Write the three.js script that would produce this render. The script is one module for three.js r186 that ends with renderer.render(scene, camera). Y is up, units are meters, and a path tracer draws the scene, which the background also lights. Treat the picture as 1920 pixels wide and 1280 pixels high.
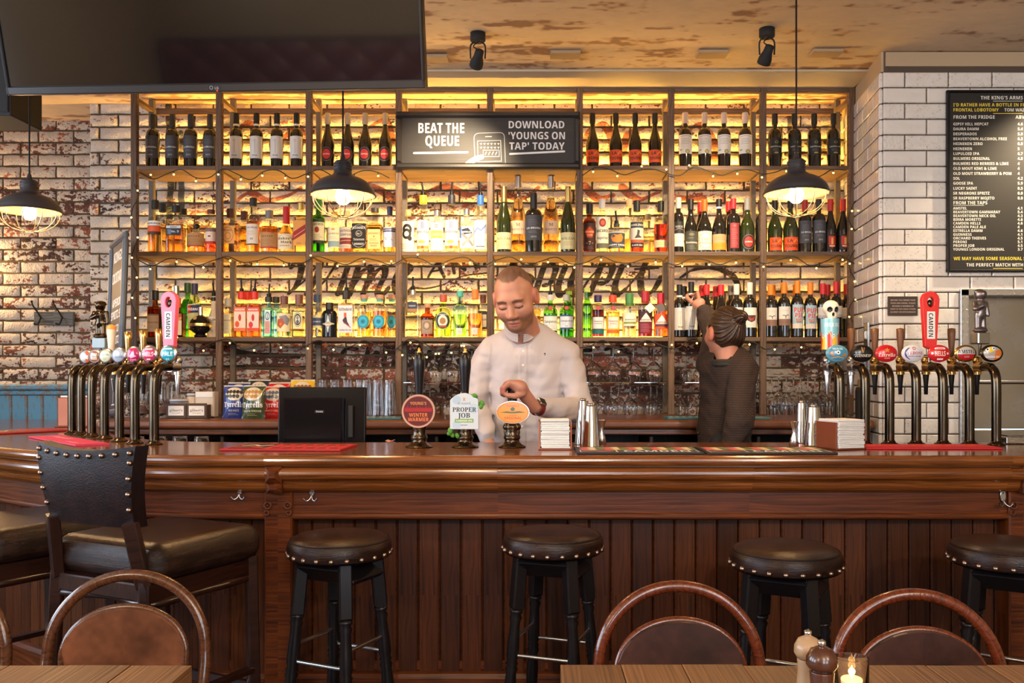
import * as THREE from 'three';
import { RectAreaLightUniformsLib } from 'three/addons/lights/RectAreaLightUniformsLib.js';
import { mergeGeometries } from 'three/addons/utils/BufferGeometryUtils.js';
import { RoundedBoxGeometry } from 'three/addons/geometries/RoundedBoxGeometry.js';

// ---------- camera, daylight, exposure ----------
const EYE = 1.32, FOCAL = 1640, VX = 1000, VY = 700;
const scene = new THREE.Scene();
const camera = new THREE.PerspectiveCamera(2 * Math.atan(640 / FOCAL) * 180 / Math.PI, 1.5, 0.05, 60);
camera.position.set(0, EYE, 0);
camera.setViewOffset(1920, 1280, 960 - VX, 640 - VY, 1920, 1280);
const renderer = new THREE.WebGLRenderer({ antialias: true });
renderer.toneMapping = THREE.LinearToneMapping;
renderer.toneMappingExposure = 1.08;
renderer.shadowMap.enabled = true;
RectAreaLightUniformsLib.init();
scene.background = new THREE.Color(0.62, 0.78, 1.0);
scene.backgroundIntensity = 3.0;
const V3 = (x, y, z) => new THREE.Vector3(x, y, z);
function areaLight(name, color, power, w, h, pos, target) {
  const l = new THREE.RectAreaLight(color, power, w, h);
  l.name = name; l.position.set(...pos); l.lookAt(...target); scene.add(l); return l;
}
function pointLight(name, color, power, pos, size = 1) {
  const l = new THREE.PointLight(color, power, 0, 2); l.name = name; l.position.set(...pos); l.castShadow = true; l.shadow.radius = size; scene.add(l); return l;
}
function spotLight(name, color, power, pos, target, angle, blend = 0.6, size = 1.5) {
  const l = new THREE.SpotLight(color, power, 0, angle, blend, 2); l.name = name; l.position.set(...pos); l.target.position.set(...target);
  l.castShadow = true; l.shadow.radius = size; scene.add(l); scene.add(l.target); return l;
}
// daylight through the street windows of the front room (left side and behind the tables)
const DAY = new THREE.Color(0.72, 0.84, 1.0);
const WINDOWS_LEFT = [[-3.5, -2.3], [-1.9, -0.7], [-0.3, 0.9]];      // z ranges in the left wall, x = -4.2
const WINDOWS_FRONT = [[-0.4, 0.9], [1.5, 2.8]];                     // x ranges in the front wall, z = 3.4
for (const [a, b] of WINDOWS_LEFT) areaLight('window_daylight', DAY, 7.5, b - a - 0.12, 1.58, [-4.13, 1.75, (a + b) / 2], [0, 1.6, (a + b) / 2]);
for (const [a, b] of WINDOWS_FRONT) areaLight('window_daylight', DAY, 6.5, b - a - 0.12, 1.58, [(a + b) / 2, 1.75, 3.33], [(a + b) / 2, 1.6, 0]);
// warm LED strips at the back of the bottle shelves, shining up the wall
const LED = new THREE.Color(1.0, 0.56, 0.1);
const LEDP = [200, 205, 165];

// ---------- helpers ----------
let seed = 7;
const rnd = () => { seed = (seed * 1664525 + 1013904223) >>> 0; return seed / 4294967296; };
const rr = (a, b) => a + (b - a) * rnd();
const at = (px, py, D) => V3((px - VX) * D / FOCAL, EYE + (VY - py) * D / FOCAL, -D);
const atX = (px, D) => (px - VX) * D / FOCAL;
const atY = (py, D) => EYE + (VY - py) * D / FOCAL;
const used = {};
function numbered(n) { const k = used[n] = (used[n] ?? -1) + 1; return k ? n + '_' + String(k).padStart(3, '0') : n; }
function meta(o, label, category, group, kind) {
  if (label) o.userData.label = label; if (category) o.userData.category = category; if (group) o.userData.group = group; if (kind) o.userData.kind = kind; return o;
}
function thing(name, label, category, pos = [0, 0, 0], group) {
  const g = new THREE.Group(); g.name = numbered(name); g.position.set(pos[0], pos[1], pos[2]); scene.add(g); return meta(g, label, category, group);
}
function part(name, geo, mat, parent) {
  const m = new THREE.Mesh(geo, mat); m.name = name; m.castShadow = m.receiveShadow = true; parent.add(m); return m;
}
function solo(name, geo, mat, label, category, group) { const m = part(numbered(name), geo, mat, scene); return meta(m, label, category, group); }
function struct(name, geo, mat, label) { const m = part(name, geo, mat, scene); return meta(m, label, null, null, 'structure'); }
function dup(o, label, pos, ry) {
  const c = o.clone(); c.name = numbered(o.name.replace(/_\d{3}$/, '')); c.userData = { ...o.userData, label }; scene.add(c);
  if (pos) c.position.set(pos[0], pos[1], pos[2]); if (ry !== undefined) c.rotation.y = ry; return c;
}
// chamfered box centred on its middle, uv in metres
function cb(w, h, d, b = 0.004) {
  b = Math.min(b, w * 0.45, h * 0.45, d * 0.45);
  const s = new THREE.Shape(), x = w / 2 - b, y = h / 2 - b;
  s.moveTo(-x, -y); s.lineTo(x, -y); s.lineTo(x, y); s.lineTo(-x, y); s.closePath();
  const g = new THREE.ExtrudeGeometry(s, { depth: d - 2 * b, bevelEnabled: true, bevelSize: b, bevelThickness: b, bevelSegments: 1, steps: 1 });
  return g.translate(0, 0, -d / 2 + b);
}
const mv = (g, x, y, z) => g.translate(x, y, z);
function bar(a, b, r, r2 = r, seg = 10) { // straight round rod from a to b
  const d = b.clone().sub(a), g = new THREE.CylinderGeometry(r2, r, d.length(), seg);
  g.applyQuaternion(new THREE.Quaternion().setFromUnitVectors(V3(0, 1, 0), d.clone().normalize()));
  return g.translate((a.x + b.x) / 2, (a.y + b.y) / 2, (a.z + b.z) / 2);
}
function beam(a, b, w, d, turn = 0) { // square bar from a to b
  const v = b.clone().sub(a), g = cb(w, v.length(), d, Math.min(w, d) * 0.12); g.rotateY(turn);
  g.applyQuaternion(new THREE.Quaternion().setFromUnitVectors(V3(0, 1, 0), v.clone().normalize()));
  return g.translate((a.x + b.x) / 2, (a.y + b.y) / 2, (a.z + b.z) / 2);
}
const tube = (pts, r, seg = 40, rs = 8, closed = false) => new THREE.TubeGeometry(new THREE.CatmullRomCurve3(pts, closed, 'catmullrom', 0.5), seg, r, rs, closed);
const lathe = (pts, seg = 24) => new THREE.LatheGeometry(pts.map(([r, y]) => new THREE.Vector2(r, y)), seg);
const merged = (list) => mergeGeometries(list.map((g) => { const n = g.index ? g.toNonIndexed() : g; for (const k of Object.keys(n.attributes)) if (!['position', 'normal', 'uv'].includes(k)) n.deleteAttribute(k); return n; }));
const lerp = (a, b, t) => a + (b - a) * t, clamp = (x, a, b) => Math.min(b, Math.max(a, x)), sstep = (a, b, x) => { const t = clamp((x - a) / (b - a), 0, 1); return t * t * (3 - 2 * t); };
// tileable value noise
const NT = new Float32Array(65536); for (let i = 0; i < 65536; i++) NT[i] = rnd();
function vn(x, y, per = 256) {
  const ix = Math.floor(x), iy = Math.floor(y), fx = x - ix, fy = y - iy, m = (a) => ((a % per) + per) % per;
  const sx = fx * fx * (3 - 2 * fx), sy = fy * fy * (3 - 2 * fy), a = m(ix), b = m(ix + 1), c = m(iy) * 256, d = m(iy + 1) * 256;
  return lerp(lerp(NT[(a + c) & 65535], NT[(b + c) & 65535], sx), lerp(NT[(a + d) & 65535], NT[(b + d) & 65535], sx), sy);
}
function fbm(x, y, oct = 4, per = 256) { let s = 0, a = 0.5, n = 0; for (let i = 0; i < oct; i++) { s += a * vn(x + i * 17.3, y + i * 9.1, per); n += a; a *= 0.5; x *= 2; y *= 2; per = Math.min(256, per * 2); } return s / n; }
function canvas(w, h) { const c = document.createElement('canvas'); c.width = w; c.height = h; return [c, c.getContext('2d')]; }
function pixelTex(w, h, fn, srgb = true) {
  const d = new Uint8Array(w * h * 4), o = [0, 0, 0];
  for (let y = 0; y < h; y++) for (let x = 0; x < w; x++) { fn(x, y, o); const i = (y * w + x) * 4; d[i] = clamp(o[0], 0, 255); d[i + 1] = clamp(o[1], 0, 255); d[i + 2] = clamp(o[2], 0, 255); d[i + 3] = 255; }
  const t = new THREE.DataTexture(d, w, h); t.magFilter = THREE.LinearFilter; t.minFilter = THREE.LinearFilter; t.wrapS = t.wrapT = THREE.RepeatWrapping;
  if (srgb) t.colorSpace = THREE.SRGBColorSpace; t.needsUpdate = true; return t;
}
function scaled(t, u, v, rot = 0) { const c = t.clone(); c.repeat.set(u, v); c.rotation = rot; c.needsUpdate = true; return c; }
const std = (color, roughness = 0.6, extra = {}) => new THREE.MeshStandardMaterial({ color, roughness, ...extra });
const phy = (color, roughness = 0.5, extra = {}) => new THREE.MeshPhysicalMaterial({ color, roughness, ...extra });
const lin = (r, g, b) => new THREE.Color(r, g, b);

// ---------- shared textures ----------
// wood grain runs along v
const woodTex = pixelTex(512, 1024, (x, y, o) => {
  const u = x / 512 * 8, v = y / 1024;
  const warp = fbm(u * 1, v * 4, 3, 8) * 1.6;
  const g = fbm(u * 5 + warp * 3, v * 3, 4, 8), line = Math.pow(vn((u + warp * 0.25) * 16, v * 4, 128), 2), patch = fbm(u * 0.5, v * 4, 3, 4);
  const t = 0.62 + 0.3 * (g - 0.5) + 0.16 * (patch - 0.5) - 0.18 * line; o[0] = 255 * (t + 0.08); o[1] = 255 * t; o[2] = 255 * (t - 0.06);
});
const woodBump = pixelTex(256, 512, (x, y, o) => { const u = x / 256 * 8, v = y / 512; const k = 150 + 100 * (vn(u * 12, v * 4, 64) - 0.5) + 60 * (fbm(u * 4, v * 6, 3, 8) - 0.5); o[0] = o[1] = o[2] = k; }, false);
const leatherBump = pixelTex(512, 512, (x, y, o) => { const a = fbm(x / 6, y / 6, 3, 256), c = Math.abs(fbm(x / 40, y / 40, 3, 64) - 0.5) * 2; o[0] = o[1] = o[2] = 140 + 90 * (a - 0.5) + 60 * Math.min(c * 3, 1); }, false);
const leatherCol = pixelTex(512, 512, (x, y, o) => { const a = fbm(x / 64, y / 64, 4, 8), b = fbm(x / 9, y / 9, 2, 256), k = 165 + 120 * (a - 0.5) + 40 * (b - 0.5); o[0] = k; o[1] = k * 0.98; o[2] = k * 0.96; });
const smudge = pixelTex(256, 256, (x, y, o) => { const a = fbm(x / 32, y / 32, 4, 8); o[0] = o[1] = o[2] = 120 + 170 * (a - 0.35); }, false);
const wood = (r, g, b, rough, extra = {}) => phy(lin(r, g, b), rough, { map: scaled(woodTex, 2.6, 1.1), bumpMap: scaled(woodBump, 2.6, 1.1), bumpScale: 0.0006, ...extra });
const woodH = (r, g, b, rough, extra = {}) => phy(lin(r, g, b), rough, { map: scaled(woodTex, 2.6, 1.1, Math.PI / 2), bumpMap: scaled(woodBump, 2.6, 1.1, Math.PI / 2), bumpScale: 0.0006, ...extra });
const M = {
  barTop: woodH(0.42, 0.16, 0.04, 0.22, { clearcoat: 0.6, clearcoatRoughness: 0.12 }),
  barWood: woodH(0.23, 0.066, 0.012, 0.4, { specularIntensity: 0.6 }),
  
  counterWood: woodH(0.4, 0.15, 0.05, 0.3, { clearcoat: 0.4, clearcoatRoughness: 0.2 }),
  darkCabinet: wood(0.05, 0.028, 0.018, 0.5),
  blackLeg: phy(lin(0.008, 0.006, 0.007), 0.3, { specularIntensity: 0.7 }),
  chairWood: wood(0.05, 0.015, 0.008, 0.35, { clearcoat: 0.4, clearcoatRoughness: 0.2 }),
  bentwood: wood(0.3, 0.07, 0.02, 0.25, { clearcoat: 0.8, clearcoatRoughness: 0.1 }),
  bentwoodDark: wood(0.24, 0.1, 0.04, 0.25, { clearcoat: 0.8, clearcoatRoughness: 0.1 }),
  leatherSeat: phy(lin(0.05, 0.021, 0.014), 0.27, { specularIntensity: 0.7, map: leatherCol, bumpMap: scaled(leatherBump, 3, 3), bumpScale: 0.0012 }),
  leatherBack: phy(lin(0.03, 0.01, 0.01), 0.42, { specularIntensity: 0.45, map: leatherCol, bumpMap: scaled(leatherBump, 3, 3), bumpScale: 0.001 }),
  leatherTan: phy(lin(0.4, 0.15, 0.07), 0.3, { map: leatherCol, bumpMap: scaled(leatherBump, 4, 4), bumpScale: 0.0006 }),
  leatherBrown: phy(lin(0.13, 0.052, 0.036), 0.33, { map: leatherCol, bumpMap: scaled(leatherBump, 4, 4), bumpScale: 0.0006 }),
  stud: std(lin(0.35, 0.24, 0.18), 0.3, { metalness: 1 }),
  steel: std(lin(0.62, 0.62, 0.63), 0.25, { metalness: 1 }),
  chrome: std(lin(0.8, 0.79, 0.77), 0.1, { metalness: 1 }),
  brushed: std(lin(0.5, 0.5, 0.5), 0.42, { metalness: 1, roughnessMap: smudge }),
  bronze: std(lin(0.1, 0.075, 0.05), 0.18, { metalness: 1 }),
  brass: std(lin(0.72, 0.45, 0.15), 0.22, { metalness: 1 }),
  copper: std(lin(0.75, 0.3, 0.17), 0.22, { metalness: 1 }),
  black: phy(lin(0.007, 0.006, 0.007), 0.4, { specularIntensity: 0.5 }), blackMatte: std(lin(0.012, 0.012, 0.013), 0.75),
  white: std(lin(0.8, 0.8, 0.8), 0.7), paper: std(lin(0.78, 0.77, 0.75), 0.85),
  clear: phy(lin(0.94, 0.95, 0.94), 0.03, { transmission: 1, thickness: 0, ior: 1.45 }),
  glassware: phy(lin(0.98, 0.985, 0.98), 0.0, { transmission: 1, thickness: 0.002, ior: 1.5 }),
  wire: std(lin(0.012, 0.015, 0.01), 0.6),
};
// ---------- room shell ----------
const CEIL = 2.92, ZB = -5.2, ZL = -5.55, ZT = -4.35, XC = 1.737;
const BRICK_W = 0.225, BRICK_H = 0.0752;
// limewashed brick: paint worn back to the clay, with old sign writing on the back wall
function pen(ctx, pts, w, thin = 0.3) {
  const c = new THREE.CatmullRomCurve3(pts.map(([x, y]) => V3(x, y, 0)), false, 'catmullrom', 0.5), n = Math.max(40, c.getLength() * 2 | 0);
  for (let i = 0; i <= n; i++) { const p = c.getPoint(i / n), t = c.getTangent(i / n), k = Math.abs(Math.sin(Math.atan2(t.y, t.x) + 0.5)); ctx.beginPath(); ctx.arc(p.x, p.y, w * (thin + (1 - thin) * k) / 2, 0, 7); ctx.fill(); }
}
function brickTex(x0, x1, y0, y1, W, bare, writing, sc = 1) {
  const S = W / (x1 - x0), H = Math.round((y1 - y0) * S), [c, ctx] = canvas(W, H);
  let ink = null;
  if (writing) {
    const k = 5.2 / FOCAL * S; ctx.setTransform(k, 0, 0, k, (-VX * 5.2 / FOCAL - x0) * S, (y1 - EYE - VY * 5.2 / FOCAL) * S);
    writing(ctx); ctx.setTransform(1, 0, 0, 1, 0, 0); ink = ctx.getImageData(0, 0, W, H).data;
  }
  const t = pixelTex(W, H, (px, py, o) => {
    const X = x0 + px / S, Y = y0 + py / S, row = Math.floor(Y / BRICK_H), col = Math.floor((X + 10) / BRICK_W + (row & 1) * 0.5);
    const h1 = NT[(row * 131 + col * 17) & 65535], h2 = NT[(row * 37 + col * 311 + 99) & 65535];
    const n = 0.55 * fbm(X * 30 * sc, Y * 62 * sc, 4) + 0.45 * fbm(X * 85 * sc + 3, Y * 120 * sc, 3), fine = fbm(X * 170, Y * 190, 2), big = fbm(X * 2.2 + 5, Y * 3 + 2, 3);
    let r = 126 + 54 * (h1 - 0.5), g = 72 + 28 * (h1 - 0.5), b = 56 + 20 * (h1 - 0.5);
    if (h2 > 0.8) { r *= 0.62; g *= 0.68; b *= 0.75; }
    const shade = 0.8 + 0.4 * fine; r *= shade; g *= shade; b *= shade;
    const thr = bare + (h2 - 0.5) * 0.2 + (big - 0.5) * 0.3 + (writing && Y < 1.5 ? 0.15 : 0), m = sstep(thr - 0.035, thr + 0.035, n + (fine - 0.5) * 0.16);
    const wv = 0.9 + 0.16 * (fbm(X * 9, Y * 9, 3) - 0.5) + 0.1 * (fine - 0.5);
    let wr = 214 * wv, wg = 202 * wv, wb = 188 * wv;
    if (ink) { const i = ((H - 1 - py) * W + px) * 4, a = ink[i + 3] / 255 * (0.62 + 0.38 * sstep(0.3, 0.45, n)); wr = lerp(wr, ink[i], a); wg = lerp(wg, ink[i + 1], a); wb = lerp(wb, ink[i + 2], a); }
    o[0] = lerp(r, wr, m); o[1] = lerp(g, wg, m); o[2] = lerp(b, wb, m);
  });
  t.wrapS = t.wrapT = THREE.ClampToEdgeWrapping; return t;
}
const signWriting = (x) => {
  x.fillStyle = 'rgba(40,33,26,0.95)';
  const P = (w, ...s) => s.forEach((q) => pen(x, q, w * 1.25));
  P(11, [[546, 502], [560, 488], [566, 505], [557, 535], [542, 550]], [[604, 486], [597, 512], [583, 542], [574, 552]], [[652, 503], [641, 535], [634, 551]], [[672, 503], [656, 552]], [[662, 536], [680, 510], [694, 502], [695, 516], [681, 552]], [[688, 536], [706, 510], [720, 502], [722, 516], [709, 546], [717, 553], [730, 540]],
    [[740, 534], [762, 516], [769, 503], [757, 500], [743, 520], [743, 545], [758, 551], [776, 538]]);
  P(5, [[542, 550], [568, 530], [592, 502], [604, 486]], [[574, 552], [602, 535], [626, 503], [632, 486]], [[634, 551], [645, 550], [656, 540]]);
  P(5, [[820, 492], [803, 520]], [[820, 492], [833, 519]], [[808, 510], [828, 506]], [[848, 490], [852, 512]], [[848, 490], [872, 506]], [[872, 506], [868, 486]], [[888, 484], [893, 503]], [[888, 484], [906, 484], [908, 497], [893, 503]]);
  P(4, [[779, 540], [800, 541], [830, 534], [868, 518], [913, 512]]);
  P(11, [[1000, 492], [980, 486], [962, 496], [978, 512], [996, 524], [984, 545], [958, 546]], [[1024, 489], [1013, 520], [1003, 552]], [[1014, 508], [1034, 492], [1042, 504], [1032, 530], [1018, 536]], [[1060, 500], [1047, 535], [1050, 553], [1064, 543]], [[1082, 500], [1070, 530], [1076, 552], [1090, 546]],
    [[1130, 490], [1119, 520], [1105, 552]], [[1119, 508], [1140, 491], [1148, 504], [1137, 528], [1122, 532]], [[1166, 500], [1153, 535], [1158, 552], [1174, 541]], [[1213, 486], [1201, 520], [1205, 552], [1224, 545], [1239, 520]]);
  P(5, [[1090, 546], [1104, 524], [1119, 508]], [[1174, 541], [1192, 520], [1206, 502]], [[1190, 505], [1234, 502]]);
  P(9, [[670, 655], [650, 654], [640, 672], [648, 688], [670, 684]], [[694, 648], [682, 688]], [[686, 676], [704, 662], [708, 670], [700, 688]], [[742, 660], [724, 664], [722, 684], [740, 676]], [[744, 660], [738, 688]], [[790, 645], [772, 690]], [[806, 660], [796, 688]], [[842, 640], [826, 688], [846, 682]], [[866, 662], [884, 660], [862, 676], [880, 686]],
    [[1110, 656], [1090, 660], [1092, 690]], [[1135, 655], [1160, 650], [1180, 664]], [[1275, 521], [1300, 506], [1340, 503], [1375, 520], [1385, 548]]);
  P(12, [[385, 645], [420, 652], [470, 664], [560, 668]], [[400, 690], [480, 688], [566, 690], [600, 676], [618, 690]]);
  x.fillStyle = 'rgba(138,78,60,0.5)';
  P(13, [[440, 255], [462, 232], [482, 246], [486, 285], [466, 300]], [[530, 262], [556, 240], [572, 262]], [[690, 240], [722, 228], [735, 262]], [[1095, 262], [1112, 240], [1132, 236], [1146, 258], [1150, 296]], [[1168, 285], [1178, 250], [1206, 240]], [[1280, 252], [1310, 236], [1334, 262], [1340, 300]],
    [[446, 376], [470, 362], [500, 376], [540, 368], [566, 352]], [[600, 350], [640, 340], [700, 352], [738, 372]], [[780, 372], [830, 350], [880, 366], [912, 350]], [[940, 362], [980, 372], [1010, 352]], [[1096, 350], [1120, 372], [1150, 366]], [[1166, 352], [1196, 374], [1236, 360]], [[1268, 372], [1320, 372]]);
  x.fillStyle = 'rgba(70,72,70,0.55)'; P(10, [[316, 170], [322, 320], [318, 430]], [[340, 250], [342, 400]], [[1480, 210], [1484, 300]]);
};
const mortar = std(lin(0.1, 0.07, 0.038), 0.95);
function brickGeo(X, Y, w, h, z, x0, x1, y0, y1, n = 0) {
  const nx = 6, ny = 3, pos = [], uv = [], idx = [];
  const push = (x, y, zz) => { pos.push(x, y, zz); uv.push((X + x - x0) / (x1 - x0), (Y + y - y0) / (y1 - y0)); return pos.length / 3 - 1; };
  const ring = [];
  for (let j = 0; j <= ny; j++) for (let i = 0; i <= nx; i++) {
    const u = i / nx, v = j / ny, e = Math.min(u, 1 - u) * w < 0.002 || Math.min(v, 1 - v) * h < 0.002;
    const k = push((u - 0.5) * w + (e ? (NT[(pos.length * 7 + n * 31) & 65535] - 0.5) * 0.004 : 0), (v - 0.5) * h + (e ? (NT[(pos.length * 5 + n * 13) & 65535] - 0.5) * 0.004 : 0), z + (e ? -0.006 : (NT[(pos.length + n * 57) & 65535] - 0.5) * 0.006));
    if (i < nx && j < ny) { const a = k, b = k + 1, c = k + nx + 1, d = k + nx + 2; idx.push(a, b, d, a, d, c); }
  }
  const W = nx + 1; for (let i = 0; i <= nx; i++) ring.push(i); for (let j = 1; j <= ny; j++) ring.push(j * W + nx); for (let i = nx - 1; i >= 0; i--) ring.push(ny * W + i); for (let j = ny - 1; j > 0; j--) ring.push(j * W);
  const back = ring.map((k) => push(pos[k * 3], pos[k * 3 + 1], 0));
  ring.forEach((k, i) => { const j = (i + 1) % ring.length; idx.push(k, back[i], back[j], k, back[j], ring[j]); });
  const g = new THREE.BufferGeometry(); g.setAttribute('position', new THREE.Float32BufferAttribute(pos, 3)); g.setAttribute('uv', new THREE.Float32BufferAttribute(uv, 2)); g.setIndex(idx); g.computeVertexNormals(); return g;
}
const brickBump = pixelTex(512, 512, (x, y, o) => { o[0] = o[1] = o[2] = 255 * (0.5 * fbm(x / 20, y / 20, 4, 256) + 0.5 * fbm(x / 6, y / 6, 2, 256)); }, false);
function brickWall(parent, z, X0, X1, Y0, Y1, mat, x0, x1, most) {
  const list = [];
  for (let row = Math.floor(Y0 / BRICK_H); row * BRICK_H < Y1; row++) for (let col = 0; ; col++) {
    let a = -10 + (col - (row & 1) * 0.5) * BRICK_W + 0.0062, b = a + BRICK_W - 0.0124; const c = row * BRICK_H + BRICK_H / 2;
    if (a > X1) break; a = Math.max(a, X0); b = Math.min(b, X1); if (b - a < 0.03 || b < X0) continue;
    list.push([(a + b) / 2, c, b - a, BRICK_H - 0.0125]);
  }
  const score = ([X, Y]) => Math.abs(Y - 2.1) + 0.15 * Math.abs(X - 0.2), order = [...list].sort((p, q) => score(p) - score(q)), rest = [];
  order.forEach(([X, Y, w, h], i) => {
    const g = brickGeo(X, Y, w, h, rr(0.011, 0.017), x0, x1, 0.9, 3.0, i);
    if (i < most) part('brick', g, mat, parent).position.set(X, Y, z); else rest.push(g.translate(X, Y, z));
  });
  if (rest.length) meta(part('brickwork', mergeGeometries(rest), mat, parent), null, null, null, 'stuff');
}
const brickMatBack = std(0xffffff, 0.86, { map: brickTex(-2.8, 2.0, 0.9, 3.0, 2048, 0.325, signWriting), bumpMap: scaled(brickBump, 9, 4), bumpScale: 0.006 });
const brickMatLeft = std(0xffffff, 0.86, { map: brickTex(-4.3, -2.5, 0.9, 3.0, 900, 0.43, null, 0.7), bumpMap: scaled(brickBump, 4, 4), bumpScale: 0.006 });
const wallBack = struct('wall_back', cb(4.78, 3.1, 0.2, 0.002).translate(-0.242, 1.5, ZB - 0.1), mortar, 'limewashed brick wall behind the bottle shelves');
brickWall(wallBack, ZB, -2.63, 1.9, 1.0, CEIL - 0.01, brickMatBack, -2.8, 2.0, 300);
// left recess and the side of the pier
const wallLeft = struct('wall_back_left', cb(1.75, 3.1, 0.2, 0.002).translate(-3.5, 1.5, ZL - 0.1), mortar, 'worn limewashed brick wall at far left above blue panelling');
brickWall(wallLeft, ZL, -4.2, -2.64, 1.26, CEIL - 0.01, brickMatLeft, -4.3, -2.5, 290);
struct('wall_pier', cb(0.3, 3.1, 0.14, 0.002).translate(-2.482, 1.5, ZB - 0.27), mortar, 'narrow return of the brick pier');
// plaster ceiling
const plaster = pixelTex(2048, 1024, (x, y, o) => {
  const u = x / 2048 * 8.6, v = y / 1024 * 9.2; // metres
  const a = fbm(u * 1.1, v * 1.6, 4), s = fbm(u * 4, v * 17, 5), p = fbm(u * 0.8 + 9, v * 1.1 + 3, 3), f = fbm(u * 22, v * 40, 2);
  const m = sstep(0.5, 0.68, s * 0.7 + p * 0.5 - 0.06 + (f - 0.5) * 0.3), d = sstep(0.6, 0.68, s * 0.62 + p * 0.5 + (f - 0.5) * 0.34);
  const t = 1 + 0.22 * (a - 0.5) + 0.06 * (f - 0.5);
  o[0] = lerp(212 * t, 150, m * 0.5); o[1] = lerp(188 * t, 108, m * 0.52); o[2] = lerp(158 * t, 78, m * 0.52); o[0] = lerp(o[0], 104, d * 0.45); o[1] = lerp(o[1], 72, d * 0.45); o[2] = lerp(o[2], 56, d * 0.45);
});
{ const g = new THREE.BoxGeometry(8.8, 0.15, 9.4); const m = std(0xffffff, 0.8, { map: plaster }); struct('ceiling', g.translate(0, CEIL + 0.075, -1.1), m, 'distressed tan plaster ceiling'); }
struct('trim_1', cb(4.4, 0.012, 0.3, 0.004).translate(-0.42, CEIL - 0.005, -4.75), std(lin(0.6, 0.5, 0.36), 0.8), 'smooth plaster strip on the ceiling above the shelves');
const floorMat = woodH(0.09, 0.045, 0.022, 0.45);
{ const f = struct('floor', new THREE.BoxGeometry(8.6, 0.1, 9.2).translate(0, -0.062, -1.1), std(lin(0.02, 0.012, 0.008), 0.9), 'dark wooden bar floor');
  const pg = cb(0.138, 0.012, 3.0, 0.002); for (let i = 0; i < 60; i++) for (let j = 0; j < 3; j++) part('floorboard', pg, floorMat, f).position.set(-4.13 + i * 0.14, -0.006, -4.2 + j * 3.01); }
// front room: plain walls with street windows, a panelled bench that the dark television mirrors
const wallPaint = std(lin(0.32, 0.25, 0.15), 0.85);
function wallWithWindows(name, along, fixed, from, to, wins, label) {
  const gs = [], put = (a, b, y0, y1) => { const g = along === 'z' ? new THREE.BoxGeometry(0.16, y1 - y0, b - a) : new THREE.BoxGeometry(b - a, y1 - y0, 0.16); along === 'z' ? g.translate(fixed, (y0 + y1) / 2, (a + b) / 2) : g.translate((a + b) / 2, (y0 + y1) / 2, fixed); gs.push(g); };
  let p = from; for (const [a, b] of wins) { put(p, a, 0, CEIL); put(a, b, 0, 0.95); put(a, b, 2.6, CEIL); p = b; } put(p, to, 0, CEIL);
  return struct(name, merged(gs), wallPaint, label);
}
wallWithWindows('wall_left', 'z', -4.28, -5.7, 3.5, WINDOWS_LEFT, 'tan wall with street windows at the left of the room');
wallWithWindows('wall_front', 'x', 3.48, -4.4, 4.4, WINDOWS_FRONT, 'tan wall with street windows behind the tables');
struct('wall_right', new THREE.BoxGeometry(0.16, CEIL, 9.2).translate(4.28, CEIL / 2, -1.1), wallPaint, 'tan wall at the right of the room');
let wn = 0;
function windowUnit(along, fixed, a, b) {
  const w = struct('window_' + ++wn, new THREE.PlaneGeometry(b - a, 1.65), M.clear, 'street window pane'), dark = std(lin(0.02, 0.02, 0.022), 0.5);
  w.position.set(along === 'z' ? fixed : (a + b) / 2, 1.775, along === 'z' ? (a + b) / 2 : fixed); w.rotation.y = along === 'z' ? Math.PI / 2 : Math.PI;
  for (const [ww, hh, x, y] of [[b - a, 0.06, 0, 0.8], [b - a, 0.06, 0, -0.8], [0.06, 1.65, (b - a) / 2 - 0.03, 0], [0.06, 1.65, -(b - a) / 2 + 0.03, 0], [0.035, 1.6, 0, 0], [b - a, 0.035, 0, 0.35]]) part('window_frame', cb(ww, hh, 0.05, 0.004), dark, w).position.set(x, y, 0);
}
for (const [a, b] of WINDOWS_LEFT) windowUnit('z', -4.26, a, b);
for (const [a, b] of WINDOWS_FRONT) windowUnit('x', 3.46, a, b);
{ const b = thing('bench', 'buttoned burgundy leather bench along the front wall', 'bench', [-2.6, 0, 3.05]); const L = phy(lin(0.13, 0.02, 0.025), 0.35);
  part('seat', new RoundedBoxGeometry(3.0, 0.16, 0.55, 3, 0.05).translate(0, 0.42, 0), L, b); part('base', cb(3.0, 0.34, 0.5).translate(0, 0.17, 0.02), M.darkCabinet, b);
  const g = new THREE.PlaneGeometry(3.0, 0.85, 120, 34), p = g.attributes.position; for (let i = 0; i < p.count; i++) { const x = p.getX(i) / 0.2, y = p.getY(i) / 0.17; const k = Math.abs(Math.sin((x + y) * Math.PI / 2) * Math.sin((x - y) * Math.PI / 2)); p.setZ(i, Math.sqrt(k) * 0.045); } g.computeVertexNormals();
  part('backrest', g.rotateY(Math.PI).translate(0, 0.95, 0.2), L, b); part('back_frame', cb(3.04, 0.92, 0.08).translate(0, 0.95, 0.25), M.darkCabinet, b); }
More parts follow.
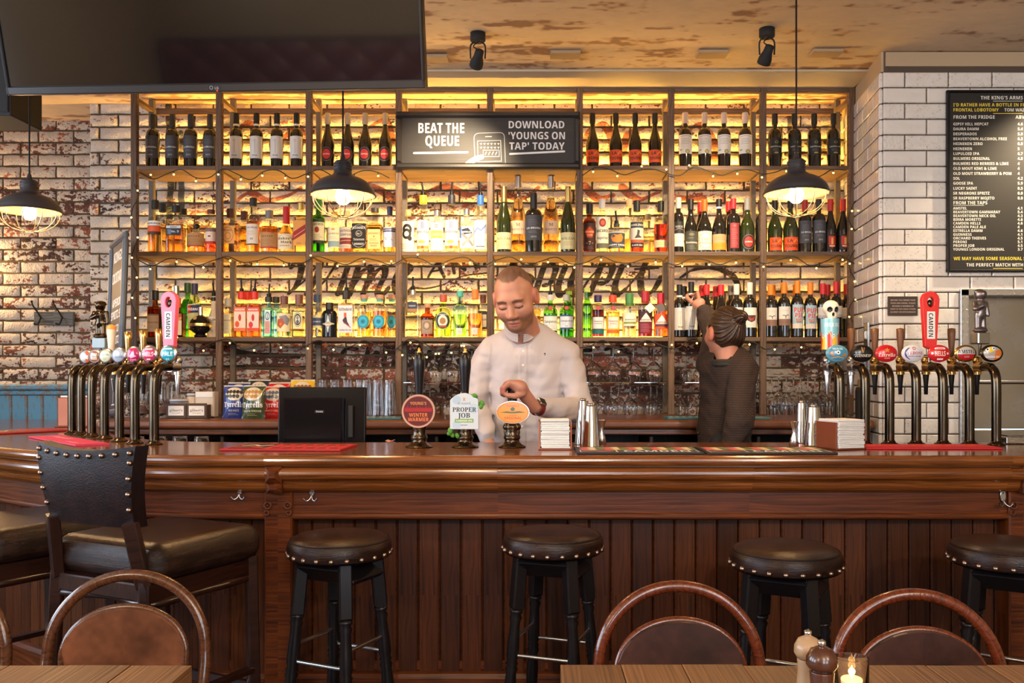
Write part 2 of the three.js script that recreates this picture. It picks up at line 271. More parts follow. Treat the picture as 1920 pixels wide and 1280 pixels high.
// blue panelling under the left bricks
const blueWash = pixelTex(256, 512, (x, y, o) => { const n = fbm(x / 10, y / 40, 4, 256), p = fbm(x / 30, y / 60, 3, 256), m = sstep(0.56, 0.66, n * 0.7 + p * 0.4); o[0] = lerp(84, 120, m); o[1] = lerp(140, 104, m); o[2] = lerp(172, 92, m); });
const blueMat = std(0xffffff, 0.6, { map: scaled(blueWash, 3, 1.2) });
{ const w = struct('trim_2', merged([cb(1.55, 0.035, 0.075, 0.008).translate(-3.42, 1.235, ZL + 0.035), cb(1.55, 0.03, 0.045, 0.006).translate(-3.42, 1.2, ZL + 0.022)]), blueMat, 'blue dado rail with panelling below');
  const g = cb(0.098, 1.18, 0.018, 0.004); for (let i = 0; i < 16; i++) part('panel_board', g, blueMat, w).position.set(-4.15 + i * 0.1, 0.595, ZL + 0.012); }
// glazed white brick tiles on the right
const TH = 0.0782, TW = 0.2165, grout = std(lin(0.09, 0.065, 0.05), 0.9);
const glazeBump = pixelTex(256, 256, (x, y, o) => { o[0] = o[1] = o[2] = 255 * fbm(x / 32, y / 32, 3, 8); }, false);
const stains = [0, 1, 2, 3].map((k) => pixelTex(256, 96, (x, y, o) => {
  const u = x / 256, v = y / 96, e = Math.min(u * 2.76, (1 - u) * 2.76, v, 1 - v), n = fbm(u * 14 + k * 31, v * 6 + k * 17, 4), f = fbm(u * 60 + k, v * 24 + k * 7, 3);
  let t = 0.97 + 0.05 * (fbm(u * 3 + k * 5, v * 2, 2) - 0.5); const m = sstep(0.06, 0, e) * sstep(0.52, 0.66, n) * 0.6 + (k > 1 ? sstep(0.7, 0.77, f * 0.7 + n * 0.4) * 0.4 : 0);
  o[0] = lerp(234 * t, 130, m); o[1] = lerp(228 * t, 108, m); o[2] = lerp(222 * t, 92, m); }));
const tileMats = stains.map((t) => phy(0xffffff, 0.16, { map: t, bumpMap: scaled(glazeBump, 1.5, 0.6), bumpScale: 0.0016, clearcoat: 0.4, clearcoatRoughness: 0.06 }));
function tileGeo(w) { const b = 0.005, g = cb(w - 0.006, TH - 0.006, 0.02, b), p = g.attributes.position, uv = g.attributes.uv; for (let i = 0; i < p.count; i++) uv.setXY(i, p.getX(i) / w + 0.5, p.getY(i) / TH + 0.5); return g; }
const tileFull = tileGeo(TW), tileHalf = tileGeo(TW / 2);
const inDoor = (X, Y) => X > 2.114 && Y < 1.75;
const wallTile = struct('wall_right_tiled', merged([new THREE.BoxGeometry(2.46, CEIL - 1.74, 0.06).translate(2.975, (CEIL + 1.74) / 2, ZT - 0.034), new THREE.BoxGeometry(0.36, 1.74, 0.06).translate(1.925, 0.87, ZT - 0.034), new THREE.BoxGeometry(0.9, 1.74, 0.06).translate(3.76, 0.87, ZT - 0.034)]), grout, 'white glazed brick tile wall at the right of the bar');
for (let r = 0; ; r++) {
  const Y = 0.98 + r * TH; if (Y > CEIL - 0.1) break;
  for (let c = 0; c < 9; c++) {
    let X = XC + TW / 2 + c * TW, g = tileFull; if (r & 1) { if (c === 0) { X = XC + TW / 4; g = tileHalf; } else X = XC + c * TW; }
    if (X > 3.2) continue; if (inDoor(X + 0.1, Y) && inDoor(X - 0.1, Y)) continue;
    if (inDoor(X + (g === tileFull ? 0.1 : 0.05), Y)) { const l = X - TW / 2; if (l > 2.08) continue; g = tileGeo(2.116 - l); X = (l + 2.116) / 2; }
    const m = part('tile', g, tileMats[rnd() * 4 | 0], wallTile); m.position.set(X, Y, ZT); m.rotation.set(rr(-0.008, 0.008), rr(-0.008, 0.008), 0);
  }
}
// side return of the tiled wall, running back to the shelves
{ const a = V3(XC, 0, ZT), b = V3(1.84, 0, ZB), len = a.distanceTo(b), ang = Math.atan2(-(b.z - a.z), b.x - a.x), w = struct('wall_side_tiled', new THREE.BoxGeometry(len, CEIL, 0.02), grout, 'tiled side return between shelves and right wall');
  part('plaster_band', new THREE.BoxGeometry(len, 0.1, 0.012).translate(0, CEIL / 2 - 0.05, 0.016), std(lin(0.46, 0.34, 0.22), 0.85), w); w.position.set((a.x + b.x) / 2 + 0.015, CEIL / 2, (a.z + b.z) / 2); w.rotation.y = ang + Math.PI;
  for (let r = 0; ; r++) { const Y = 0.98 + r * TH; if (Y > CEIL - 0.1) break; for (let c = 0; c < 5; c++) {
    let s = TW / 2 + c * TW, g = tileFull; if (!(r & 1)) { if (c === 0) { s = TW / 4; g = tileHalf; } else s = c * TW; } if (s > len) continue;
    const m = part('tile', g, tileMats[rnd() * 4 | 0], w); m.position.set(len / 2 - s, Y - CEIL / 2, 0.022); m.rotation.set(rr(-0.01, 0.01), rr(-0.01, 0.01), 0); } }
  for (const [py, D, t] of [[628, 4.55, 0], [690, 4.55, 1], [735, 4.55, 0]]) { const o = part('socket_plate', merged([cb(0.086, 0.13, 0.012, 0.003), ...(t ? [cb(0.02, 0.03, 0.01).translate(-0.02, 0.02, 0.008), cb(0.02, 0.03, 0.01).translate(0.02, -0.02, 0.008)] : [cb(0.03, 0.04, 0.012).translate(0, 0, 0.008)])]), M.brushed, w); o.position.set(len / 2 - 0.2, atY(py, D) - CEIL / 2, 0.04); } }
// plaster band above the tiles
struct('trim_3', new THREE.BoxGeometry(2.46, 0.07, 0.012).translate(2.98, CEIL - 0.04, ZT + 0.002), std(lin(0.46, 0.34, 0.22), 0.85), 'plaster band between tiles and ceiling');
// steel cellar door with chequer plate frame
const plateBump = pixelTex(128, 128, (x, y, o) => { const a = (x % 64) - 32, b = (y % 64) - 32, f = ((x >> 6) + (y >> 6)) & 1 ? 1 : -1; const u = (a + b * f) / 1.414, v = (a - b * f) / 1.414; const k = (u / 28) ** 2 + (v / 7) ** 2; o[0] = o[1] = o[2] = k < 1 ? 230 : 60; }, false);
{ const d = struct('door_1', cb(1.2, 0.7, 0.03).translate(2.72, 1.39, ZT - 0.1), M.brushed, 'stainless steel door in a chequer plate frame'); const lo = part('door_panel', cb(1.2, 1.03, 0.03).translate(2.72, 0.52, ZT - 0.1), M.brushed, d);
  part('rail', bar(V3(2.16, atY(716, 4.42), ZT - 0.075), V3(3.28, atY(716, 4.42), ZT - 0.075), 0.011), M.steel, d);
  const pl = std(lin(0.62, 0.6, 0.58), 0.35, { metalness: 1, bumpMap: scaled(plateBump, 16, 16), bumpScale: 0.003 });
  part('door_frame', cb(0.042, 1.75, 0.05, 0.003).translate(2.135, 0.862, ZT), pl, d); part('door_frame', cb(1.2, 0.036, 0.05, 0.003).translate(2.715, 1.722, ZT), pl, d); part('door_frame', cb(0.042, 1.75, 0.05, 0.003).translate(3.3, 0.862, ZT), pl, d);
  for (const x of [2.125, 3.31]) part('door_reveal', cb(0.016, 1.74, 0.1, 0.002).translate(x, 0.86, ZT - 0.06), pl, d); part('door_reveal', cb(1.2, 0.016, 0.1, 0.002).translate(2.72, 1.725, ZT - 0.06), pl, d); }
// ---------- bar ----------
const BAR = 1.03, DN = 3.08;
const curveF = new THREE.CatmullRomCurve3([[-0.95, DN], [-1.32, DN + 0.02], [-1.7, 3.19], [-2.1, 3.42], [-2.58, 3.8], [-3.0, 4.3], [-3.3, 4.9], [-3.42, 5.53]].map(([x, d]) => V3(x, d, 0)));
const curveB = new THREE.CatmullRomCurve3([[-1.25, 3.69], [-1.5, 3.74], [-1.82, 3.95], [-2.08, 4.3], [-2.24, 4.7], [-2.28, 5.18]].map(([x, d]) => V3(x, d, 0)));
const pathStraight = [[2.6, DN], [1.8, DN], [0.4, DN], [-0.95, DN]], pathCurve = curveF.getSpacedPoints(40).map((p) => [p.x, p.y]);
function sweep(path, profile) { // profile: [outward offset, height]
  const pos = [], uv = [], idx = [], n = path.length, nor = path.map((p, i) => { const a = path[Math.max(0, i - 1)], b = path[Math.min(n - 1, i + 1)], tx = b[0] - a[0], td = b[1] - a[1], l = Math.hypot(tx, td); return [-td / l, tx / l]; });
  let vs = 0;
  for (let k = 0; k + 1 < profile.length; k++) {
    const [o0, y0] = profile[k], [o1, y1] = profile[k + 1], len = Math.hypot(o1 - o0, y1 - y0), base = pos.length / 3; let s = 0;
    for (let i = 0; i < n; i++) {
      if (i) s += Math.hypot(path[i][0] - path[i - 1][0], path[i][1] - path[i - 1][1]);
      for (const [o, y, v] of [[o0, y0, vs], [o1, y1, vs + len]]) { pos.push(path[i][0] + nor[i][0] * o, y, -(path[i][1] + nor[i][1] * o)); uv.push(s, v); }
      if (i) { const a = base + 2 * (i - 1); idx.push(a, a + 2, a + 1, a + 1, a + 2, a + 3); }
    }
    vs += len;
  }
  const g = new THREE.BufferGeometry(); g.setAttribute('position', new THREE.Float32BufferAttribute(pos, 3)); g.setAttribute('uv', new THREE.Float32BufferAttribute(uv, 2)); g.setIndex(idx); g.computeVertexNormals(); return g;
}
const arc = (cx, cy, r, a0, a1, n) => Array.from({ length: n + 1 }, (_, i) => { const a = (a0 + (a1 - a0) * i / n) * Math.PI / 180; return [cx + r * Math.cos(a), cy + r * Math.sin(a)]; });
const PROF_TOP = [[-0.06, BAR], ...arc(-0.019, BAR - 0.019, 0.019, 90, -90, 8), [-0.06, BAR - 0.038]];
const PROF_MOULD = [[-0.03, BAR - 0.038], [-0.03, BAR - 0.044], ...arc(-0.03, BAR - 0.066, 0.024, 80, -80, 8), [-0.032, BAR - 0.094], [-0.036, BAR - 0.1], ...arc(-0.075, BAR - 0.1, 0.036, 0, -80, 5), [-0.1, BAR - 0.137]];
const PROF_FRIEZE = [[-0.088, BAR - 0.134], [-0.088, BAR - 0.218], ...arc(-0.088, BAR - 0.226, 0.012, 70, -70, 5), [-0.092, BAR - 0.24], [-0.16, BAR - 0.25]];
{
  const top = thing('bar_counter_top', 'polished wooden bar top running the width of the room', 'bar top');
  const sh = new THREE.Shape(); sh.moveTo(2.6, DN + 0.05); sh.lineTo(2.6, 3.69); sh.lineTo(-1.25, 3.69);
  for (const p of curveB.getSpacedPoints(24).slice(1)) sh.lineTo(p.x, p.y);
  sh.lineTo(-2.68, 5.18); sh.lineTo(-2.68, 5.53);
  const inn = curveF.getSpacedPoints(40).reverse(); inn.forEach((p, i) => { const q = inn[Math.min(inn.length - 1, i + 1)], r = inn[Math.max(0, i - 1)], tx = r.x - q.x, td = r.y - q.y, l = Math.hypot(tx, td); sh.lineTo(p.x + td / l * -0.05 * -1, p.y - tx / l * -0.05 * -1 + 0); });
  // inner line of the nosing: simple inward offset
  const s2 = new THREE.Shape(); s2.moveTo(2.6, DN + 0.05); s2.lineTo(2.6, 3.69); s2.lineTo(-1.25, 3.69); for (const p of curveB.getSpacedPoints(24).slice(1)) s2.lineTo(p.x, p.y); s2.lineTo(-2.68, 5.18); s2.lineTo(-2.68, 5.53);
  const off = []; for (let i = 0; i <= 40; i++) { const p = curveF.getPointAt(i / 40), t = curveF.getTangentAt(i / 40); off.push([p.x + t.y * 0.05, p.y - t.x * 0.05]); } off.reverse().forEach(([x, d]) => s2.lineTo(x, Math.min(d, 5.53))); s2.closePath();
  part('top_board', new THREE.ExtrudeGeometry(s2, { depth: 0.036, bevelEnabled: false, curveSegments: 8 }).rotateX(-Math.PI / 2).translate(0, BAR - 0.0362, 0), M.barTop, top);
  part('nosing', sweep(pathStraight, PROF_TOP), M.barTop, top); part('nosing', sweep(pathCurve, PROF_TOP), M.barTop, top);
  const f = thing('panelled_bar', 'panelled dark wooden bar front with moulded cornice', 'bar front');
  for (const p of [pathStraight, pathCurve]) { part('cornice_moulding', sweep(p, PROF_MOULD), M.barTop, f); part('frieze_panel', sweep(p, PROF_FRIEZE), M.barWood, f); part('skirting', sweep(p, [[-0.17, 0.222], [-0.14, 0.215], [-0.13, 0.2], [-0.13, 0.0]]), M.barWood, f); part('carcass', sweep(p, [[-0.178, BAR - 0.03], [-0.178, 0.0]]), M.darkCabinet, f); part('base_rail', sweep(p, [[-0.168, 0.26], [-0.158, 0.255], [-0.158, 0.225], [-0.168, 0.22]]), M.barWood, f); }
  part('carcass', new THREE.BoxGeometry(3.9, BAR - 0.06, 0.02).translate(0.65, (BAR - 0.06) / 2, -3.66), M.darkCabinet, f);
  const bg = cb(0.0765, 0.62, 0.016, 0.005), bw = cb(0.006, 0.62, 0.012, 0.0025), tones = [1, 0.8, 1.25, 0.62, 1.1].map((k) => wood(0.15 * k, 0.046 * k * (k > 1 ? 1.08 : 1), 0.008 * k, 0.5, { specularIntensity: 0.5 }));
  const place = (x, d, turn) => { const b = part('board', bg, tones[rnd() * 5 | 0], f); b.position.set(x, 0.5, -d); b.rotation.y = turn; b.rotation.z = rnd() > 0.5 ? Math.PI : 0; };
  for (let x = -0.86; x < 2.5; x += 0.079) place(x, DN + 0.165, 0);
  const L = curveF.getLength(); for (let s = 0.06; s < 2.2; s += 0.079) { const u = s / L, p = curveF.getPointAt(u), t = curveF.getTangentAt(u); place(p.x + t.y * 0.165, p.y - t.x * 0.165, Math.atan2(t.y, -t.x) * -1); }
  for (const X of [-0.92, 1.765]) {
    const pl = part('pilaster', merged([cb(0.1, 0.9, 0.1, 0.006).translate(0, 0.445, 0), cb(0.125, 0.2, 0.12, 0.006).translate(0, 0.1, 0)]), M.barWood, f); pl.position.set(X, 0, -(DN + 0.12));
    part('capital', merged([cb(0.06, 0.06, 0.1, 0.02).translate(0, BAR - 0.068, 0.075), cb(0.055, 0.04, 0.08, 0.014).translate(0, BAR - 0.115, 0.07)]), M.barWood, pl);
    for (const s of [-1, 1]) part('scroll', merged([new THREE.TorusGeometry(0.012, 0.005, 6, 14).translate(s * 0.036, 0.845, 0.052), new THREE.TorusGeometry(0.008, 0.004, 6, 12).translate(s * 0.04, 0.818, 0.052), new THREE.SphereGeometry(0.005, 8, 6).translate(s * 0.036, 0.845, 0.054)]), M.barWood, pl);
  }
  // service shelf on the staff side
  const u = thing('under_bar_shelf', 'steel service shelf on the staff side of the bar', 'shelf'); part('shelf', cb(1.1, 0.02, 0.26).translate(-0.81, 0.8, -3.83), M.brushed, u); for (const x of [-1.3, -0.3]) part('leg', cb(0.03, 0.79, 0.03).translate(x, 0.395, -3.9), M.brushed, u);
}
function coatHook(px, py, D, turn, label) {
  const h = thing('coat_hook', label, 'hook', at(px, py, D).toArray()); h.rotation.y = turn;
  const s = new THREE.Shape(); s.absellipse(0, 0.012, 0.009, 0.022, 0, Math.PI * 2); part('plate', new THREE.ExtrudeGeometry(s, { depth: 0.003, bevelEnabled: true, bevelSize: 0.001, bevelThickness: 0.001, bevelSegments: 1 }), M.steel, h);
  for (const k of [-1, 1]) part('prong', tube([V3(0, -0.002, 0.004), V3(k * 0.005, -0.018, 0.014), V3(k * 0.016, -0.024, 0.02), V3(k * 0.025, -0.014, 0.024)], 0.0028, 12, 6), M.steel, h);
  part('screw', new THREE.SphereGeometry(0.003, 8, 6).translate(0, 0.022, 0.004), M.bronze, h);
}
coatHook(450, 922, 3.162, 0, 'steel double coat hook on curved bar front left of pilaster');
coatHook(585, 925, 3.162, 0, 'steel double coat hook on bar front right of the left pilaster');
coatHook(1880, 935, 3.162, 0, 'steel double coat hook at far right of bar front');

// ---------- back counter and bottle shelving ----------
const CT = 1.088;
{
  const c = thing('back_counter', 'wooden back counter below the bottle shelves', 'counter');
  part('worktop', new RoundedBoxGeometry(3.9, 0.046, 0.8, 3, 0.018).translate(-0.24, CT - 0.023, -4.775), M.counterWood, c);
  part('apron', cb(3.86, 0.03, 0.04).translate(-0.24, CT - 0.062, -4.44), M.counterWood, c);
  for (let i = 0; i < 7; i++) { const x = -1.88 + i * 0.55, k = part('cabinet', merged([cb(0.54, 1.0, 0.02).translate(0, 0.5, -0.2), cb(0.02, 1.0, 0.4).translate(-0.265, 0.5, 0), cb(0.5, 0.02, 0.4).translate(0, 0.5, 0)]), M.darkCabinet, c); k.position.set(x, 0, -4.68);
    if (i === 1 || i === 2 || i > 3) { part('fridge_door', cb(0.5, 0.78, 0.03).translate(0, 0.42, 0.22), M.black, k); part('handle', bar(V3(-0.24, 0.92, 0.235), V3(0.24, 0.92, 0.235), 0.008), M.brushed, k); } else { part('door', cb(0.24, 0.8, 0.02).translate(-0.13, 0.55, 0.22), M.darkCabinet, k); part('stile', cb(0.04, 0.98, 0.03).translate(0.0, 0.5, 0.225), M.counterWood, k); } }
}
const POST = [-2.223, -1.75, -1.25, -0.75, -0.241, 0.259, 0.768, 1.28, 1.772], SH = [2.4746, 1.998, 1.522], DF = 4.88, DBK = 5.1;
const shelfTones = [0.85, 1.1, 1].map((k) => [wood(0.32 * k, 0.235 * k, 0.165 * k, 0.6), woodH(0.32 * k, 0.235 * k, 0.165 * k, 0.6)]);
{
  const s = thing('bottle_shelving', 'tall wooden back bar shelving frame with eight bays', 'shelving');
  const backPost = std(lin(0.14, 0.11, 0.08), 0.6), tone = (h) => shelfTones[rnd() * 3 | 0][h];
  for (const X of POST) {
    part('post', cb(0.034, CEIL - CT - 0.01, 0.034, 0.003).translate(X, (CEIL + CT) / 2 - 0.004, -DF), tone(0), s);
    part('back_post', cb(0.03, CEIL - CT - 0.01, 0.03, 0.003).translate(X, (CEIL + CT) / 2 - 0.004, -DBK), backPost, s);
    for (const y of [CEIL - 0.06, SH[0] - 0.014, SH[1] - 0.014, SH[2] - 0.014]) part('side_rail', cb(0.03, 0.022, 0.19, 0.003).translate(X, y - 0.01, -(DF + DBK) / 2), tone(0), s);
  }
  for (let i = 0; i < 8; i++) {
    const a = POST[i] + 0.017, b = POST[i + 1] - 0.017, x = (a + b) / 2, w = b - a;
    SH.forEach((y, k) => { part('shelf_board', cb(w, 0.024, 0.3, 0.003).translate(x, y - 0.012, -5.012), tone(1), s); });
    part('top_rail', cb(w, 0.034, 0.034, 0.003).translate(x, CEIL - 0.02, -DF), tone(1), s); part('back_rail', cb(w, 0.04, 0.02, 0.003).translate(x, CEIL - 0.07, -DBK - 0.02), tone(1), s);
  }
  const ledMat = std(lin(0.9, 0.8, 0.6), 0.5, { emissive: LED, emissiveIntensity: 3 });
  SH.forEach((y, k) => {
    part('led_strip', new THREE.BoxGeometry(3.95, 0.006, 0.012).translate(-0.225, y + 0.003, -5.145), ledMat, s);
    areaLight('led_strip', LED, LEDP[k], 3.95, 0.02, [-0.225, y + 0.0085, -5.145], [-0.225, y + 1, -5.2]);
  });
}
// ---------- pendant lamps ----------
const shadeMat = phy(lin(0.055, 0.05, 0.055), 0.38, { metalness: 0.4 }), shadeIn = std(lin(0.13, 0.08, 0.035), 0.6), cageMat = std(lin(0.5, 0.4, 0.26), 0.3, { metalness: 1 });
const bulbMat = std(lin(1, 0.9, 0.7), 0.3, { emissive: lin(1, 0.68, 0.32), emissiveIntensity: 9 });
const WARM = lin(1, 0.62, 0.28);
function pendant(px, rimPy, D, label) {
  const p = at(px, rimPy, D), g = thing('pendant_lamp', label, 'lamp', [p.x, p.y, p.z], 'caged industrial pendant lamps over the bar'), R = 0.122;
  const dome = []; for (let i = 0; i <= 12; i++) { const a = i / 12 * Math.PI / 2; dome.push([R * Math.cos(a) + 0.002, 0.078 * Math.sin(a)]); } const outer = [[R + 0.006, -0.003], [R + 0.006, 0.002], ...dome.slice(0, 10), [0.036, 0.082], [0.034, 0.1], [0.034, 0.125], [0.028, 0.132], [0.012, 0.136], [0.006, 0.16]];
  part('shade', lathe(outer, 40), shadeMat, g); part('shade_lining', lathe([[R + 0.003, -0.002], ...dome.slice(0, 11).map(([r, y]) => [r - 0.004, y - 0.003])], 40), shadeIn, g);
  part('collar_ring', merged([0.1, 0.112, 0.122].map((y) => new THREE.TorusGeometry(0.034, 0.003, 6, 24).rotateX(Math.PI / 2).translate(0, y, 0))), shadeMat, g);
  part('bulb', lathe([[0.012, 0.05], [0.018, 0.03], [0.027, 0.01], [0.029, -0.008], [0.025, -0.026], [0.014, -0.036], [0.0001, -0.039]], 20), bulbMat, g); part('socket', lathe([[0.0001, 0.08], [0.016, 0.08], [0.016, 0.045], [0.0001, 0.045]], 14), M.black, g);
  const ribs = []; for (let i = 0; i < 10; i++) { const a = i / 10 * Math.PI * 2, c = Math.cos(a), s = Math.sin(a); ribs.push(tube([V3(c * R * 0.97, 0, s * R * 0.97), V3(c * R * 0.9, -0.035, s * R * 0.9), V3(c * R * 0.62, -0.07, s * R * 0.62), V3(c * 0.02, -0.088, s * 0.02)], 0.0018, 14, 5)); }
  part('cage', merged([...ribs, new THREE.TorusGeometry(R * 0.99, 0.0025, 6, 40).rotateX(Math.PI / 2), new THREE.TorusGeometry(0.02, 0.002, 6, 16).rotateX(Math.PI / 2).translate(0, -0.088, 0)]), cageMat, g);
  part('cord', bar(V3(0, 0.15, 0), V3(0, CEIL - p.y - 0.02, 0), 0.0035), M.black, g); part('ceiling_rose', lathe([[0.0001, 0.03], [0.04, 0.03], [0.045, 0.0], [0.01, -0.01], [0.0001, -0.01]].map(([r, y]) => [r, y + CEIL - p.y - 0.03]), 20), M.black, g);
  pointLight('pendant_bulb', WARM, 1.7, [p.x, p.y - 0.01, p.z], 1.2);
}
pendant(55, 396, 3.72, 'caged pendant lamp hanging before the left brick wall');
pendant(643, 366, 3.4, 'caged pendant lamp hanging right below the television');
pendant(1493, 363, 3.4, 'caged pendant lamp hanging in front of right-hand shelves');
// wall lamp just outside the left edge, seen by its glow on the bricks
{ const p = [-3.68, 1.98, ZL + 0.14], g = thing('wall_lamp', 'small wall lamp on the brick wall left of frame', 'lamp', p); part('bulb', new THREE.SphereGeometry(0.035, 16, 12), bulbMat, g); part('arm', tube([V3(0, -0.14, -0.13), V3(0, -0.16, -0.04), V3(0, -0.1, 0), V3(0, -0.04, 0)], 0.008, 16, 6), M.brass, g); part('back_plate', cb(0.07, 0.12, 0.015).translate(0, -0.14, -0.128), M.brass, g); pointLight('wall_lamp_bulb', WARM, 2.2, p, 1.5); }
// unseen warm globes added behind the camera to brighten ceiling, tables and bench
for (const [x, z, l] of [[-2.3, 1.3, 'left'], [0.45, 1.3, 'middle'], [2.0, 1.0, 'right']]) { const y = 2.42, g = thing('added_fill_globe', `added warm globe for fill light behind the camera, ${l} one`, 'lamp', [x, y, z]); part('fill_globe_bulb', new THREE.SphereGeometry(0.09, 24, 16), std(lin(1, 0.95, 0.85), 0.4, { emissive: lin(1, 0.85, 0.68), emissiveIntensity: 5 }), g); part('cord', bar(V3(0, 0.09, 0), V3(0, CEIL - y, 0), 0.004), M.black, g); pointLight('added_fill_globe', lin(1, 0.85, 0.68), 9.5, [x, y, z], 4); }
// ceiling track spots
function ceilingSpot(px, py, tgt, label, power, pos) {
  const D = (CEIL - EYE) * FOCAL / (VY - py), p = pos ?? [atX(px, D), CEIL, -D], g = thing('ceiling_spotlight', label, 'spotlight', p);
  part('base', lathe([[0.0001, 0], [0.036, 0], [0.036, -0.036], [0.03, -0.042], [0.0001, -0.042]], 20), M.blackMatte, g);
  part('yoke', merged([-1, 1].map((s) => tube([V3(s * 0.012, -0.04, 0), V3(s * 0.034, -0.06, 0), V3(s * 0.034, -0.12, 0)], 0.004, 12, 6))), M.blackMatte, g); part('cable', tube([V3(0.01, -0.04, 0.01), V3(-0.02, -0.07, 0.02), V3(0.012, -0.085, 0.01)], 0.003, 12, 5), M.black, g);
  const head = new THREE.Group(); head.name = 'head'; head.position.set(0, -0.118, 0); g.add(head); const dir = V3(...tgt).sub(V3(p[0], p[1] - 0.118, p[2])).normalize(); head.quaternion.setFromUnitVectors(V3(0, -1, 0), dir);
  part('barrel', lathe([[0.0001, 0.045], [0.02, 0.04], [0.022, 0.01], [0.031, -0.02], [0.032, -0.045], [0.028, -0.046], [0.026, -0.03]], 20), M.blackMatte, head);
  part('lamp_face', new THREE.CircleGeometry(0.025, 20).rotateX(Math.PI / 2).translate(0, -0.034, 0), std(lin(1, 0.9, 0.7), 0.4, { emissive: lin(1, 0.8, 0.5), emissiveIntensity: 5 }), head);
  const o = V3(p[0], p[1] - 0.118, p[2]).addScaledVector(dir, 0.05); spotLight('ceiling_spot', lin(1, 0.78, 0.5), power, o.toArray(), tgt, 0.6, 0.8, 1.2);
}
ceilingSpot(896, 62, [-0.5, 2.3, -4.86], 'black ceiling spotlight above the chalkboard sign', 12);
ceilingSpot(1438, 54, [0.9, 2.0, -4.86], 'black ceiling spotlight near right-hand pendant lamp', 10);
ceilingSpot(0, 0, [2.55, 2.3, ZT], 'black ceiling spotlight above the menu letter board, right of frame', 11, [2.85, CEIL, -3.95]);
ceilingSpot(0, 0, [-0.2, 1.1, -3.6], 'black ceiling spotlight over the drinkers side of the bar', 7, [-0.35, CEIL, -1.5]);
// small plaster plates in the ceiling
[[812, 106], [1060, 99], [1335, 98], [1548, 96]].forEach(([px, py], i) => {
  const D = (CEIL - EYE) * FOCAL / (VY - py), m = solo('ceiling_plate', cb(0.15, 0.016, 0.1, 0.003), std(lin(0.42, 0.3, 0.18), 0.8), ['small ceiling plate beside the television corner', 'small ceiling plate between the two ceiling spotlights, left one', 'small ceiling plate just left of right-hand ceiling spotlight', 'small ceiling plate right of the right-hand pendant cord'][i], 'ceiling plate'); m.position.set(atX(px, D), CEIL - 0.009, -D); m.rotation.x = 0.05; });
// ---------- printed labels share one sheet ----------
const [sheet, sx] = canvas(2048, 2048); let shx = 2, shy = 2, shRow = 0;
function print(w, h, bg, draw) {
  if (shx + w + 4 > 2048) { shx = 2; shy += shRow + 4; shRow = 0; }
  sx.save(); sx.translate(shx, shy); sx.beginPath(); sx.rect(-1, -1, w + 2, h + 2); sx.clip(); if (bg) { sx.fillStyle = bg; sx.fillRect(-1, -1, w + 2, h + 2); }
  if (draw) draw(w, h); sx.restore();
  const r = [shx / 2048, 1 - (shy + h) / 2048, (shx + w) / 2048, 1 - shy / 2048]; shx += w + 4; shRow = Math.max(shRow, h); if (shy + h > 2048) console.log('sheet full'); return r;
}
const T = (s, x, y, size, color = '#222', font = 'sans-serif', bold = 1, align = 'center', maxw) => { sx.fillStyle = color; sx.font = (bold ? 'bold ' : '') + size + 'px ' + font; sx.textAlign = align; sx.textBaseline = 'middle'; maxw ? sx.fillText(s, x, y, maxw) : sx.fillText(s, x, y); };
const R = (x, y, w, h, c) => { sx.fillStyle = c; sx.fillRect(x, y, w, h); };
const C = (x, y, r, c, ry = r) => { sx.fillStyle = c; sx.beginPath(); sx.ellipse(x, y, r, ry, 0, 0, 7); sx.fill(); };
const O = (x, y, r, c, lw, ry = r) => { sx.strokeStyle = c; sx.lineWidth = lw; sx.beginPath(); sx.ellipse(x, y, r, ry, 0, 0, 7); sx.stroke(); };
const PG = (pts, c) => { sx.fillStyle = c; sx.beginPath(); pts.forEach(([x, y], i) => i ? sx.lineTo(x, y) : sx.moveTo(x, y)); sx.closePath(); sx.fill(); };
const LN = (pts, c, lw) => { sx.strokeStyle = c; sx.lineWidth = lw; sx.lineJoin = sx.lineCap = 'round'; sx.beginPath(); pts.forEach(([x, y], i) => i ? sx.lineTo(x, y) : sx.moveTo(x, y)); sx.stroke(); };
const sheetTex = new THREE.CanvasTexture(sheet); sheetTex.colorSpace = THREE.SRGBColorSpace; sheetTex.magFilter = THREE.LinearFilter;
const printMat = std(0xffffff, 0.6, { map: sheetTex, side: THREE.DoubleSide }), printGloss = phy(0xffffff, 0.25, { map: sheetTex, clearcoat: 0.6, clearcoatRoughness: 0.1, side: THREE.DoubleSide });
function uvTo(g, r) { const u = g.attributes.uv; for (let i = 0; i < u.count; i++) u.setXY(i, lerp(r[0], r[2], u.getX(i)), lerp(r[1], r[3], u.getY(i))); return g; }
const flat = (w, h, r) => uvTo(new THREE.PlaneGeometry(w, h), r);
const wrap = (rad, h, ang, r, rTop = rad) => uvTo(new THREE.CylinderGeometry(rTop, rad, h, 18, 1, true, -ang / 2, ang), r);
const lines = (w, y0, n, gap, c, ws = 0.6) => { for (let i = 0; i < n; i++) R(w * (1 - ws) / 2, y0 + i * gap, w * ws * (0.75 + 0.25 * ((i * 7) % 3) / 2), 1.6, c); };

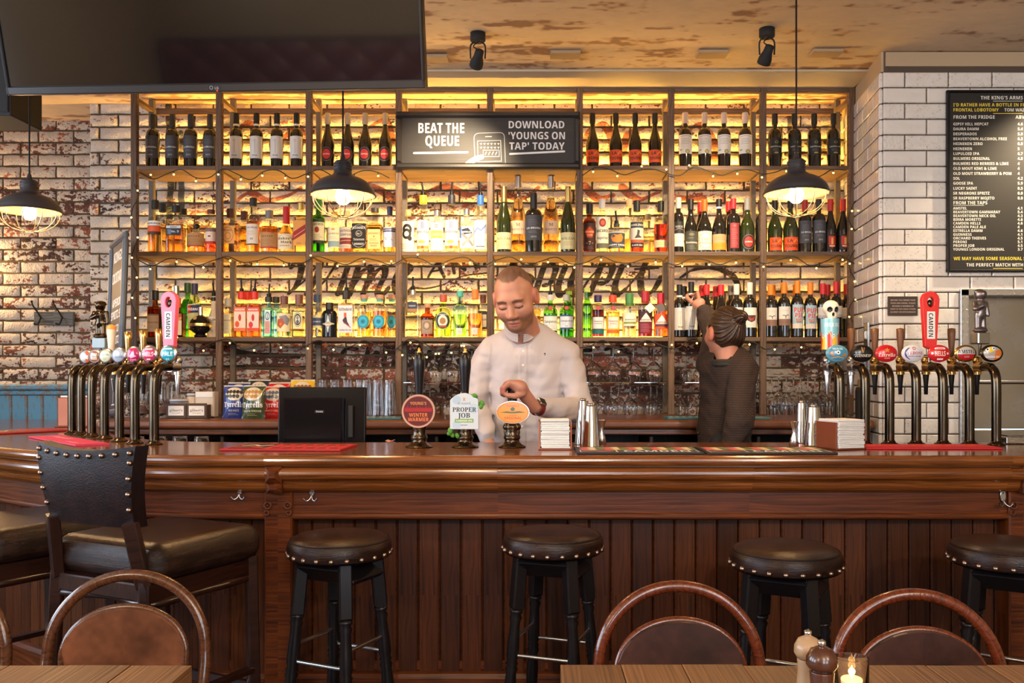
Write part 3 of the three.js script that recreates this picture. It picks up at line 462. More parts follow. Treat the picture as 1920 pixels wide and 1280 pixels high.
// ---------- bottles ----------
const liquids = {}, glasses = {}, caps = {};
const liq = (k) => liquids[k] ??= phy(0xffffff, 0.02, { transmission: 1, thickness: 0.05, ior: 1.36, attenuationColor: lin(...({
  amber: [0.97, 0.6, 0.2], honey: [1, 0.72, 0.3], orange: [0.97, 0.5, 0.14], pale: [0.98, 0.9, 0.66], clear: [0.93, 0.94, 0.9], red: [0.72, 0.1, 0.04], dark: [0.4, 0.14, 0.04], green: [0.22, 0.6, 0.12], lime: [0.66, 0.82, 0.22], yellow: [0.98, 0.82, 0.2], blue: [0.35, 0.74, 0.86], rose: [0.98, 0.66, 0.34], purple: [0.28, 0.03, 0.05], coral: [0.98, 0.36, 0.14] })[k]), attenuationDistance: 0.05 });
const gl = (k) => glasses[k] ??= k === 'wine' ? phy(lin(0.011, 0.009, 0.006), 0.08, { clearcoat: 1, clearcoatRoughness: 0.03 }) : k === 'olive' ? phy(lin(0.022, 0.03, 0.006), 0.08, { clearcoat: 1, clearcoatRoughness: 0.03 }) : k === 'milk' ? phy(lin(0.8, 0.77, 0.7), 0.3, { transmission: 0.3, thickness: 0 }) : k === 'black' ? phy(lin(0.008, 0.008, 0.01), 0.15) :
  phy(lin(...({ clear: [0.87, 0.88, 0.84], green: [0.34, 0.68, 0.2], brown: [0.55, 0.25, 0.09], blue: [0.55, 0.84, 0.9], lime: [0.76, 0.88, 0.5], frost: [0.88, 0.89, 0.88], teal: [0.6, 0.86, 0.8] })[k]), k === 'frost' ? 0.35 : 0.03, { transmission: 1, thickness: 0, ior: 1.48 });
const cp = (c) => caps[c] ??= c === 'gold' ? std(lin(0.75, 0.55, 0.2), 0.35, { metalness: 1 }) : c === 'silver' ? std(lin(0.6, 0.6, 0.62), 0.3, { metalness: 1 }) : std(new THREE.Color(c), 0.45);
const KIND = { bord: [0.6, 0.74, 'r'], burg: [0.42, 0.8, 's'], champ: [0.4, 0.84, 's'], spirit: [0.58, 0.72, 'r'], tall: [0.64, 0.78, 's'], dome: [0.55, 0.72, 'r'], cone: [0.34, 0.72, 's'], stub: [0.66, 0.8, 'r'] };
function profile(kind, R0, N, h) {
  const [yb, yn, sh] = KIND[kind], p = [[0.0001, 0.004], [R0 * 0.9, 0], [R0, h * 0.025], [R0, h * yb]];
  for (let i = 1; i <= 8; i++) { const t = i / 8, k = sh === 'r' ? Math.pow(Math.cos(t * Math.PI / 2), 0.75) : (1 + Math.cos(Math.PI * t)) / 2; p.push([N + (R0 - N) * k, h * lerp(yb, yn, sh === 'r' ? Math.sin(t * Math.PI / 2) * 0.75 + t * 0.25 : t)]); }
  p.push([N, h * 0.965], [N * 1.14, h * 0.968], [N * 1.14, h * 0.995], [N * 0.7, h], [0.0001, h]); return p;
}
function roundRect(w, d, r, s = new THREE.Shape()) { const x = w / 2, y = d / 2; s.moveTo(-x + r, -y); s.lineTo(x - r, -y); s.quadraticCurveTo(x, -y, x, -y + r); s.lineTo(x, y - r); s.quadraticCurveTo(x, y, x - r, y); s.lineTo(-x + r, y); s.quadraticCurveTo(-x, y, -x, y - r); s.lineTo(-x, -y + r); s.quadraticCurveTo(-x, -y, -x + r, -y); return s; }
const slab = (w, d, h, r, bev) => new THREE.ExtrudeGeometry(roundRect(w - 2 * bev, d - 2 * bev, Math.max(0.001, r - bev)), { depth: h - 2 * bev, bevelEnabled: true, bevelSize: bev, bevelThickness: bev, bevelSegments: 2, curveSegments: 4 }).rotateX(-Math.PI / 2).translate(0, bev, 0);
const ORD = ['first', 'second', 'third', 'fourth', 'fifth', 'sixth', 'seventh', 'eighth', 'ninth', 'tenth', 'eleventh', 'twelfth', 'thirteenth', 'fourteenth', 'fifteenth'];
const bayCount = {};
function bottle(row, px, w, top, o) {
  const D = o.D ?? (o.back ? 5.06 : row === 0 ? 4.98 : 4.945), base = SH[row], h = atY(top, D) - base, R0 = w / 2 * D / FOCAL, X = atX(px, D), N = o.N ?? (['bord', 'burg', 'champ'].includes(o.k) ? 0.0135 : 0.0145);
  const bay = POST.filter((p) => p < X).length - 1, key = row + '_' + bay, n = bayCount[key] = (bayCount[key] ?? -1) + 1;
  const label = `${o.d}, ${ORD[n]} bottle in ${ORD[clamp(bay, 0, 7)]} bay of ${['top', 'middle', 'lower'][row]} shelf`;
  const g = thing(o.n ?? (['bord', 'burg'].includes(o.k) ? 'wine_bottle' : o.k === 'champ' ? 'champagne_bottle' : 'spirit_bottle'), label, 'bottle', [X, base + 0.0005, -D], ['bottles on the top shelf', 'bottles on the middle shelf', 'bottles on the lower shelf'][row]);
  const glass = gl(o.g ?? 'clear'), sq = o.k === 'square', yb = sq ? (o.yb ?? 0.66) : KIND[o.k][0], dz = sq ? R0 * 2 * (o.dz ?? 0.8) : 0; let bodyR = R0;
  if (sq) {
    part('bottle_glass', merged([slab(R0 * 2, dz, h * yb, R0 * (o.rc ?? 0.3), R0 * 0.12), lathe([[R0 * 0.55, h * yb - 0.002], [N * 1.15, h * (yb + 0.04)], [N, h * (yb + 0.07)], [N, h]], 16)]), glass, g);
    if (o.q) part('liquid', slab(R0 * 1.86, dz * 0.88, h * Math.min(o.f ?? yb * 0.9, yb - 0.02), R0 * (o.rc ?? 0.3) * 0.9, R0 * 0.1).translate(0, 0.004, 0), liq(o.q), g);
  } else {
    const P = profile(o.k, R0, N, h); part('bottle_glass', lathe(P, 28), glass, g);
    if (o.q) { const f = h * (o.f ?? 0.7), L = [[0.0001, 0.008]]; for (const [r, y] of P.slice(1)) { if (y >= f) break; L.push([Math.max(0.001, r * 0.94 - 0.0008), Math.max(0.008, y)]); } const lr = L[L.length - 1][0]; const k = P.findIndex(([, y]) => y >= f), a = P[k - 1], b = P[k], rf = lerp(a[0], b[0], clamp((f - a[1]) / Math.max(1e-6, b[1] - a[1]), 0, 1)) * 0.94 - 0.0008; L.push([rf, f], [0.0001, f]); part('liquid', lathe(L, 28), liq(o.q), g); }
  }
  if (o.c) { const [col, len, wide = 1.22] = o.c, r = N * wide; part('cap', lathe([[0.0001, h * (1 - len)], [r * 1.02, h * (1 - len)], [r, h * (1 - len) + 0.002], [r, h - 0.001], [r * 0.92, h + 0.001], [0.0001, h + 0.001]], 18), cp(col), g); if (o.ring) part('neck_band', new THREE.CylinderGeometry(N * 1.25, N * 1.25, 0.011, 18, 1, true).translate(0, h * (1 - len) - 0.006, 0), cp(o.ring), g); }
  if (o.ball) part('stopper', new THREE.SphereGeometry(0.017, 16, 12).translate(0, h - 0.012, 0), cp(o.ball), g);
  for (const [r, y0, y1, ang] of o.l ?? []) {
    const hh = h * (y1 - y0), yc = h * (y0 + y1) / 2;
    if (sq || o.flatLabel) part('front_label', flat(R0 * 2 * (ang ?? 0.8), hh, r).translate(0, yc, (sq ? dz / 2 : R0) + 0.0009), printMat, g); else part('front_label', (ROUND.has(r) ? roundLabel(R0 + 0.0009, hh, ang, r, r === P1.diamond ? 4 : 32) : wrap(R0 + 0.0009, hh, ang ?? 2.4, r)).translate(0, yc, 0), printMat, g);
  }
  if (o.pour) { const t = o.pour; part('pourer', merged([new THREE.CylinderGeometry(0.011, 0.013, 0.022, 12).translate(0, h + 0.008, 0), tube([V3(0, h + 0.015, 0), V3(0.004 * t, h + 0.04, 0), V3(0.012 * t, h + 0.075, 0)], 0.0052, 8, 8)]), M.black, g); }
  return g;
}
const S = 'serif', MB = 'monospace';
// label prints
const P1 = {
  slate: print(84, 120, '#43444a', (w, h) => { lines(w, 22, 4, 8, '#6a6c72', 0.5); T('LA BRUNA', 42, 62, 12, '#d8d8da', 'sans-serif', 1, 'center', 60); lines(w, 76, 2, 6, '#777', 0.5); T('2019', 42, 104, 10, '#aaa'); }),
  white: print(84, 124, '#d9d6d0', (w) => { R(41, 16, 2, 80, '#8d8a84'); lines(w, 20, 2, 7, '#aaa', 0.3); T('RIOJA', 42, 108, 10, '#555'); }),
  ringRed: print(96, 96, '#17100e', () => { C(48, 48, 45, '#3a2a28'); C(48, 48, 37, '#17100e'); C(48, 48, 31, '#d8342c'); O(48, 48, 42, '#7c6a66', 3); T('BARBERA', 48, 48, 11, '#f3e3d6'); }),
  orange: print(110, 96, '#e2521d', () => { T('LA', 22, 26, 30, '#1b120c', 'sans-serif', 1, 'left'); T('TOURNE', 55, 64, 30, '#1b120c', 'sans-serif', 1, 'center', 98); LN([[66, 36], [80, 14], [96, 30]], '#f0b85a', 5); }),
  seal: print(90, 110, '#ece6da', (w) => { LN([[10, 12], [45, 6], [80, 12]], '#a79', 2); lines(w, 24, 4, 9, '#9a958a', 0.7); R(6, 84, 16, 8, '#7fae86'); C(52, 98, 13, '#c9b87a'); O(52, 98, 10, '#6d6135', 2); }),
  blackGold: print(84, 96, '#161414', (w) => { C(42, 24, 9, '#8b7b3a'); PG([[36, 18], [48, 18], [42, 34]], '#161414'); T('CASTELLANI', 42, 50, 11, '#cfcabb', 'sans-serif', 1, 'center', 70); lines(w, 64, 2, 8, '#8d8a7a', 0.5); C(42, 86, 12, '#a08a4a', 5); }),
  orangeBand: print(80, 96, '#1c1a1a', (w) => { R(0, 0, 80, 34, '#e9e4da'); T('BENRIACH', 40, 17, 15, '#1c1a1a', 'sans-serif', 1, 'center', 74); R(0, 36, 80, 38, '#df5a23'); R(0, 74, 80, 22, '#4a2a1c'); }),
  blackWhite: print(100, 76, '#20242a', () => { R(0, 0, 100, 20, '#cfd6da'); T('GRANT', 50, 11, 14, '#20242a'); T('No. 3', 56, 46, 24, '#e6e6e6', S); R(8, 30, 26, 38, '#5f7f98'); }),
  tan: print(110, 90, '#b98a58', (w) => { T('BULLET', 55, 20, 15, '#50331c', S); lines(w, 38, 5, 9, '#7a5532', 0.75); R(0, 82, 110, 8, '#a33'); }),
  slim: print(60, 120, '#e8d3c4', () => { R(0, 0, 60, 24, '#8a6a5c'); C(30, 60, 14, '#efe6de'); C(30, 60, 7, '#a3412c'); R(0, 98, 60, 22, '#c33a2e'); }),
  frame: print(100, 110, '#e6a85c', (w) => { O(50, 55, 40, '#9a5a22', 3, 46); T('RESERVE', 50, 28, 14, '#6d3a12', S, 1, 'center', 60); O(50, 62, 20, '#9a5a22', 3); lines(w, 90, 2, 7, '#9a5a22', 0.4); }),
  cream: print(84, 130, '#e8ddcc', (w) => { T('DALMOR', 42, 22, 14, '#5d5a55', S, 1, 'center', 72); lines(w, 42, 4, 8, '#aba392', 0.6); T('10', 42, 92, 16, '#444', S); R(0, 122, 84, 8, '#3b2e26'); }),
  makers: print(110, 110, '#eadab8', (w) => { LN([[0, 30], [55, 6], [110, 30]], '#d9c293', 6); T("Maker's", 58, 34, 24, '#2a1b12', S); T('Mark', 66, 60, 24, '#2a1b12', S); T('WHISKY', 55, 84, 13, '#6a4a2e', S); }),
  redSlash: print(84, 130, '#e9a24a', () => { PG([[0, 60], [84, 20], [84, 64], [0, 104]], '#a5221f'); LN([[6, 84], [80, 46]], '#e9c9a0', 3); lines(84, 114, 2, 6, '#8a5a22', 0.5); }),
  jameson: print(96, 130, '#e6d9b0', (w) => { R(0, 0, 96, 16, '#23401f'); T('JAMESON', 48, 28, 17, '#1d3a1e', S, 1, 'center', 90); C(48, 58, 13, '#a5331f', 16); lines(w, 84, 4, 8, '#857a52', 0.7); R(0, 116, 96, 14, '#2c3322'); }),
  clement: print(90, 130, '#e8dcb4', (w) => { T('CLEMENT', 45, 40, 15, '#7a6a3e', S, 1, 'center', 78); lines(w, 58, 3, 8, '#a9986a', 0.6); R(6, 88, 78, 36, '#8fa3a0'); C(45, 14, 10, '#d9922c', 6); }),
  southern: print(100, 120, '#cdb9a2', (w) => { T('SOUTHERN', 50, 20, 18, '#3a3d48', 'sans-serif', 1, 'center', 96); T('COMFORT', 50, 42, 18, '#3a3d48', 'sans-serif', 1, 'center', 96); R(0, 60, 100, 36, '#7a2418'); LN([[10, 78], [90, 74]], '#e0b08a', 3); lines(w, 104, 2, 7, '#a5562e', 0.6); }),
  jack: print(100, 130, '#191614', (w) => { O(50, 65, 60, '#cfc8ba', 2, 58); T("JACK DANIEL'S", 50, 22, 16, '#eee8dc', S, 1, 'center', 92); O(50, 52, 22, '#cfc8ba', 2.5, 14); T('No.7', 50, 53, 14, '#eee8dc', S); T('Tennessee', 50, 82, 16, '#eee8dc', S, 0); T('WHISKEY', 50, 106, 14, '#eee8dc', S); }),
  honey: print(100, 120, '#e2bd7c', (w) => { T("JACK DANIEL'S", 50, 24, 15, '#6a4217', S, 1, 'center', 92); C(50, 44, 5, '#8a5a22'); lines(w, 58, 2, 8, '#94652c', 0.7); T('TENNESSEE', 50, 84, 13, '#7a4e1e', S); T('HONEY', 50, 100, 14, '#7a4e1e', S); }),
  vs: print(90, 130, '#ece7e4', (w) => { R(4, 6, 82, 24, '#3b3567'); T('COURVOISIER', 45, 18, 12, '#e8dcc8', S, 1, 'center', 76); T('V.S.', 45, 76, 28, '#4a4a55', S, 0); lines(w, 104, 2, 7, '#bbb', 0.6); }),
  eight: print(90, 150, '#efe6cf', (w) => { O(45, 40, 20, '#1c1814', 14); C(42, 62, 26, '#1c1814'); C(42, 62, 13, '#efe6cf'); C(60, 84, 12, '#1c1814'); lines(w, 112, 3, 10, '#8f866f', 0.6); }),
  ketel: print(90, 150, '#d8d2cc', (w) => { R(34, 6, 22, 38, '#8388a2'); T('Ketel One', 45, 60, 19, '#2b2b33', S, 1, 'center', 84); lines(w, 76, 3, 8, '#aaa', 0.6); C(40, 112, 20, '#d8a34a', 9); R(4, 132, 82, 16, '#c98f2c'); C(45, 140, 8, '#8a4a1c'); }),
  lemon: print(90, 130, '#fbf1d6', (w) => { C(45, 16, 9, '#6a6440'); C(45, 16, 5, '#f3eac0'); R(8, 38, 74, 34, '#f3d03a'); T('LIMON', 45, 56, 22, '#fdf3b0'); lines(w, 84, 4, 9, '#d9c98f', 0.7); }),
  cross: print(100, 130, '#eeeae2', () => { R(0, 0, 20, 70, '#4f6ea8'); PG([[20, 20], [60, 10], [90, 40], [40, 50]], '#20242c'); LN([[28, 46], [90, 110]], '#8a8580', 16); LN([[88, 50], [30, 112]], '#9c968e', 16); T('ABSOLUT', 52, 34, 13, '#fff'); }),
  goose: print(90, 150, '#dcdad8', (w) => { PG([[0, 40], [30, 20], [60, 34], [90, 12], [90, 70], [0, 74]], '#a7b2d0'); LN([[10, 60], [30, 40], [48, 54], [80, 26]], '#6f82b5', 7); T('GREY GOOSE', 45, 100, 14, '#8f9bb8', 'sans-serif', 1, 'center', 82); R(20, 134, 50, 5, '#555'); }),
  champ: print(100, 100, '#d9cf9d', (w) => { T('BOLZAN', 50, 36, 18, '#6d7a55', S, 1, 'center', 84); lines(w, 56, 3, 9, '#9a9a6a', 0.6); }),
  minuty: print(100, 80, '#edc9a4', () => { T('M', 50, 24, 26, '#8a6a5c', S); T('MINUTY', 50, 52, 17, '#8a6a5c', S, 1, 'center', 80); }),
  havana: print(100, 150, '#3a1710', (w) => { C(50, 50, 34, '#5a2416'); PG([[50, 20], [78, 44], [66, 78], [34, 78], [22, 44]], '#c9481f'); T('HAVANA', 50, 48, 14, '#f0c89a'); T('CLUB', 50, 64, 13, '#f0c89a'); T('- 7 -', 50, 108, 26, '#e9b98a', S); lines(w, 130, 2, 8, '#9a5a3a', 0.7); }),
  bacardi: print(90, 150, '#e9e2c6', (w) => { C(45, 28, 20, '#a32b20'); C(45, 28, 12, '#d9694a'); T('BACARDI', 45, 66, 18, '#2a2620', 'sans-serif', 1, 'center', 84); T('Superior', 45, 100, 16, '#2a2620', S, 1); R(0, 126, 90, 24, '#6d6a55'); }),
  puppy: print(120, 120, '#43484a', () => { R(0, 0, 120, 8, '#c9c2b0'); PG([[36, 14], [60, 24], [84, 14], [98, 40], [86, 70], [60, 80], [34, 70], [22, 40]], '#d9822c'); PG([[36, 14], [50, 34], [30, 44]], '#43484a'); T('DUPPY SHARE', 60, 96, 17, '#eee', 'sans-serif', 1, 'center', 108); lines(120, 110, 1, 6, '#bbb', 0.5); }),
  crow: print(96, 150, '#cdbfae', (w) => { R(0, 0, 96, 34, '#20262c'); T('GOSLINGS', 48, 17, 17, '#e5e0d4', S, 1, 'center', 90); PG([[48, 44], [62, 50], [58, 78], [76, 92], [30, 96], [44, 74]], '#33302e'); R(0, 104, 96, 18, '#b8532e'); R(0, 122, 96, 28, '#231d22'); T('BLACK SEAL', 48, 136, 13, '#ddd', 'sans-serif', 1, 'center', 84); }),
  plain: print(90, 40, '#dcb98a', (w) => lines(w, 12, 2, 10, '#a2743e', 0.7)),
  darkGreen: print(90, 120, '#3e3f36', (w) => { C(45, 20, 16, '#6d6a50', 8); lines(w, 40, 1, 8, '#999', 0.5); T('Rosemount', 50, 66, 17, '#d8d4c4', S, 1, 'center', 80); lines(w, 84, 3, 9, '#8a8878', 0.6); }),
  ornate: print(110, 120, '#e9dcc0', () => { O(55, 60, 44, '#b09a6a', 2, 48); for (let i = 0; i < 16; i++) C(55 + 46 * Math.cos(i * 0.393), 60 + 50 * Math.sin(i * 0.393), 3, '#a98f5a'); T('Côtes', 55, 50, 20, '#5d4a33', S, 0); T('Ventoux', 55, 74, 19, '#5d4a33', S, 0, 'center', 82); }),
  tanOrange: print(100, 110, '#b79368', (w) => { lines(w, 16, 3, 10, '#8a6a48', 0.7); R(0, 60, 100, 50, '#ee8a22'); lines(w, 76, 2, 9, '#c4660f', 0.6); }),
  claret: print(70, 150, '#8d2f34', (w) => { C(35, 16, 12, '#b5595a', 7); lines(w, 36, 10, 11, '#c98a86', 0.7); }),
  shield: print(70, 90, '#2b1210', () => { PG([[10, 10], [60, 10], [60, 60], [35, 84], [10, 60]], '#b8321f'); R(28, 20, 14, 40, '#e0a05a'); R(16, 66, 38, 7, '#e8c8a0'); }),
  whiteDark: print(80, 120, '#24221f', (w) => { T('NOVAS', 40, 24, 14, '#bbb', S); LN([[10, 40], [40, 32], [70, 40]], '#aaa', 2); R(0, 56, 80, 60, '#e3ddd0'); lines(w, 74, 3, 10, '#b5ae9f', 0.5); }),
  tanBox: print(90, 120, '#bb946a', (w) => { R(0, 0, 90, 10, '#7a5a3a'); T('DISARONNO', 45, 56, 15, '#5d3a1e', S, 1, 'center', 82); lines(w, 76, 3, 9, '#8a6540', 0.6); }),
  cointreau: print(90, 140, '#e8d9c4', (w) => { R(0, 0, 90, 44, '#b4572e'); LN([[0, 60], [90, 28]], '#d9a078', 16); lines(w, 84, 4, 10, '#b9a78c', 0.6); }),
  cinzano: print(96, 130, '#c9cf9a', (w) => { PG([[0, 10], [96, 2], [96, 44], [0, 52]], '#23306a'); PG([[0, 10], [40, 6], [40, 48], [0, 52]], '#b5271f'); T('CINZANO', 48, 28, 19, '#fff', 'sans-serif', 1, 'center', 92); lines(w, 70, 5, 9, '#8a8f5a', 0.6); }),
  malibu: print(110, 60, null, () => { sx.clearRect(0, 0, 110, 60); R(0, 0, 110, 60, '#efe6d2'); T('MALIBU', 55, 30, 25, '#2a2622', S, 1, 'center', 100); }),
  bretts: print(80, 140, '#e9deb4', (w) => { T('BURNETTS', 40, 46, 14, '#4a4a40', S, 1, 'center', 74); lines(w, 64, 5, 10, '#a9a07a', 0.6); }),
  beefPink: print(96, 140, '#f3d8c4', (w) => { R(0, 0, 96, 26, '#e5674a'); T('BEEFEATER', 48, 14, 15, '#fff', 'sans-serif', 1, 'center', 88); C(48, 62, 12, '#c9402e', 20); C(26, 100, 18, '#e2562f'); R(0, 122, 96, 18, '#e8774a'); }),
  beefRed: print(96, 140, '#f6d3c6', (w) => { R(0, 0, 96, 26, '#d93a2e'); T('BEEFEATER', 48, 14, 15, '#fff', 'sans-serif', 1, 'center', 88); C(48, 62, 12, '#c22a22', 20); C(30, 104, 18, '#d8342a'); R(0, 122, 96, 18, '#dd4a34'); }),
  bombay: print(70, 150, '#cfe2e2', (w) => { C(35, 34, 26, '#2f5a78'); C(35, 34, 19, '#d7e6e0'); R(32, 20, 6, 30, '#33506a'); R(4, 66, 62, 80, '#d59a90'); lines(w, 80, 5, 11, '#8a5a55', 0.7); }),
  leaf: print(100, 120, '#efe2b0', () => { PG([[30, 20], [70, 10], [96, 40], [80, 80], [50, 60]], '#8d8a94'); PG([[20, 40], [50, 30], [64, 66], [40, 100], [14, 76]], '#b5562a'); C(40, 70, 8, '#d97a3c'); }),
  emblem: print(100, 130, '#efe0a0', () => { C(50, 60, 36, '#3a3844', 44); C(50, 60, 26, '#efe6bf', 32); C(50, 46, 14, '#8a8a8a'); C(50, 76, 15, '#5a5860'); O(50, 60, 42, '#3a3844', 3, 52); }),
  navyBand: print(80, 90, '#eee0a4', () => { R(0, 18, 80, 54, '#4a5878'); T('SIPSMITH', 40, 45, 13, '#dfe3ea', 'sans-serif', 1, 'center', 72); }),
  diamond: print(110, 110, '#14110f', () => { PG([[55, 4], [106, 55], [55, 106], [4, 55]], '#e8dcc6'); T("HENDRICK'S", 55, 50, 16, '#4a4238', S, 1, 'center', 84); T('GIN', 55, 68, 14, '#4a4238', S); }),
  bird: print(100, 140, '#e6d8da', () => { T('Gilliebird', 50, 20, 21, '#222', 'sans-serif', 1, 'center', 90); R(40, 38, 18, 22, '#d9582e'); PG([[46, 60], [58, 60], [64, 84], [80, 104], [40, 92], [30, 76]], '#3a2a3a'); LN([[42, 88], [84, 112]], '#a3452a', 5); T('London Dry Gin', 50, 126, 12, '#333', 'sans-serif', 1, 'center', 86); }),
  disc: print(96, 96, '#1f9fc0', () => { C(48, 48, 48, '#2aa6c4'); O(48, 48, 40, '#1b7f9c', 5); O(48, 48, 28, '#5fc6da', 2); C(48, 48, 15, '#176f8e'); }),
  square4: print(96, 70, '#2c3350', () => { T('TARQUIN', 48, 24, 15, '#d8d4c4', S, 1, 'center', 80); R(4, 44, 88, 22, '#a37a45'); }),
  monkey: print(90, 110, '#a58f78', (w) => { O(45, 46, 24, '#5a4636', 4, 30); C(45, 46, 14, '#c4b29a', 18); lines(w, 88, 2, 8, '#5a4636', 0.6); R(2, 2, 86, 3, '#5a4636'); R(2, 105, 86, 3, '#5a4636'); }),
  plymouth: print(110, 120, '#b7cf6a', () => { C(55, 60, 50, '#2e3a4c', 54); C(55, 62, 34, '#e9dfc8', 38); C(55, 62, 20, '#a5784e', 22); R(30, 92, 50, 14, '#a3512c'); T('PLYMOUTH', 55, 20, 14, '#e8e2cf', S, 1, 'center', 80); }),
  blackCard: print(80, 130, '#22211f', () => { R(10, 24, 60, 90, '#d8cbb4'); R(14, 34, 22, 70, '#33302c'); T('GIN', 52, 60, 18, '#33302c'); }),
  tanq: print(100, 90, '#e9e6da', (w) => { R(0, 0, 100, 6, '#33503a'); T('Tanqueray', 50, 38, 19, '#33443a', S, 1, 'center', 88); lines(w, 58, 3, 9, '#9aa39a', 0.6); }),
  tanqBlue: print(100, 110, '#dcdfe2', (w) => { R(0, 0, 100, 10, '#23427a'); R(0, 100, 100, 10, '#23427a'); T('Tanqueray', 50, 46, 19, '#33445a', S, 1, 'center', 88); lines(w, 66, 2, 9, '#9aa3b0', 0.6); T('0.0', 50, 88, 12, '#445'); }),
  waxSeal: print(48, 48, '#a3231c', () => { C(24, 24, 23, '#b82a22'); O(24, 24, 15, '#7c1712', 4); }),
  rangpur: print(110, 150, '#23242a', (w) => { R(6, 6, 98, 100, '#d9d4cc'); R(14, 14, 82, 84, '#e6e2dc'); T('Tanqueray', 55, 42, 17, '#3a3a40', S, 1, 'center', 76); T('RANGPUR', 55, 62, 12, '#5a4a5a', S); R(0, 112, 110, 38, '#1f6a66'); }),
  sevilla: print(110, 140, '#efb21e', (w) => { R(14, 6, 84, 96, '#e8d8c8'); T('Tanqueray', 55, 40, 17, '#5a4034', S, 1, 'center', 76); T('SEVILLA', 55, 62, 12, '#8a4a2c', S); R(0, 112, 110, 28, '#e2651e'); }),
  warner: print(110, 110, '#e9dfbc', (w) => { PG([[55, 6], [106, 70], [4, 70]], '#e8e0cf'); LN([[55, 6], [106, 70]], '#8a8264', 2); T("WARNER'S", 55, 58, 16, '#4a4a3a', 'sans-serif', 1, 'center', 86); R(4, 76, 102, 16, '#7f8a3c'); }),
  warnerRed: print(110, 150, '#3a1414', (w) => { PG([[55, 10], [104, 70], [6, 70]], '#eaddd0'); T("WARNER'S", 55, 58, 16, '#7c1c24', 'sans-serif', 1, 'center', 86); R(0, 76, 110, 74, '#7a1a2a'); lines(w, 88, 5, 11, '#c98a96', 0.75); }),
  warnerOr: print(110, 110, '#ef4f1e', (w) => { PG([[55, 6], [104, 74], [6, 74]], '#e6ddd4'); T("WARNER'S", 55, 62, 16, '#5a3a3a', 'sans-serif', 1, 'center', 86); R(4, 78, 102, 18, '#4a3a44'); }),
  tag: print(60, 60, '#e6dfd2', (w) => lines(w, 22, 3, 8, '#b98a5a', 0.5)),
  bowl: print(100, 130, '#ded8ce', (w) => { PG([[18, 50], [82, 50], [74, 84], [50, 96], [26, 84]], '#4a2438'); PG([[26, 52], [50, 74], [74, 52], [64, 84], [40, 86]], '#a5452c'); lines(w, 108, 2, 8, '#aaa', 0.5); }),
  tree: print(100, 130, '#dcd7cf', (w) => { LN([[50, 80], [50, 66], [40, 60], [30, 62]], '#2a2420', 4); LN([[50, 66], [62, 58], [72, 60]], '#2a2420', 4); R(0, 86, 100, 44, '#8b6a5c'); lines(w, 20, 2, 9, '#aaa', 0.6); lines(w, 104, 2, 8, '#6d5044', 0.6); }),
  pup: print(96, 150, '#a7c4d2', () => { R(0, 120, 96, 30, '#e8dccb'); T('PUP', 48, 34, 44, '#d9432a', 'sans-serif', 1, 'center', 76); T('PIE', 48, 68, 38, '#d9432a', 'sans-serif', 1, 'center', 66); T('NO', 48, 98, 30, '#e0602c', 'sans-serif', 1, 'center', 60); T('ROSSO', 48, 112, 10, '#334'); }),
  redWhite: print(90, 80, '#e0dad2', (w) => { lines(w, 22, 4, 10, '#b0a9a0', 0.6); R(0, 60, 90, 20, '#b9b2b4'); }),
};
const ROUND = new Set([P1.ringRed, P1.disc, P1.plymouth, P1.diamond]);
function roundLabel(rad, h, ang, r, n) { const g = new THREE.CircleGeometry(1, n), p = g.attributes.position; uvTo(g, r); const q = []; for (let i = 0; i < p.count; i++) { const a = p.getX(i) * ang / 2; q.push(a, p.getY(i)); } const fine = new THREE.BufferGeometry(), pos = [], uv = [], K = 10; // rings bent round the bottle
  for (let k = 0; k < K; k++) for (let i = 0; i < n; i++) { const c = (kk, ii) => { const t = kk / K, a = ii / n * Math.PI * 2; return [Math.cos(a) * t, Math.sin(a) * t]; }, A4 = c(k, i), B4 = c(k + 1, i), C4 = c(k + 1, i + 1), D4 = c(k, i + 1); for (const [x, y] of [A4, B4, C4, A4, C4, D4]) { pos.push(Math.sin(x * ang / 2) * rad, y * h / 2, Math.cos(x * ang / 2) * rad); uv.push(lerp(r[0], r[2], x / 2 + 0.5), lerp(r[1], r[3], y / 2 + 0.5)); } }
  fine.setAttribute('position', new THREE.Float32BufferAttribute(pos, 3)); fine.setAttribute('uv', new THREE.Float32BufferAttribute(uv, 2)); fine.computeVertexNormals(); return fine; }
const Lb = (k, y0, y1, a) => [[P1[k], y0, y1, a]];
const four = (xs, w, top, o) => xs.forEach((x) => bottle(0, x, w, top, o));
four([286.5, 323.4, 357.6, 394], 25, 215, { k: 'bord', g: 'wine', c: ['#2b2a2c', 0.24], l: Lb('slate', 0.2, 0.6, 2.6), d: 'dark wine bottle with slate grey label' });
four([443.1, 481.1, 519.4, 556.3], 24, 213, { k: 'bord', g: 'wine', c: ['#0b0a0a', 0.19], ring: '#ddd8d0', l: Lb('white', 0.19, 0.58, 2.5), d: 'dark wine bottle with tall white label' });
four([614.6, 652, 685, 722.5], 25, 213, { k: 'burg', g: 'wine', c: ['silver', 0.2], l: [[P1.ringRed, 0.13, 0.4, 2.0]], d: 'silver capped wine bottle with red ring label' });
four([1111, 1154.7, 1191, 1228], 25, 213, { k: 'burg', g: 'wine', c: ['#0d0b0a', 0.18], l: Lb('orange', 0.12, 0.34, 2.3), d: 'dark wine bottle with low orange label' });
four([1284.7, 1321, 1357.4, 1397], 25, 212, { k: 'bord', g: 'wine', c: ['#c9b6ae', 0.19], l: Lb('seal', 0.27, 0.6, 2.5), d: 'pink capped wine bottle with white sealed label' });
four([1452.8, 1489.7, 1526.6, 1563], 25, 214, { k: 'bord', g: 'wine', c: ['#100e0d', 0.19], l: Lb('blackGold', 0.26, 0.55, 2.4), d: 'black wine bottle with black and gold label' });
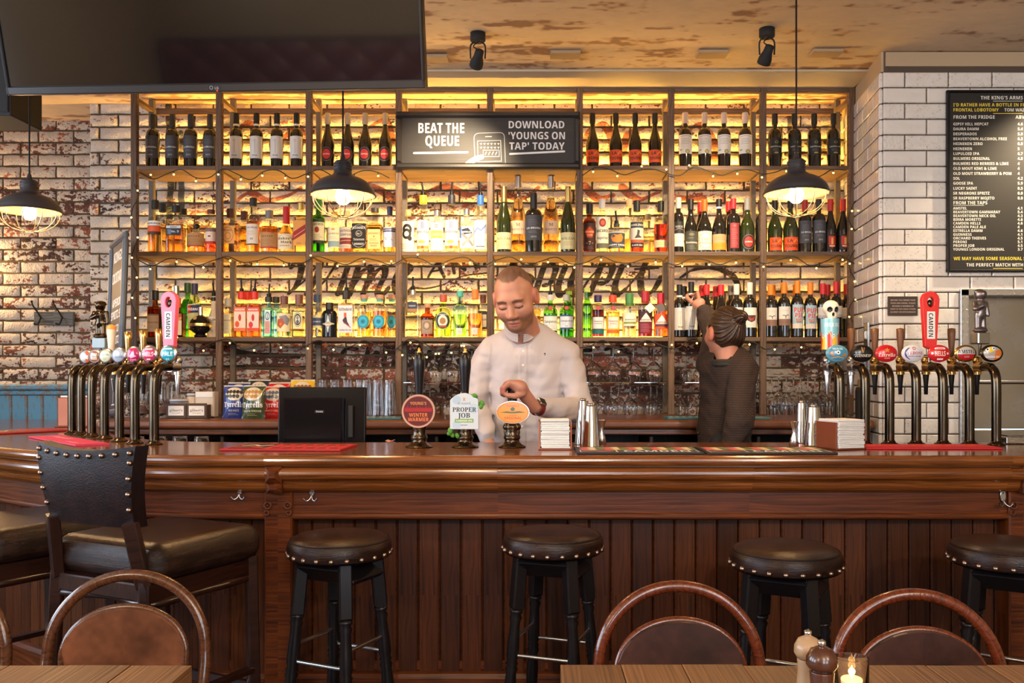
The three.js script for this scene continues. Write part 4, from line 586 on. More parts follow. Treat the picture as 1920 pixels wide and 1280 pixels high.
const B = (row, list) => list.forEach(([px, w, top, k, o]) => bottle(row, px, w, top, { k, ...o }));
B(1, [
  [291, 26, 376, 'spirit', { q: 'amber', f: 0.45, c: ['#1c1a1c', 0.16, 1.4], l: Lb('orangeBand', 0.34, 0.6), d: 'whisky bottle with orange banded label' }],
  [305, 24, 382, 'spirit', { back: 1, q: 'amber', f: 0.6, c: ['#232428', 0.16, 1.4], d: 'plain amber whisky bottle at the back' }],
  [331, 34, 386, 'square', { q: 'honey', yb: 0.7, f: 0.6, c: ['#17181c', 0.14, 1.7], l: Lb('blackWhite', 0.36, 0.56, 0.8), d: 'broad whisky bottle with black and white label' }],
  [343, 30, 392, 'square', { back: 1, q: 'amber', yb: 0.7, c: ['#17181c', 0.13, 1.5], d: 'broad amber bottle half hidden at the back' }],
  [369, 35, 421, 'dome', { q: 'orange', f: 0.52, ball: '#0c0b0c', l: Lb('tan', 0.2, 0.66, 2.4), d: 'squat bourbon flask with black ball stopper' }],
  [396, 21, 394, 'spirit', { q: 'red', f: 0.26, c: ['#5a2a1c', 0.1, 1.5], l: Lb('slim', 0.2, 0.56), d: 'slim bottle with red base and brown cap' }],
  [432, 35, 392, 'square', { q: 'amber', yb: 0.72, f: 0.66, rc: 0.5, c: ['#4a2214', 0.2, 1.4], l: Lb('frame', 0.2, 0.6, 0.7), d: 'wide amber bourbon flask with framed label' }],
  [458, 28, 397, 'square', { back: 1, q: 'amber', yb: 0.72, f: 0.66, rc: 0.5, c: ['#4a2214', 0.2, 1.4], d: 'amber bourbon flask tucked behind another' }],
  [475, 25, 372, 'spirit', { q: 'orange', f: 0.58, c: ['#1e1c22', 0.15, 1.4], l: Lb('cream', 0.14, 0.52, 2.2), d: 'tall whisky bottle with long cream label' }],
  [505, 33, 395, 'dome', { q: 'orange', f: 0.62, c: ['#7d7a78', 0.2, 1.5], l: Lb('tan', 0.1, 0.46, 2.4), d: 'round shouldered bourbon bottle with tan label' }],
  [537, 31, 388, 'cone', { q: 'amber', f: 0.6, c: ['#c2121a', 0.36, 1.3], l: Lb('makers', 0.07, 0.4, 2.4), d: 'bourbon bottle with dripping red wax neck' }],
  [564, 24, 381, 'square', { q: 'honey', yb: 0.74, f: 0.7, dz: 0.9, c: ['gold', 0.14, 1.2], l: Lb('redSlash', 0.14, 0.64, 0.96), d: 'square whisky bottle with slanted red label' }],
  [597, 25, 374, 'spirit', { g: 'green', q: 'green', f: 0.66, c: ['#2c7a2c', 0.18, 1.3], l: Lb('jameson', 0.18, 0.62), d: 'green glass whiskey bottle with cream label' }],
  [627, 24, 398, 'tall', { q: 'pale', f: 0.5, c: ['#c99a3c', 0.12], l: Lb('clement', 0.12, 0.62), d: 'pale rum bottle with cream and blue label' }],
  [650, 25, 396, 'spirit', { q: 'dark', f: 0.4, c: ['#c9b27a', 0.12], l: Lb('southern', 0.1, 0.6), d: 'liqueur bottle with dark red banded label' }],
  [675, 27, 378, 'square', { q: 'amber', yb: 0.64, f: 0.56, c: ['#14120f', 0.16, 1.2], l: Lb('jack', 0.08, 0.56, 0.96), d: 'square whiskey bottle with black label' }],
  [703, 28, 391, 'square', { q: 'honey', yb: 0.66, f: 0.62, c: ['#3a3026', 0.1, 1.5], l: Lb('honey', 0.08, 0.52, 0.84), d: 'square honey whiskey bottle with tan label' }],
  [731, 25, 388, 'tall', { q: 'amber', f: 0.3, c: ['#2c2a4c', 0.2, 1.1], l: Lb('vs', 0.12, 0.54), d: 'cognac bottle with white and navy label' }],
  [765, 25, 394, 'dome', { q: 'clear', f: 0.5, c: ['#b5a06a', 0.14], l: Lb('eight', 0.02, 0.72), d: 'clear bottle with bold black curled print' }],
  [793.5, 24, 367, 'spirit', { q: 'clear', f: 0.55, c: ['#eec02c', 0.14, 1.5], pour: -0.6, l: Lb('ketel', 0.06, 0.56), d: 'clear vodka bottle with yellow neck' }],
  [819.5, 25, 395, 'spirit', { q: 'clear', f: 0.55, c: ['silver', 0.14], l: Lb('lemon', 0.05, 0.7), d: 'clear bottle with yellow lemon label' }],
  [847, 26, 366, 'spirit', { q: 'clear', f: 0.55, c: ['#2c2a30', 0.16, 1.4], pour: 0.3, l: Lb('ketel', 0.06, 0.56), d: 'clear vodka bottle with black neck' }],
  [875, 27, 393, 'spirit', { q: 'clear', f: 0.55, c: ['silver', 0.14], l: Lb('cross', 0.1, 0.6), d: 'clear bottle with grey cross label' }],
  [901, 25, 367, 'tall', { g: 'frost', q: 'clear', f: 0.5, c: ['#2c62b8', 0.17, 1.3], pour: -0.3, l: Lb('goose', 0.06, 0.56), d: 'frosted vodka bottle with blue neck' }],
  [945, 29, 350, 'champ', { g: 'olive', N: 0.015, c: ['gold', 0.36, 1.15], l: Lb('champ', 0.05, 0.3, 2.6), d: 'gold foiled champagne bottle' }],
  [971.5, 31, 331, 'champ', { D: 5.0, g: 'clear', q: 'rose', f: 0.72, c: ['silver', 0.15, 1.25], N: 0.016, l: Lb('minuty', 0.25, 0.42, 2.3), d: 'tall rose magnum with silver cap' }],
  [1000.5, 33, 363, 'bord', { g: 'wine', N: 0.016, c: ['#17161a', 0.26], l: Lb('slate', 0.2, 0.62, 2.5), d: 'dark magnum with slate grey label' }],
  [1033, 31, 331, 'champ', { D: 5.0, g: 'clear', q: 'rose', f: 0.72, c: ['silver', 0.15, 1.25], N: 0.016, l: Lb('minuty', 0.25, 0.42, 2.3), d: 'tall rose magnum with silver cap' }],
  [1065, 29, 350, 'champ', { g: 'olive', N: 0.015, c: ['gold', 0.36, 1.15], l: Lb('champ', 0.05, 0.3, 2.6), d: 'gold foiled champagne bottle' }],
  [1105, 25, 383, 'spirit', { g: 'brown', q: 'dark', f: 0.66, c: ['#15100e', 0.2, 1.3], l: Lb('havana', 0.04, 0.6), d: 'brown rum bottle with red sun label' }],
  [1129, 24, 374, 'tall', { q: 'clear', f: 0.6, c: ['#d8d6d2', 0.18, 1.2], l: Lb('bacardi', 0.08, 0.66), d: 'clear white rum bottle with red round emblem' }],
  [1156, 31, 420, 'dome', { q: 'honey', f: 0.5, c: ['#3a3532', 0.12, 1.2], pour: -0.5, l: Lb('puppy', 0.14, 0.7, 2.6), d: 'squat rum bottle with orange face label' }],
  [1180, 21, 374, 'spirit', { back: 1, q: 'amber', f: 0.3, c: ['#c9b88a', 0.14], d: 'pale bottle standing at the back' }],
  [1194, 25, 377, 'spirit', { q: 'red', f: 0.3, c: ['#17130f', 0.2, 1.3], l: Lb('crow', 0.1, 0.58), d: 'black capped rum bottle with dark banded label' }],
  [1215, 23, 402, 'square', { back: 1, q: 'honey', yb: 0.6, f: 0.45, c: ['#8a7a5a', 0.14], d: 'small amber bottle at the back' }],
  [1239, 27, 378, 'dome', { q: 'red', f: 0.55, c: ['#1a1712', 0.2, 1.3], l: Lb('plain', 0.1, 0.24), d: 'deep red rum bottle with low tan label' }],
  [1272, 20, 371, 'bord', { g: 'wine', c: ['#b9b4ac', 0.2], l: Lb('whiteDark', 0.1, 0.56), d: 'wine bottle with half black half white label' }],
  [1295, 24, 374, 'burg', { g: 'wine', c: ['#14120f', 0.2], l: Lb('darkGreen', 0.02, 0.4, 2.5), d: 'wine bottle with dark olive label' }],
  [1313, 22, 380, 'burg', { back: 1, g: 'wine', c: ['#a52a1c', 0.22], d: 'red capped wine bottle at the back' }],
  [1321, 27, 375, 'burg', { g: 'wine', c: ['#e8601a', 0.22], l: Lb('ornate', 0.05, 0.4, 2.5), d: 'orange capped wine bottle with ornate cream label' }],
  [1348, 26, 374, 'burg', { g: 'wine', c: ['#100d0c', 0.14], ring: '#d8d4cc', l: Lb('tanOrange', 0.05, 0.34, 2.5), d: 'wine bottle with tan and orange label' }],
  [1366, 22, 378, 'bord', { back: 1, g: 'wine', c: ['#a8222c', 0.2], d: 'red capped wine bottle at the back' }],
  [1375, 26, 373, 'bord', { g: 'wine', c: ['#b3262f', 0.19], l: Lb('claret', 0.08, 0.54, 1.3), d: 'red capped wine bottle with narrow claret label' }],
  [1401, 27, 372, 'burg', { g: 'olive', c: ['#8d8a88', 0.22], l: [[P1.ringRed, 0.05, 0.34, 2.0]], d: 'grey capped wine bottle with red ring label' }],
  [1427, 22, 376, 'bord', { g: 'wine', c: ['#0d0b0a', 0.2], d: 'unlabelled dark wine bottle by the post' }],
  [1453, 27, 375, 'burg', { g: 'olive', c: ['#141210', 0.18], l: Lb('orange', 0.04, 0.28, 2.0), d: 'green wine bottle with low orange label' }],
  [1482, 28, 372, 'burg', { g: 'olive', c: ['#141210', 0.18], l: Lb('orange', 0.04, 0.28, 2.3), d: 'green wine bottle with low orange label' }],
  [1509, 25, 376, 'bord', { g: 'wine', c: ['#a3271c', 0.2], l: Lb('slate', 0.18, 0.6), d: 'red capped wine bottle with slate label' }],
  [1535, 25, 374, 'bord', { g: 'wine', c: ['#1c1a1c', 0.2], l: Lb('slate', 0.18, 0.6), d: 'black capped wine bottle with slate label' }],
  [1557, 22, 374, 'burg', { g: 'wine', c: ['#b5231c', 0.22], l: Lb('shield', 0.06, 0.34, 1.7), d: 'red capped wine bottle with red shield label' }],
  [1581, 25, 374, 'burg', { g: 'wine', c: ['#c0241c', 0.22], l: Lb('shield', 0.06, 0.34, 1.7), d: 'red capped wine bottle with red shield label' }],
]);
B(2, [
  [291, 24, 545, 'square', { g: 'brown', q: 'dark', yb: 0.66, c: ['#15110f', 0.2, 1.4], l: Lb('tanBox', 0.12, 0.5, 0.9), d: 'square amaretto bottle with black cap' }],
  [330, 22, 536, 'spirit', { back: 1, g: 'green', q: 'green', c: ['silver', 0.22, 1.3], d: 'green bottle with silver cap at the back' }],
  [333, 26, 559, 'square', { g: 'brown', q: 'amber', yb: 0.62, c: ['#c96a22', 0.24, 1.3], l: Lb('cointreau', 0.06, 0.6, 0.9), d: 'square brown liqueur bottle with orange neck' }],
  [352, 22, 531, 'spirit', { back: 1, g: 'green', q: 'green', c: ['#1d4a22', 0.18, 1.3], d: 'green bottle with dark green cap' }],
  [365, 24, 532, 'tall', { D: 5.01, g: 'lime', q: 'pale', f: 0.6, c: ['#272a55', 0.2, 1.3], l: Lb('cinzano', 0.18, 0.62), d: 'vermouth bottle with navy cap' }],
  [376, 41, 576, 'dome', { D: 4.91, globe: 1, d: 'round black liqueur orb with gold band', n: 'liqueur_orb', g: 'black', c: ['silver', 0.3, 0.9] }],
  [401, 25, 555, 'cone', { D: 5.0, g: 'milk', c: ['#141211', 0.12, 1.1], pour: -0.5, l: Lb('malibu', 0.36, 0.5, 2.0), d: 'white coconut rum bottle with pourer' }],
  [427, 19, 560, 'square', { q: 'pale', yb: 0.68, c: ['#cfc9b4', 0.2, 1.4], l: Lb('bretts', 0.1, 0.6, 0.9), d: 'slim square gin bottle with cream label' }],
  [453, 25, 547, 'square', { q: 'orange', yb: 0.74, f: 0.7, c: ['#d8281e', 0.16, 1.4], pour: -0.3, l: Lb('beefPink', 0.14, 0.66, 0.86), d: 'orange gin bottle with pink printed label' }],
  [477.5, 25, 547, 'square', { q: 'coral', yb: 0.74, f: 0.7, c: ['#d8281e', 0.16, 1.4], pour: 0.6, l: Lb('beefRed', 0.14, 0.66, 0.86), d: 'orange gin bottle with red printed label' }],
  [465, 22, 548, 'square', { back: 1, q: 'orange', yb: 0.74, c: ['#d8281e', 0.16, 1.4], d: 'orange gin bottle between two others behind' }],
  [504, 22, 557, 'square', { g: 'blue', q: 'blue', yb: 0.72, c: ['#17191c', 0.12, 1.4], pour: 0.4, l: Lb('bombay', 0.08, 0.66, 0.5), d: 'square pale blue gin bottle with pourer' }],
  [518, 20, 557, 'square', { back: 1, g: 'blue', q: 'blue', yb: 0.72, c: ['#1c2024', 0.14, 1.4], d: 'pale blue gin bottle at the back' }],
  [533, 27, 556, 'spirit', { q: 'pale', f: 0.6, c: ['#6a3c34', 0.2, 1.5], l: Lb('leaf', 0.14, 0.58), d: 'clear gin bottle with brown leaf print' }],
  [561, 29, 553, 'square', { q: 'pale', yb: 0.68, f: 0.62, c: ['#7a4a3c', 0.22, 1.5], l: Lb('emblem', 0.2, 0.6, 0.6), d: 'clear square gin bottle with black emblem' }],
  [595, 19, 553, 'spirit', { q: 'pale', f: 0.6, c: ['#33425e', 0.18, 1.5], l: Lb('navyBand', 0.22, 0.52), d: 'clear gin bottle with navy band' }],
  [618, 28, 568, 'stub', { g: 'black', c: ['#141214', 0.2, 1.5], l: [[P1.diamond, 0.12, 0.66, 1.9]], d: 'black gin bottle with diamond label' }],
  [649.5, 32, 545, 'square', { q: 'pale', yb: 0.74, f: 0.7, dz: 0.6, c: ['#14100f', 0.18, 1.5], pour: -0.2, l: Lb('bird', 0.1, 0.68, 0.84), d: 'rectangular gin bottle with white illustrated label' }],
  [683, 28, 553, 'stub', { q: 'yellow', f: 0.6, c: ['#a5785a', 0.1, 1.5], ring: '#3aa0a8', l: [[P1.disc, 0.22, 0.52, 1.7]], d: 'yellow gin bottle with blue disc' }],
  [712, 28, 553, 'stub', { q: 'orange', f: 0.62, c: ['#a5785a', 0.1, 1.5], ring: '#3aa0a8', l: [[P1.disc, 0.22, 0.52, 1.7]], d: 'orange gin bottle with blue disc' }],
  [735, 20, 553, 'stub', { D: 5.03, q: 'rose', f: 0.62, c: ['#a5785a', 0.1, 1.5], ring: '#3aa0a8', l: [[P1.disc, 0.22, 0.52, 1.7]], d: 'peach gin bottle with blue disc' }],
  [774, 28, 544, 'square', { q: 'clear', yb: 0.8, f: 0.46, c: ['silver', 0.1, 1.2], pour: 0.1, l: Lb('square4', 0.52, 0.74, 0.62), d: 'clear square gin bottle with small navy label' }],
  [801.5, 26, 569, 'dome', { g: 'brown', q: 'dark', f: 0.6, c: ['#a9805a', 0.12, 1.2], l: Lb('monkey', 0.1, 0.52, 1.8), d: 'small brown apothecary bottle with cork' }],
  [831.5, 32, 553, 'dome', { g: 'lime', q: 'lime', f: 0.55, c: ['#a5442c', 0.16, 1.4], l: [[P1.plymouth, 0.18, 0.6, 1.9]], d: 'pale green gin bottle with round ship label' }],
  [862.5, 27, 546, 'spirit', { g: 'teal', q: 'lime', f: 0.5, c: ['#3f9c94', 0.12, 1.3], l: [[P1.tag, 0.06, 0.2, 0.8]], d: 'green tinted gin bottle with teal top' }],
  [891, 28, 543, 'spirit', { q: 'orange', f: 0.5, c: ['#d8702a', 0.2, 1.3], l: [[P1.tag, 0.06, 0.2, 0.8]], d: 'orange patterned gin bottle' }],
  [906, 18, 553, 'square', { D: 5.0, q: 'pale', yb: 0.66, c: ['#5a3226', 0.2], l: Lb('blackCard', 0.2, 0.62, 0.95), d: 'clear bottle with black card label' }],
  [1006, 18, 556, 'spirit', { back: 1, q: 'orange', c: ['#d0642a', 0.16], d: 'orange gin bottle behind barman shoulder' }],
  [1032, 27, 553, 'dome', { g: 'green', q: 'green', f: 0.56, c: ['#cfd0c6', 0.14, 1.3], pour: -0.05, l: Lb('tanq', 0.16, 0.52, 2.2), d: 'green gin bottle with pourer and red seal', sealed: 1 }],
  [1062, 27, 553, 'dome', { g: 'green', q: 'green', f: 0.56, c: ['#b9b6b0', 0.14, 1.3], l: Lb('tanqBlue', 0.2, 0.52, 2.2), d: 'green gin bottle with blue edged label', sealed: 1 }],
  [1067, 19, 546, 'tall', { back: 1, g: 'green', q: 'lime', f: 0.62, c: ['#7aa02c', 0.08], d: 'tall lime green fluted bottle at the back' }],
  [1101, 18, 540, 'tall', { D: 5.0, g: 'green', q: 'lime', f: 0.62, c: ['#b9c86a', 0.08], d: 'tall lime green fluted bottle beside post' }],
  [1121, 24, 554, 'stub', { q: 'purple', f: 0.66, c: ['#2f1c50', 0.16, 1.5], l: Lb('rangpur', 0.08, 0.5, 2.2), d: 'dark gin bottle with purple cap', sealed: 1 }],
  [1149, 27, 554, 'dome', { q: 'yellow', f: 0.6, c: ['#d8401c', 0.16, 1.5], l: Lb('sevilla', 0.1, 0.5, 2.0), d: 'yellow gin bottle with red cap', sealed: 1 }],
  [1180, 28, 551, 'stub', { q: 'pale', f: 0.56, c: ['#3a7a3a', 0.28, 1.6], l: Lb('warner', 0.26, 0.56, 2.0), d: 'pale gin bottle with green wrapped neck' }],
  [1209.5, 28, 546, 'stub', { q: 'purple', f: 0.6, c: ['#9c1428', 0.26, 1.5], l: Lb('warnerRed', 0.08, 0.56, 2.1), d: 'deep red gin bottle with white paper tag', tag: 1 }],
  [1239, 28, 550, 'stub', { q: 'coral', f: 0.6, c: ['#b5102a', 0.26, 1.4], l: Lb('warnerOr', 0.2, 0.52, 2.0), d: 'orange gin bottle with grey paper tag', tag: 2 }],
  [1274, 23, 534, 'bord', { g: 'wine', c: ['#0f0e10', 0.2], ring: '#d9d5cf', l: Lb('white', 0.14, 0.56), d: 'black capped wine bottle with cream label' }],
  [1283, 22, 537, 'bord', { back: 1, g: 'wine', c: ['#0f0e10', 0.2], ring: '#d9d5cf', d: 'black capped wine bottle at the back' }],
  [1296, 23, 529, 'bord', { g: 'wine', c: ['#0f0e10', 0.2], ring: '#d9d5cf', l: Lb('white', 0.14, 0.56), d: 'wine bottle grasped by the woman' }],
  [1316, 22, 536, 'burg', { back: 1, g: 'wine', c: ['#c21a22', 0.2], d: 'red capped wine bottle at the back' }],
  [1325, 24, 534, 'burg', { g: 'wine', c: ['#d42027', 0.2], l: Lb('white', 0.06, 0.3), d: 'red capped wine bottle behind raised sleeve' }],
  [1342, 22, 537, 'burg', { back: 1, g: 'wine', c: ['#b01620', 0.2], d: 'red capped wine bottle at the back' }],
  [1352, 24, 534, 'burg', { g: 'wine', c: ['#d42027', 0.2], d: 'red capped wine bottle above woman head' }],
  [1370, 20, 536, 'bord', { back: 1, g: 'wine', c: ['#7a7672', 0.18], d: 'grey capped wine bottle at the back' }],
  [1381, 23, 533, 'bord', { g: 'wine', c: ['#d8d2c6', 0.2], l: Lb('white', 0.18, 0.56), d: 'white capped wine bottle above hair bun' }],
  [1406, 25, 530, 'bord', { g: 'wine', c: ['#d0cabd', 0.22], l: Lb('bowl', 0.18, 0.54, 2.4), d: 'wine bottle with red bowl picture label' }],
  [1428, 20, 536, 'bord', { back: 1, g: 'wine', c: ['#7c4a2a', 0.2], d: 'brown capped wine bottle at the back' }],
  [1449, 20, 535, 'bord', { back: 1, g: 'wine', c: ['#d87a1e', 0.2], d: 'orange capped wine bottle at the back' }],
  [1445, 23, 534, 'bord', { g: 'wine', c: ['#e0801e', 0.2], l: Lb('tree', 0.22, 0.56, 2.4), d: 'orange capped wine bottle with small tree label' }],
  [1471, 20, 537, 'bord', { back: 1, g: 'wine', c: ['#d87a1e', 0.2], d: 'orange capped wine bottle at the back' }],
  [1470, 23, 530, 'bord', { g: 'wine', c: ['#e0801e', 0.2], l: Lb('tree', 0.22, 0.56, 2.4), d: 'orange capped wine bottle with small tree label' }],
  [1492, 20, 534, 'bord', { back: 1, g: 'wine', c: ['#d87a1e', 0.2], d: 'orange capped wine bottle at the back' }],
  [1495, 22, 527, 'bord', { g: 'wine', c: ['#f08a1c', 0.22], l: Lb('pup', 0.16, 0.58, 2.3), d: 'wine bottle with bold red and blue label' }],
  [1519.5, 22, 530, 'bord', { g: 'wine', c: ['#f08a1c', 0.22], l: Lb('pup', 0.16, 0.58, 2.3), d: 'wine bottle with bold red and blue label' }],
  [1543, 22, 532, 'bord', { g: 'wine', c: ['#d41f26', 0.2], l: Lb('redWhite', 0.36, 0.56, 2.4), d: 'red capped wine bottle with pale label' }],
  [1552, 20, 534, 'bord', { back: 1, g: 'wine', c: ['#b81a22', 0.2], d: 'red capped wine bottle at the back' }],
  [1568, 22, 528, 'bord', { g: 'wine', c: ['#d41f26', 0.22], l: Lb('redWhite', 0.36, 0.56, 2.4), d: 'red capped wine bottle behind skull tap handle' }],
  [1587, 19, 533, 'bord', { D: 5.0, g: 'wine', c: ['#b81a22', 0.2], l: Lb('redWhite', 0.36, 0.56, 2.4), d: 'red capped wine bottle against the end post' }],
]);
// wax seals, tags and the round liqueur orb
for (const o of scene.children) {
  const l = o.userData.label ?? '';
  if (l.startsWith('green gin bottle with') || l.startsWith('dark gin bottle with purple') || l.startsWith('yellow gin bottle with red')) part('wax_seal', new THREE.CylinderGeometry(0.011, 0.012, 0.004, 16).rotateX(Math.PI / 2).translate(0, 0.165, l.startsWith('dark') ? 0.036 : 0.038), std(lin(0.5, 0.02, 0.015), 0.4), o);
  if (l.startsWith('deep red gin') || l.startsWith('orange gin bottle with grey paper')) { const t = part('paper_tag', flat(0.042, 0.042, P1.tag), l.startsWith('deep') ? printMat : std(lin(0.12, 0.1, 0.1), 0.7), o); t.position.set(l.startsWith('deep') ? 0.022 : -0.008, 0.165, 0.046); t.rotation.z = l.startsWith('deep') ? 0.75 : 0.35; }
  if (l.startsWith('round black')) { const b = o.children.find((c) => c.name === 'bottle_glass'); b.geometry = merged([new THREE.SphereGeometry(0.058, 28, 20).scale(1, 0.95, 1).translate(0, 0.069, 0), lathe([[0.0001, 0.001], [0.034, 0], [0.034, 0.012], [0.022, 0.022]], 24), lathe([[0.02, 0.115], [0.012, 0.125], [0.011, 0.14]], 16)]); part('gold_band', lathe([[0.0578, 0.061], [0.0588, 0.063], [0.0588, 0.076], [0.0578, 0.078]], 32), cp('gold'), o); part('crest', new THREE.CylinderGeometry(0.011, 0.011, 0.004, 16).rotateX(Math.PI / 2.6).translate(-0.014, 0.106, 0.046), cp('gold'), o); }
}
// ---------- television, boards and signs ----------
function board(w, h, draw) { const [c, x] = canvas(w, h); draw(x, w, h); const t = new THREE.CanvasTexture(c); t.colorSpace = THREE.SRGBColorSpace; t.magFilter = THREE.LinearFilter; return t; }
{
  const g = thing('television', 'large black flat television hung at top left', 'television', [-0.937, 2.147, -2.568]); g.rotation.order = 'YXZ'; g.rotation.set(0.26, -0.05, 0);
  part('casing', new RoundedBoxGeometry(1.25, 0.715, 0.05, 3, 0.008).translate(0, 0.3575, -0.027), M.black, g);
  part('screen', new THREE.PlaneGeometry(1.23, 0.68).translate(0, 0.365, -0.0012), phy(lin(0.006, 0.005, 0.006), 0.09, { clearcoat: 1, clearcoatRoughness: 0.04 }), g);
  for (const s of [-1, 1]) part('bezel', cb(0.008, 0.715, 0.012, 0.002).translate(s * 0.62, 0.3575, 0), M.black, g); part('bezel', cb(1.25, 0.022, 0.012, 0.002).translate(0, 0.011, 0), std(lin(0.02, 0.018, 0.02), 0.3), g);
  part('logo', flat(0.036, 0.014, print(72, 28, '#141214', () => { O(16, 14, 9, '#9a9694', 3); T('LG', 48, 15, 20, '#9a9694'); })).translate(0.005, 0.011, 0.0068), printMat, g); part('standby_light', new THREE.CircleGeometry(0.0025, 8).translate(0.012, 0.003, 0.0068), std(lin(0.5, 0, 0), 0.5, { emissive: lin(1, 0.05, 0.05), emissiveIntensity: 1 }), g);
  part('bracket', merged([cb(0.4, 0.4, 0.03).translate(0, 0.36, -0.07), cb(0.05, 0.5, 0.05).translate(0, 0.55, -0.11)]), M.blackMatte, g);
}
{ const s = thing('wall_speaker', 'black loudspeaker box hanging behind the television left edge', 'speaker', [-2.56, 2.52, -4.2]); part('cabinet', new RoundedBoxGeometry(0.26, 0.38, 0.26, 2, 0.008).translate(0, 0.19, 0), M.blackMatte, s); part('grille', cb(0.24, 0.35, 0.01).translate(0, 0.19, 0.133), std(lin(0.02, 0.02, 0.02), 0.9), s); part('bracket', cb(0.06, 0.03, 0.06).translate(0, 0.39, 0), M.blackMatte, s); }
solo('wall_cable', merged([tube([at(52, 200, 5.52), at(100, 199, 5.52), at(175, 199, 5.52)], 0.006, 20, 6), tube([at(168, 192, 5.51), at(176, 186, 5.51), at(170, 182, 5.51)], 0.004, 10, 5)]), M.white, 'white cable run along the left bricks below the television', 'cable');
function framed(name, label, cat, w, h, depth, fw, tex, pos, frameMat, rot = [0, 0, 0], faceMat) {
  const g = thing(name, label, cat, pos); g.rotation.set(...rot);
  part('panel', cb(w - fw, h - fw, depth * 0.4).translate(0, 0, -depth * 0.2), M.blackMatte, g); part('lettering', new THREE.PlaneGeometry(w - fw * 1.6, h - fw * 1.6).translate(0, 0, 0.0015), faceMat ?? std(0xffffff, 0.55, { map: tex }), g);
  const side = (ww, hh, x, y) => part('frame', cb(ww, hh, depth, fw * 0.3).translate(x, y, 0), frameMat, g);
  side(w, fw, 0, h / 2 - fw / 2); side(w, fw, 0, -h / 2 + fw / 2); side(fw, h - 2 * fw, w / 2 - fw / 2, 0); side(fw, h - 2 * fw, -w / 2 + fw / 2, 0); return g;
}
const chalkTexA = board(1100, 330, (x, w, h) => {
  x.fillStyle = '#2b2623'; x.fillRect(0, 0, w, h); for (let i = 0; i < 160; i++) { x.fillStyle = `rgba(120,110,104,${0.02 + 0.03 * rnd()})`; x.fillRect(rnd() * w, rnd() * h, 60 + rnd() * 200, 2 + rnd() * 10); }
  const tx = (s, cx, cy, size, mw) => { x.font = 'bold ' + size + 'px sans-serif'; x.textAlign = 'center'; x.textBaseline = 'middle'; x.fillStyle = '#e9e4df'; x.fillText(s, cx, cy, mw); };
  tx('BEAT THE', 255, 80, 96, 300); tx('QUEUE', 262, 168, 96, 220); tx('DOWNLOAD', 855, 56, 70, 360); tx("'YOUNGS ON", 858, 132, 70, 365); tx("TAP' TODAY", 858, 204, 70, 350);
  x.strokeStyle = '#ece8e4'; x.lineCap = 'round'; const ln = (p, lw) => { x.lineWidth = lw; x.beginPath(); p.forEach(([a, b], i) => i ? x.lineTo(a, b) : x.moveTo(a, b)); x.stroke(); };
  ln([[85, 252], [420, 246]], 14); ln([[690, 258], [1030, 240]], 14);
  x.lineWidth = 4; x.strokeStyle = '#d0cbc6'; x.beginPath(); x.moveTo(468, 300); x.lineTo(462, 150); x.quadraticCurveTo(462, 118, 492, 114); x.lineTo(622, 110); x.quadraticCurveTo(652, 110, 653, 140); x.lineTo(660, 325); x.stroke();
  ln([[484, 168], [630, 164], [634, 310]], 4); ln([[484, 168], [486, 262]], 4); ln([[535, 138], [572, 137]], 6); for (let r = 0; r < 2; r++) for (let i = 0; i < 6; i++) ln([[500 + i * 22, 186 + r * 26], [510 + i * 22, 184 + r * 26], [506 + i * 22, 194 + r * 26]], 4);
  x.lineWidth = 4; x.strokeRect(520, 232, 100, 44); for (let i = 0; i < 4; i++) ln([[532 + i * 22, 262], [540 + i * 22, 244]], 6);
  x.fillStyle = '#ddd8d4'; x.beginPath(); x.moveTo(402, 325); x.quadraticCurveTo(450, 270, 512, 262); x.quadraticCurveTo(534, 272, 520, 292); x.quadraticCurveTo(470, 312, 452, 328); x.fill(); ln([[486, 312], [630, 308]], 4);
});
const frameBlack = phy(lin(0.022, 0.018, 0.016), 0.4);
framed('chalkboard_sign', 'black framed chalkboard sign about an ordering app above the centre bays', 'sign', 1.02, 0.318, 0.035, 0.034, chalkTexA, [atX(915, 4.842), atY(263.5, 4.842), -4.842], frameBlack);
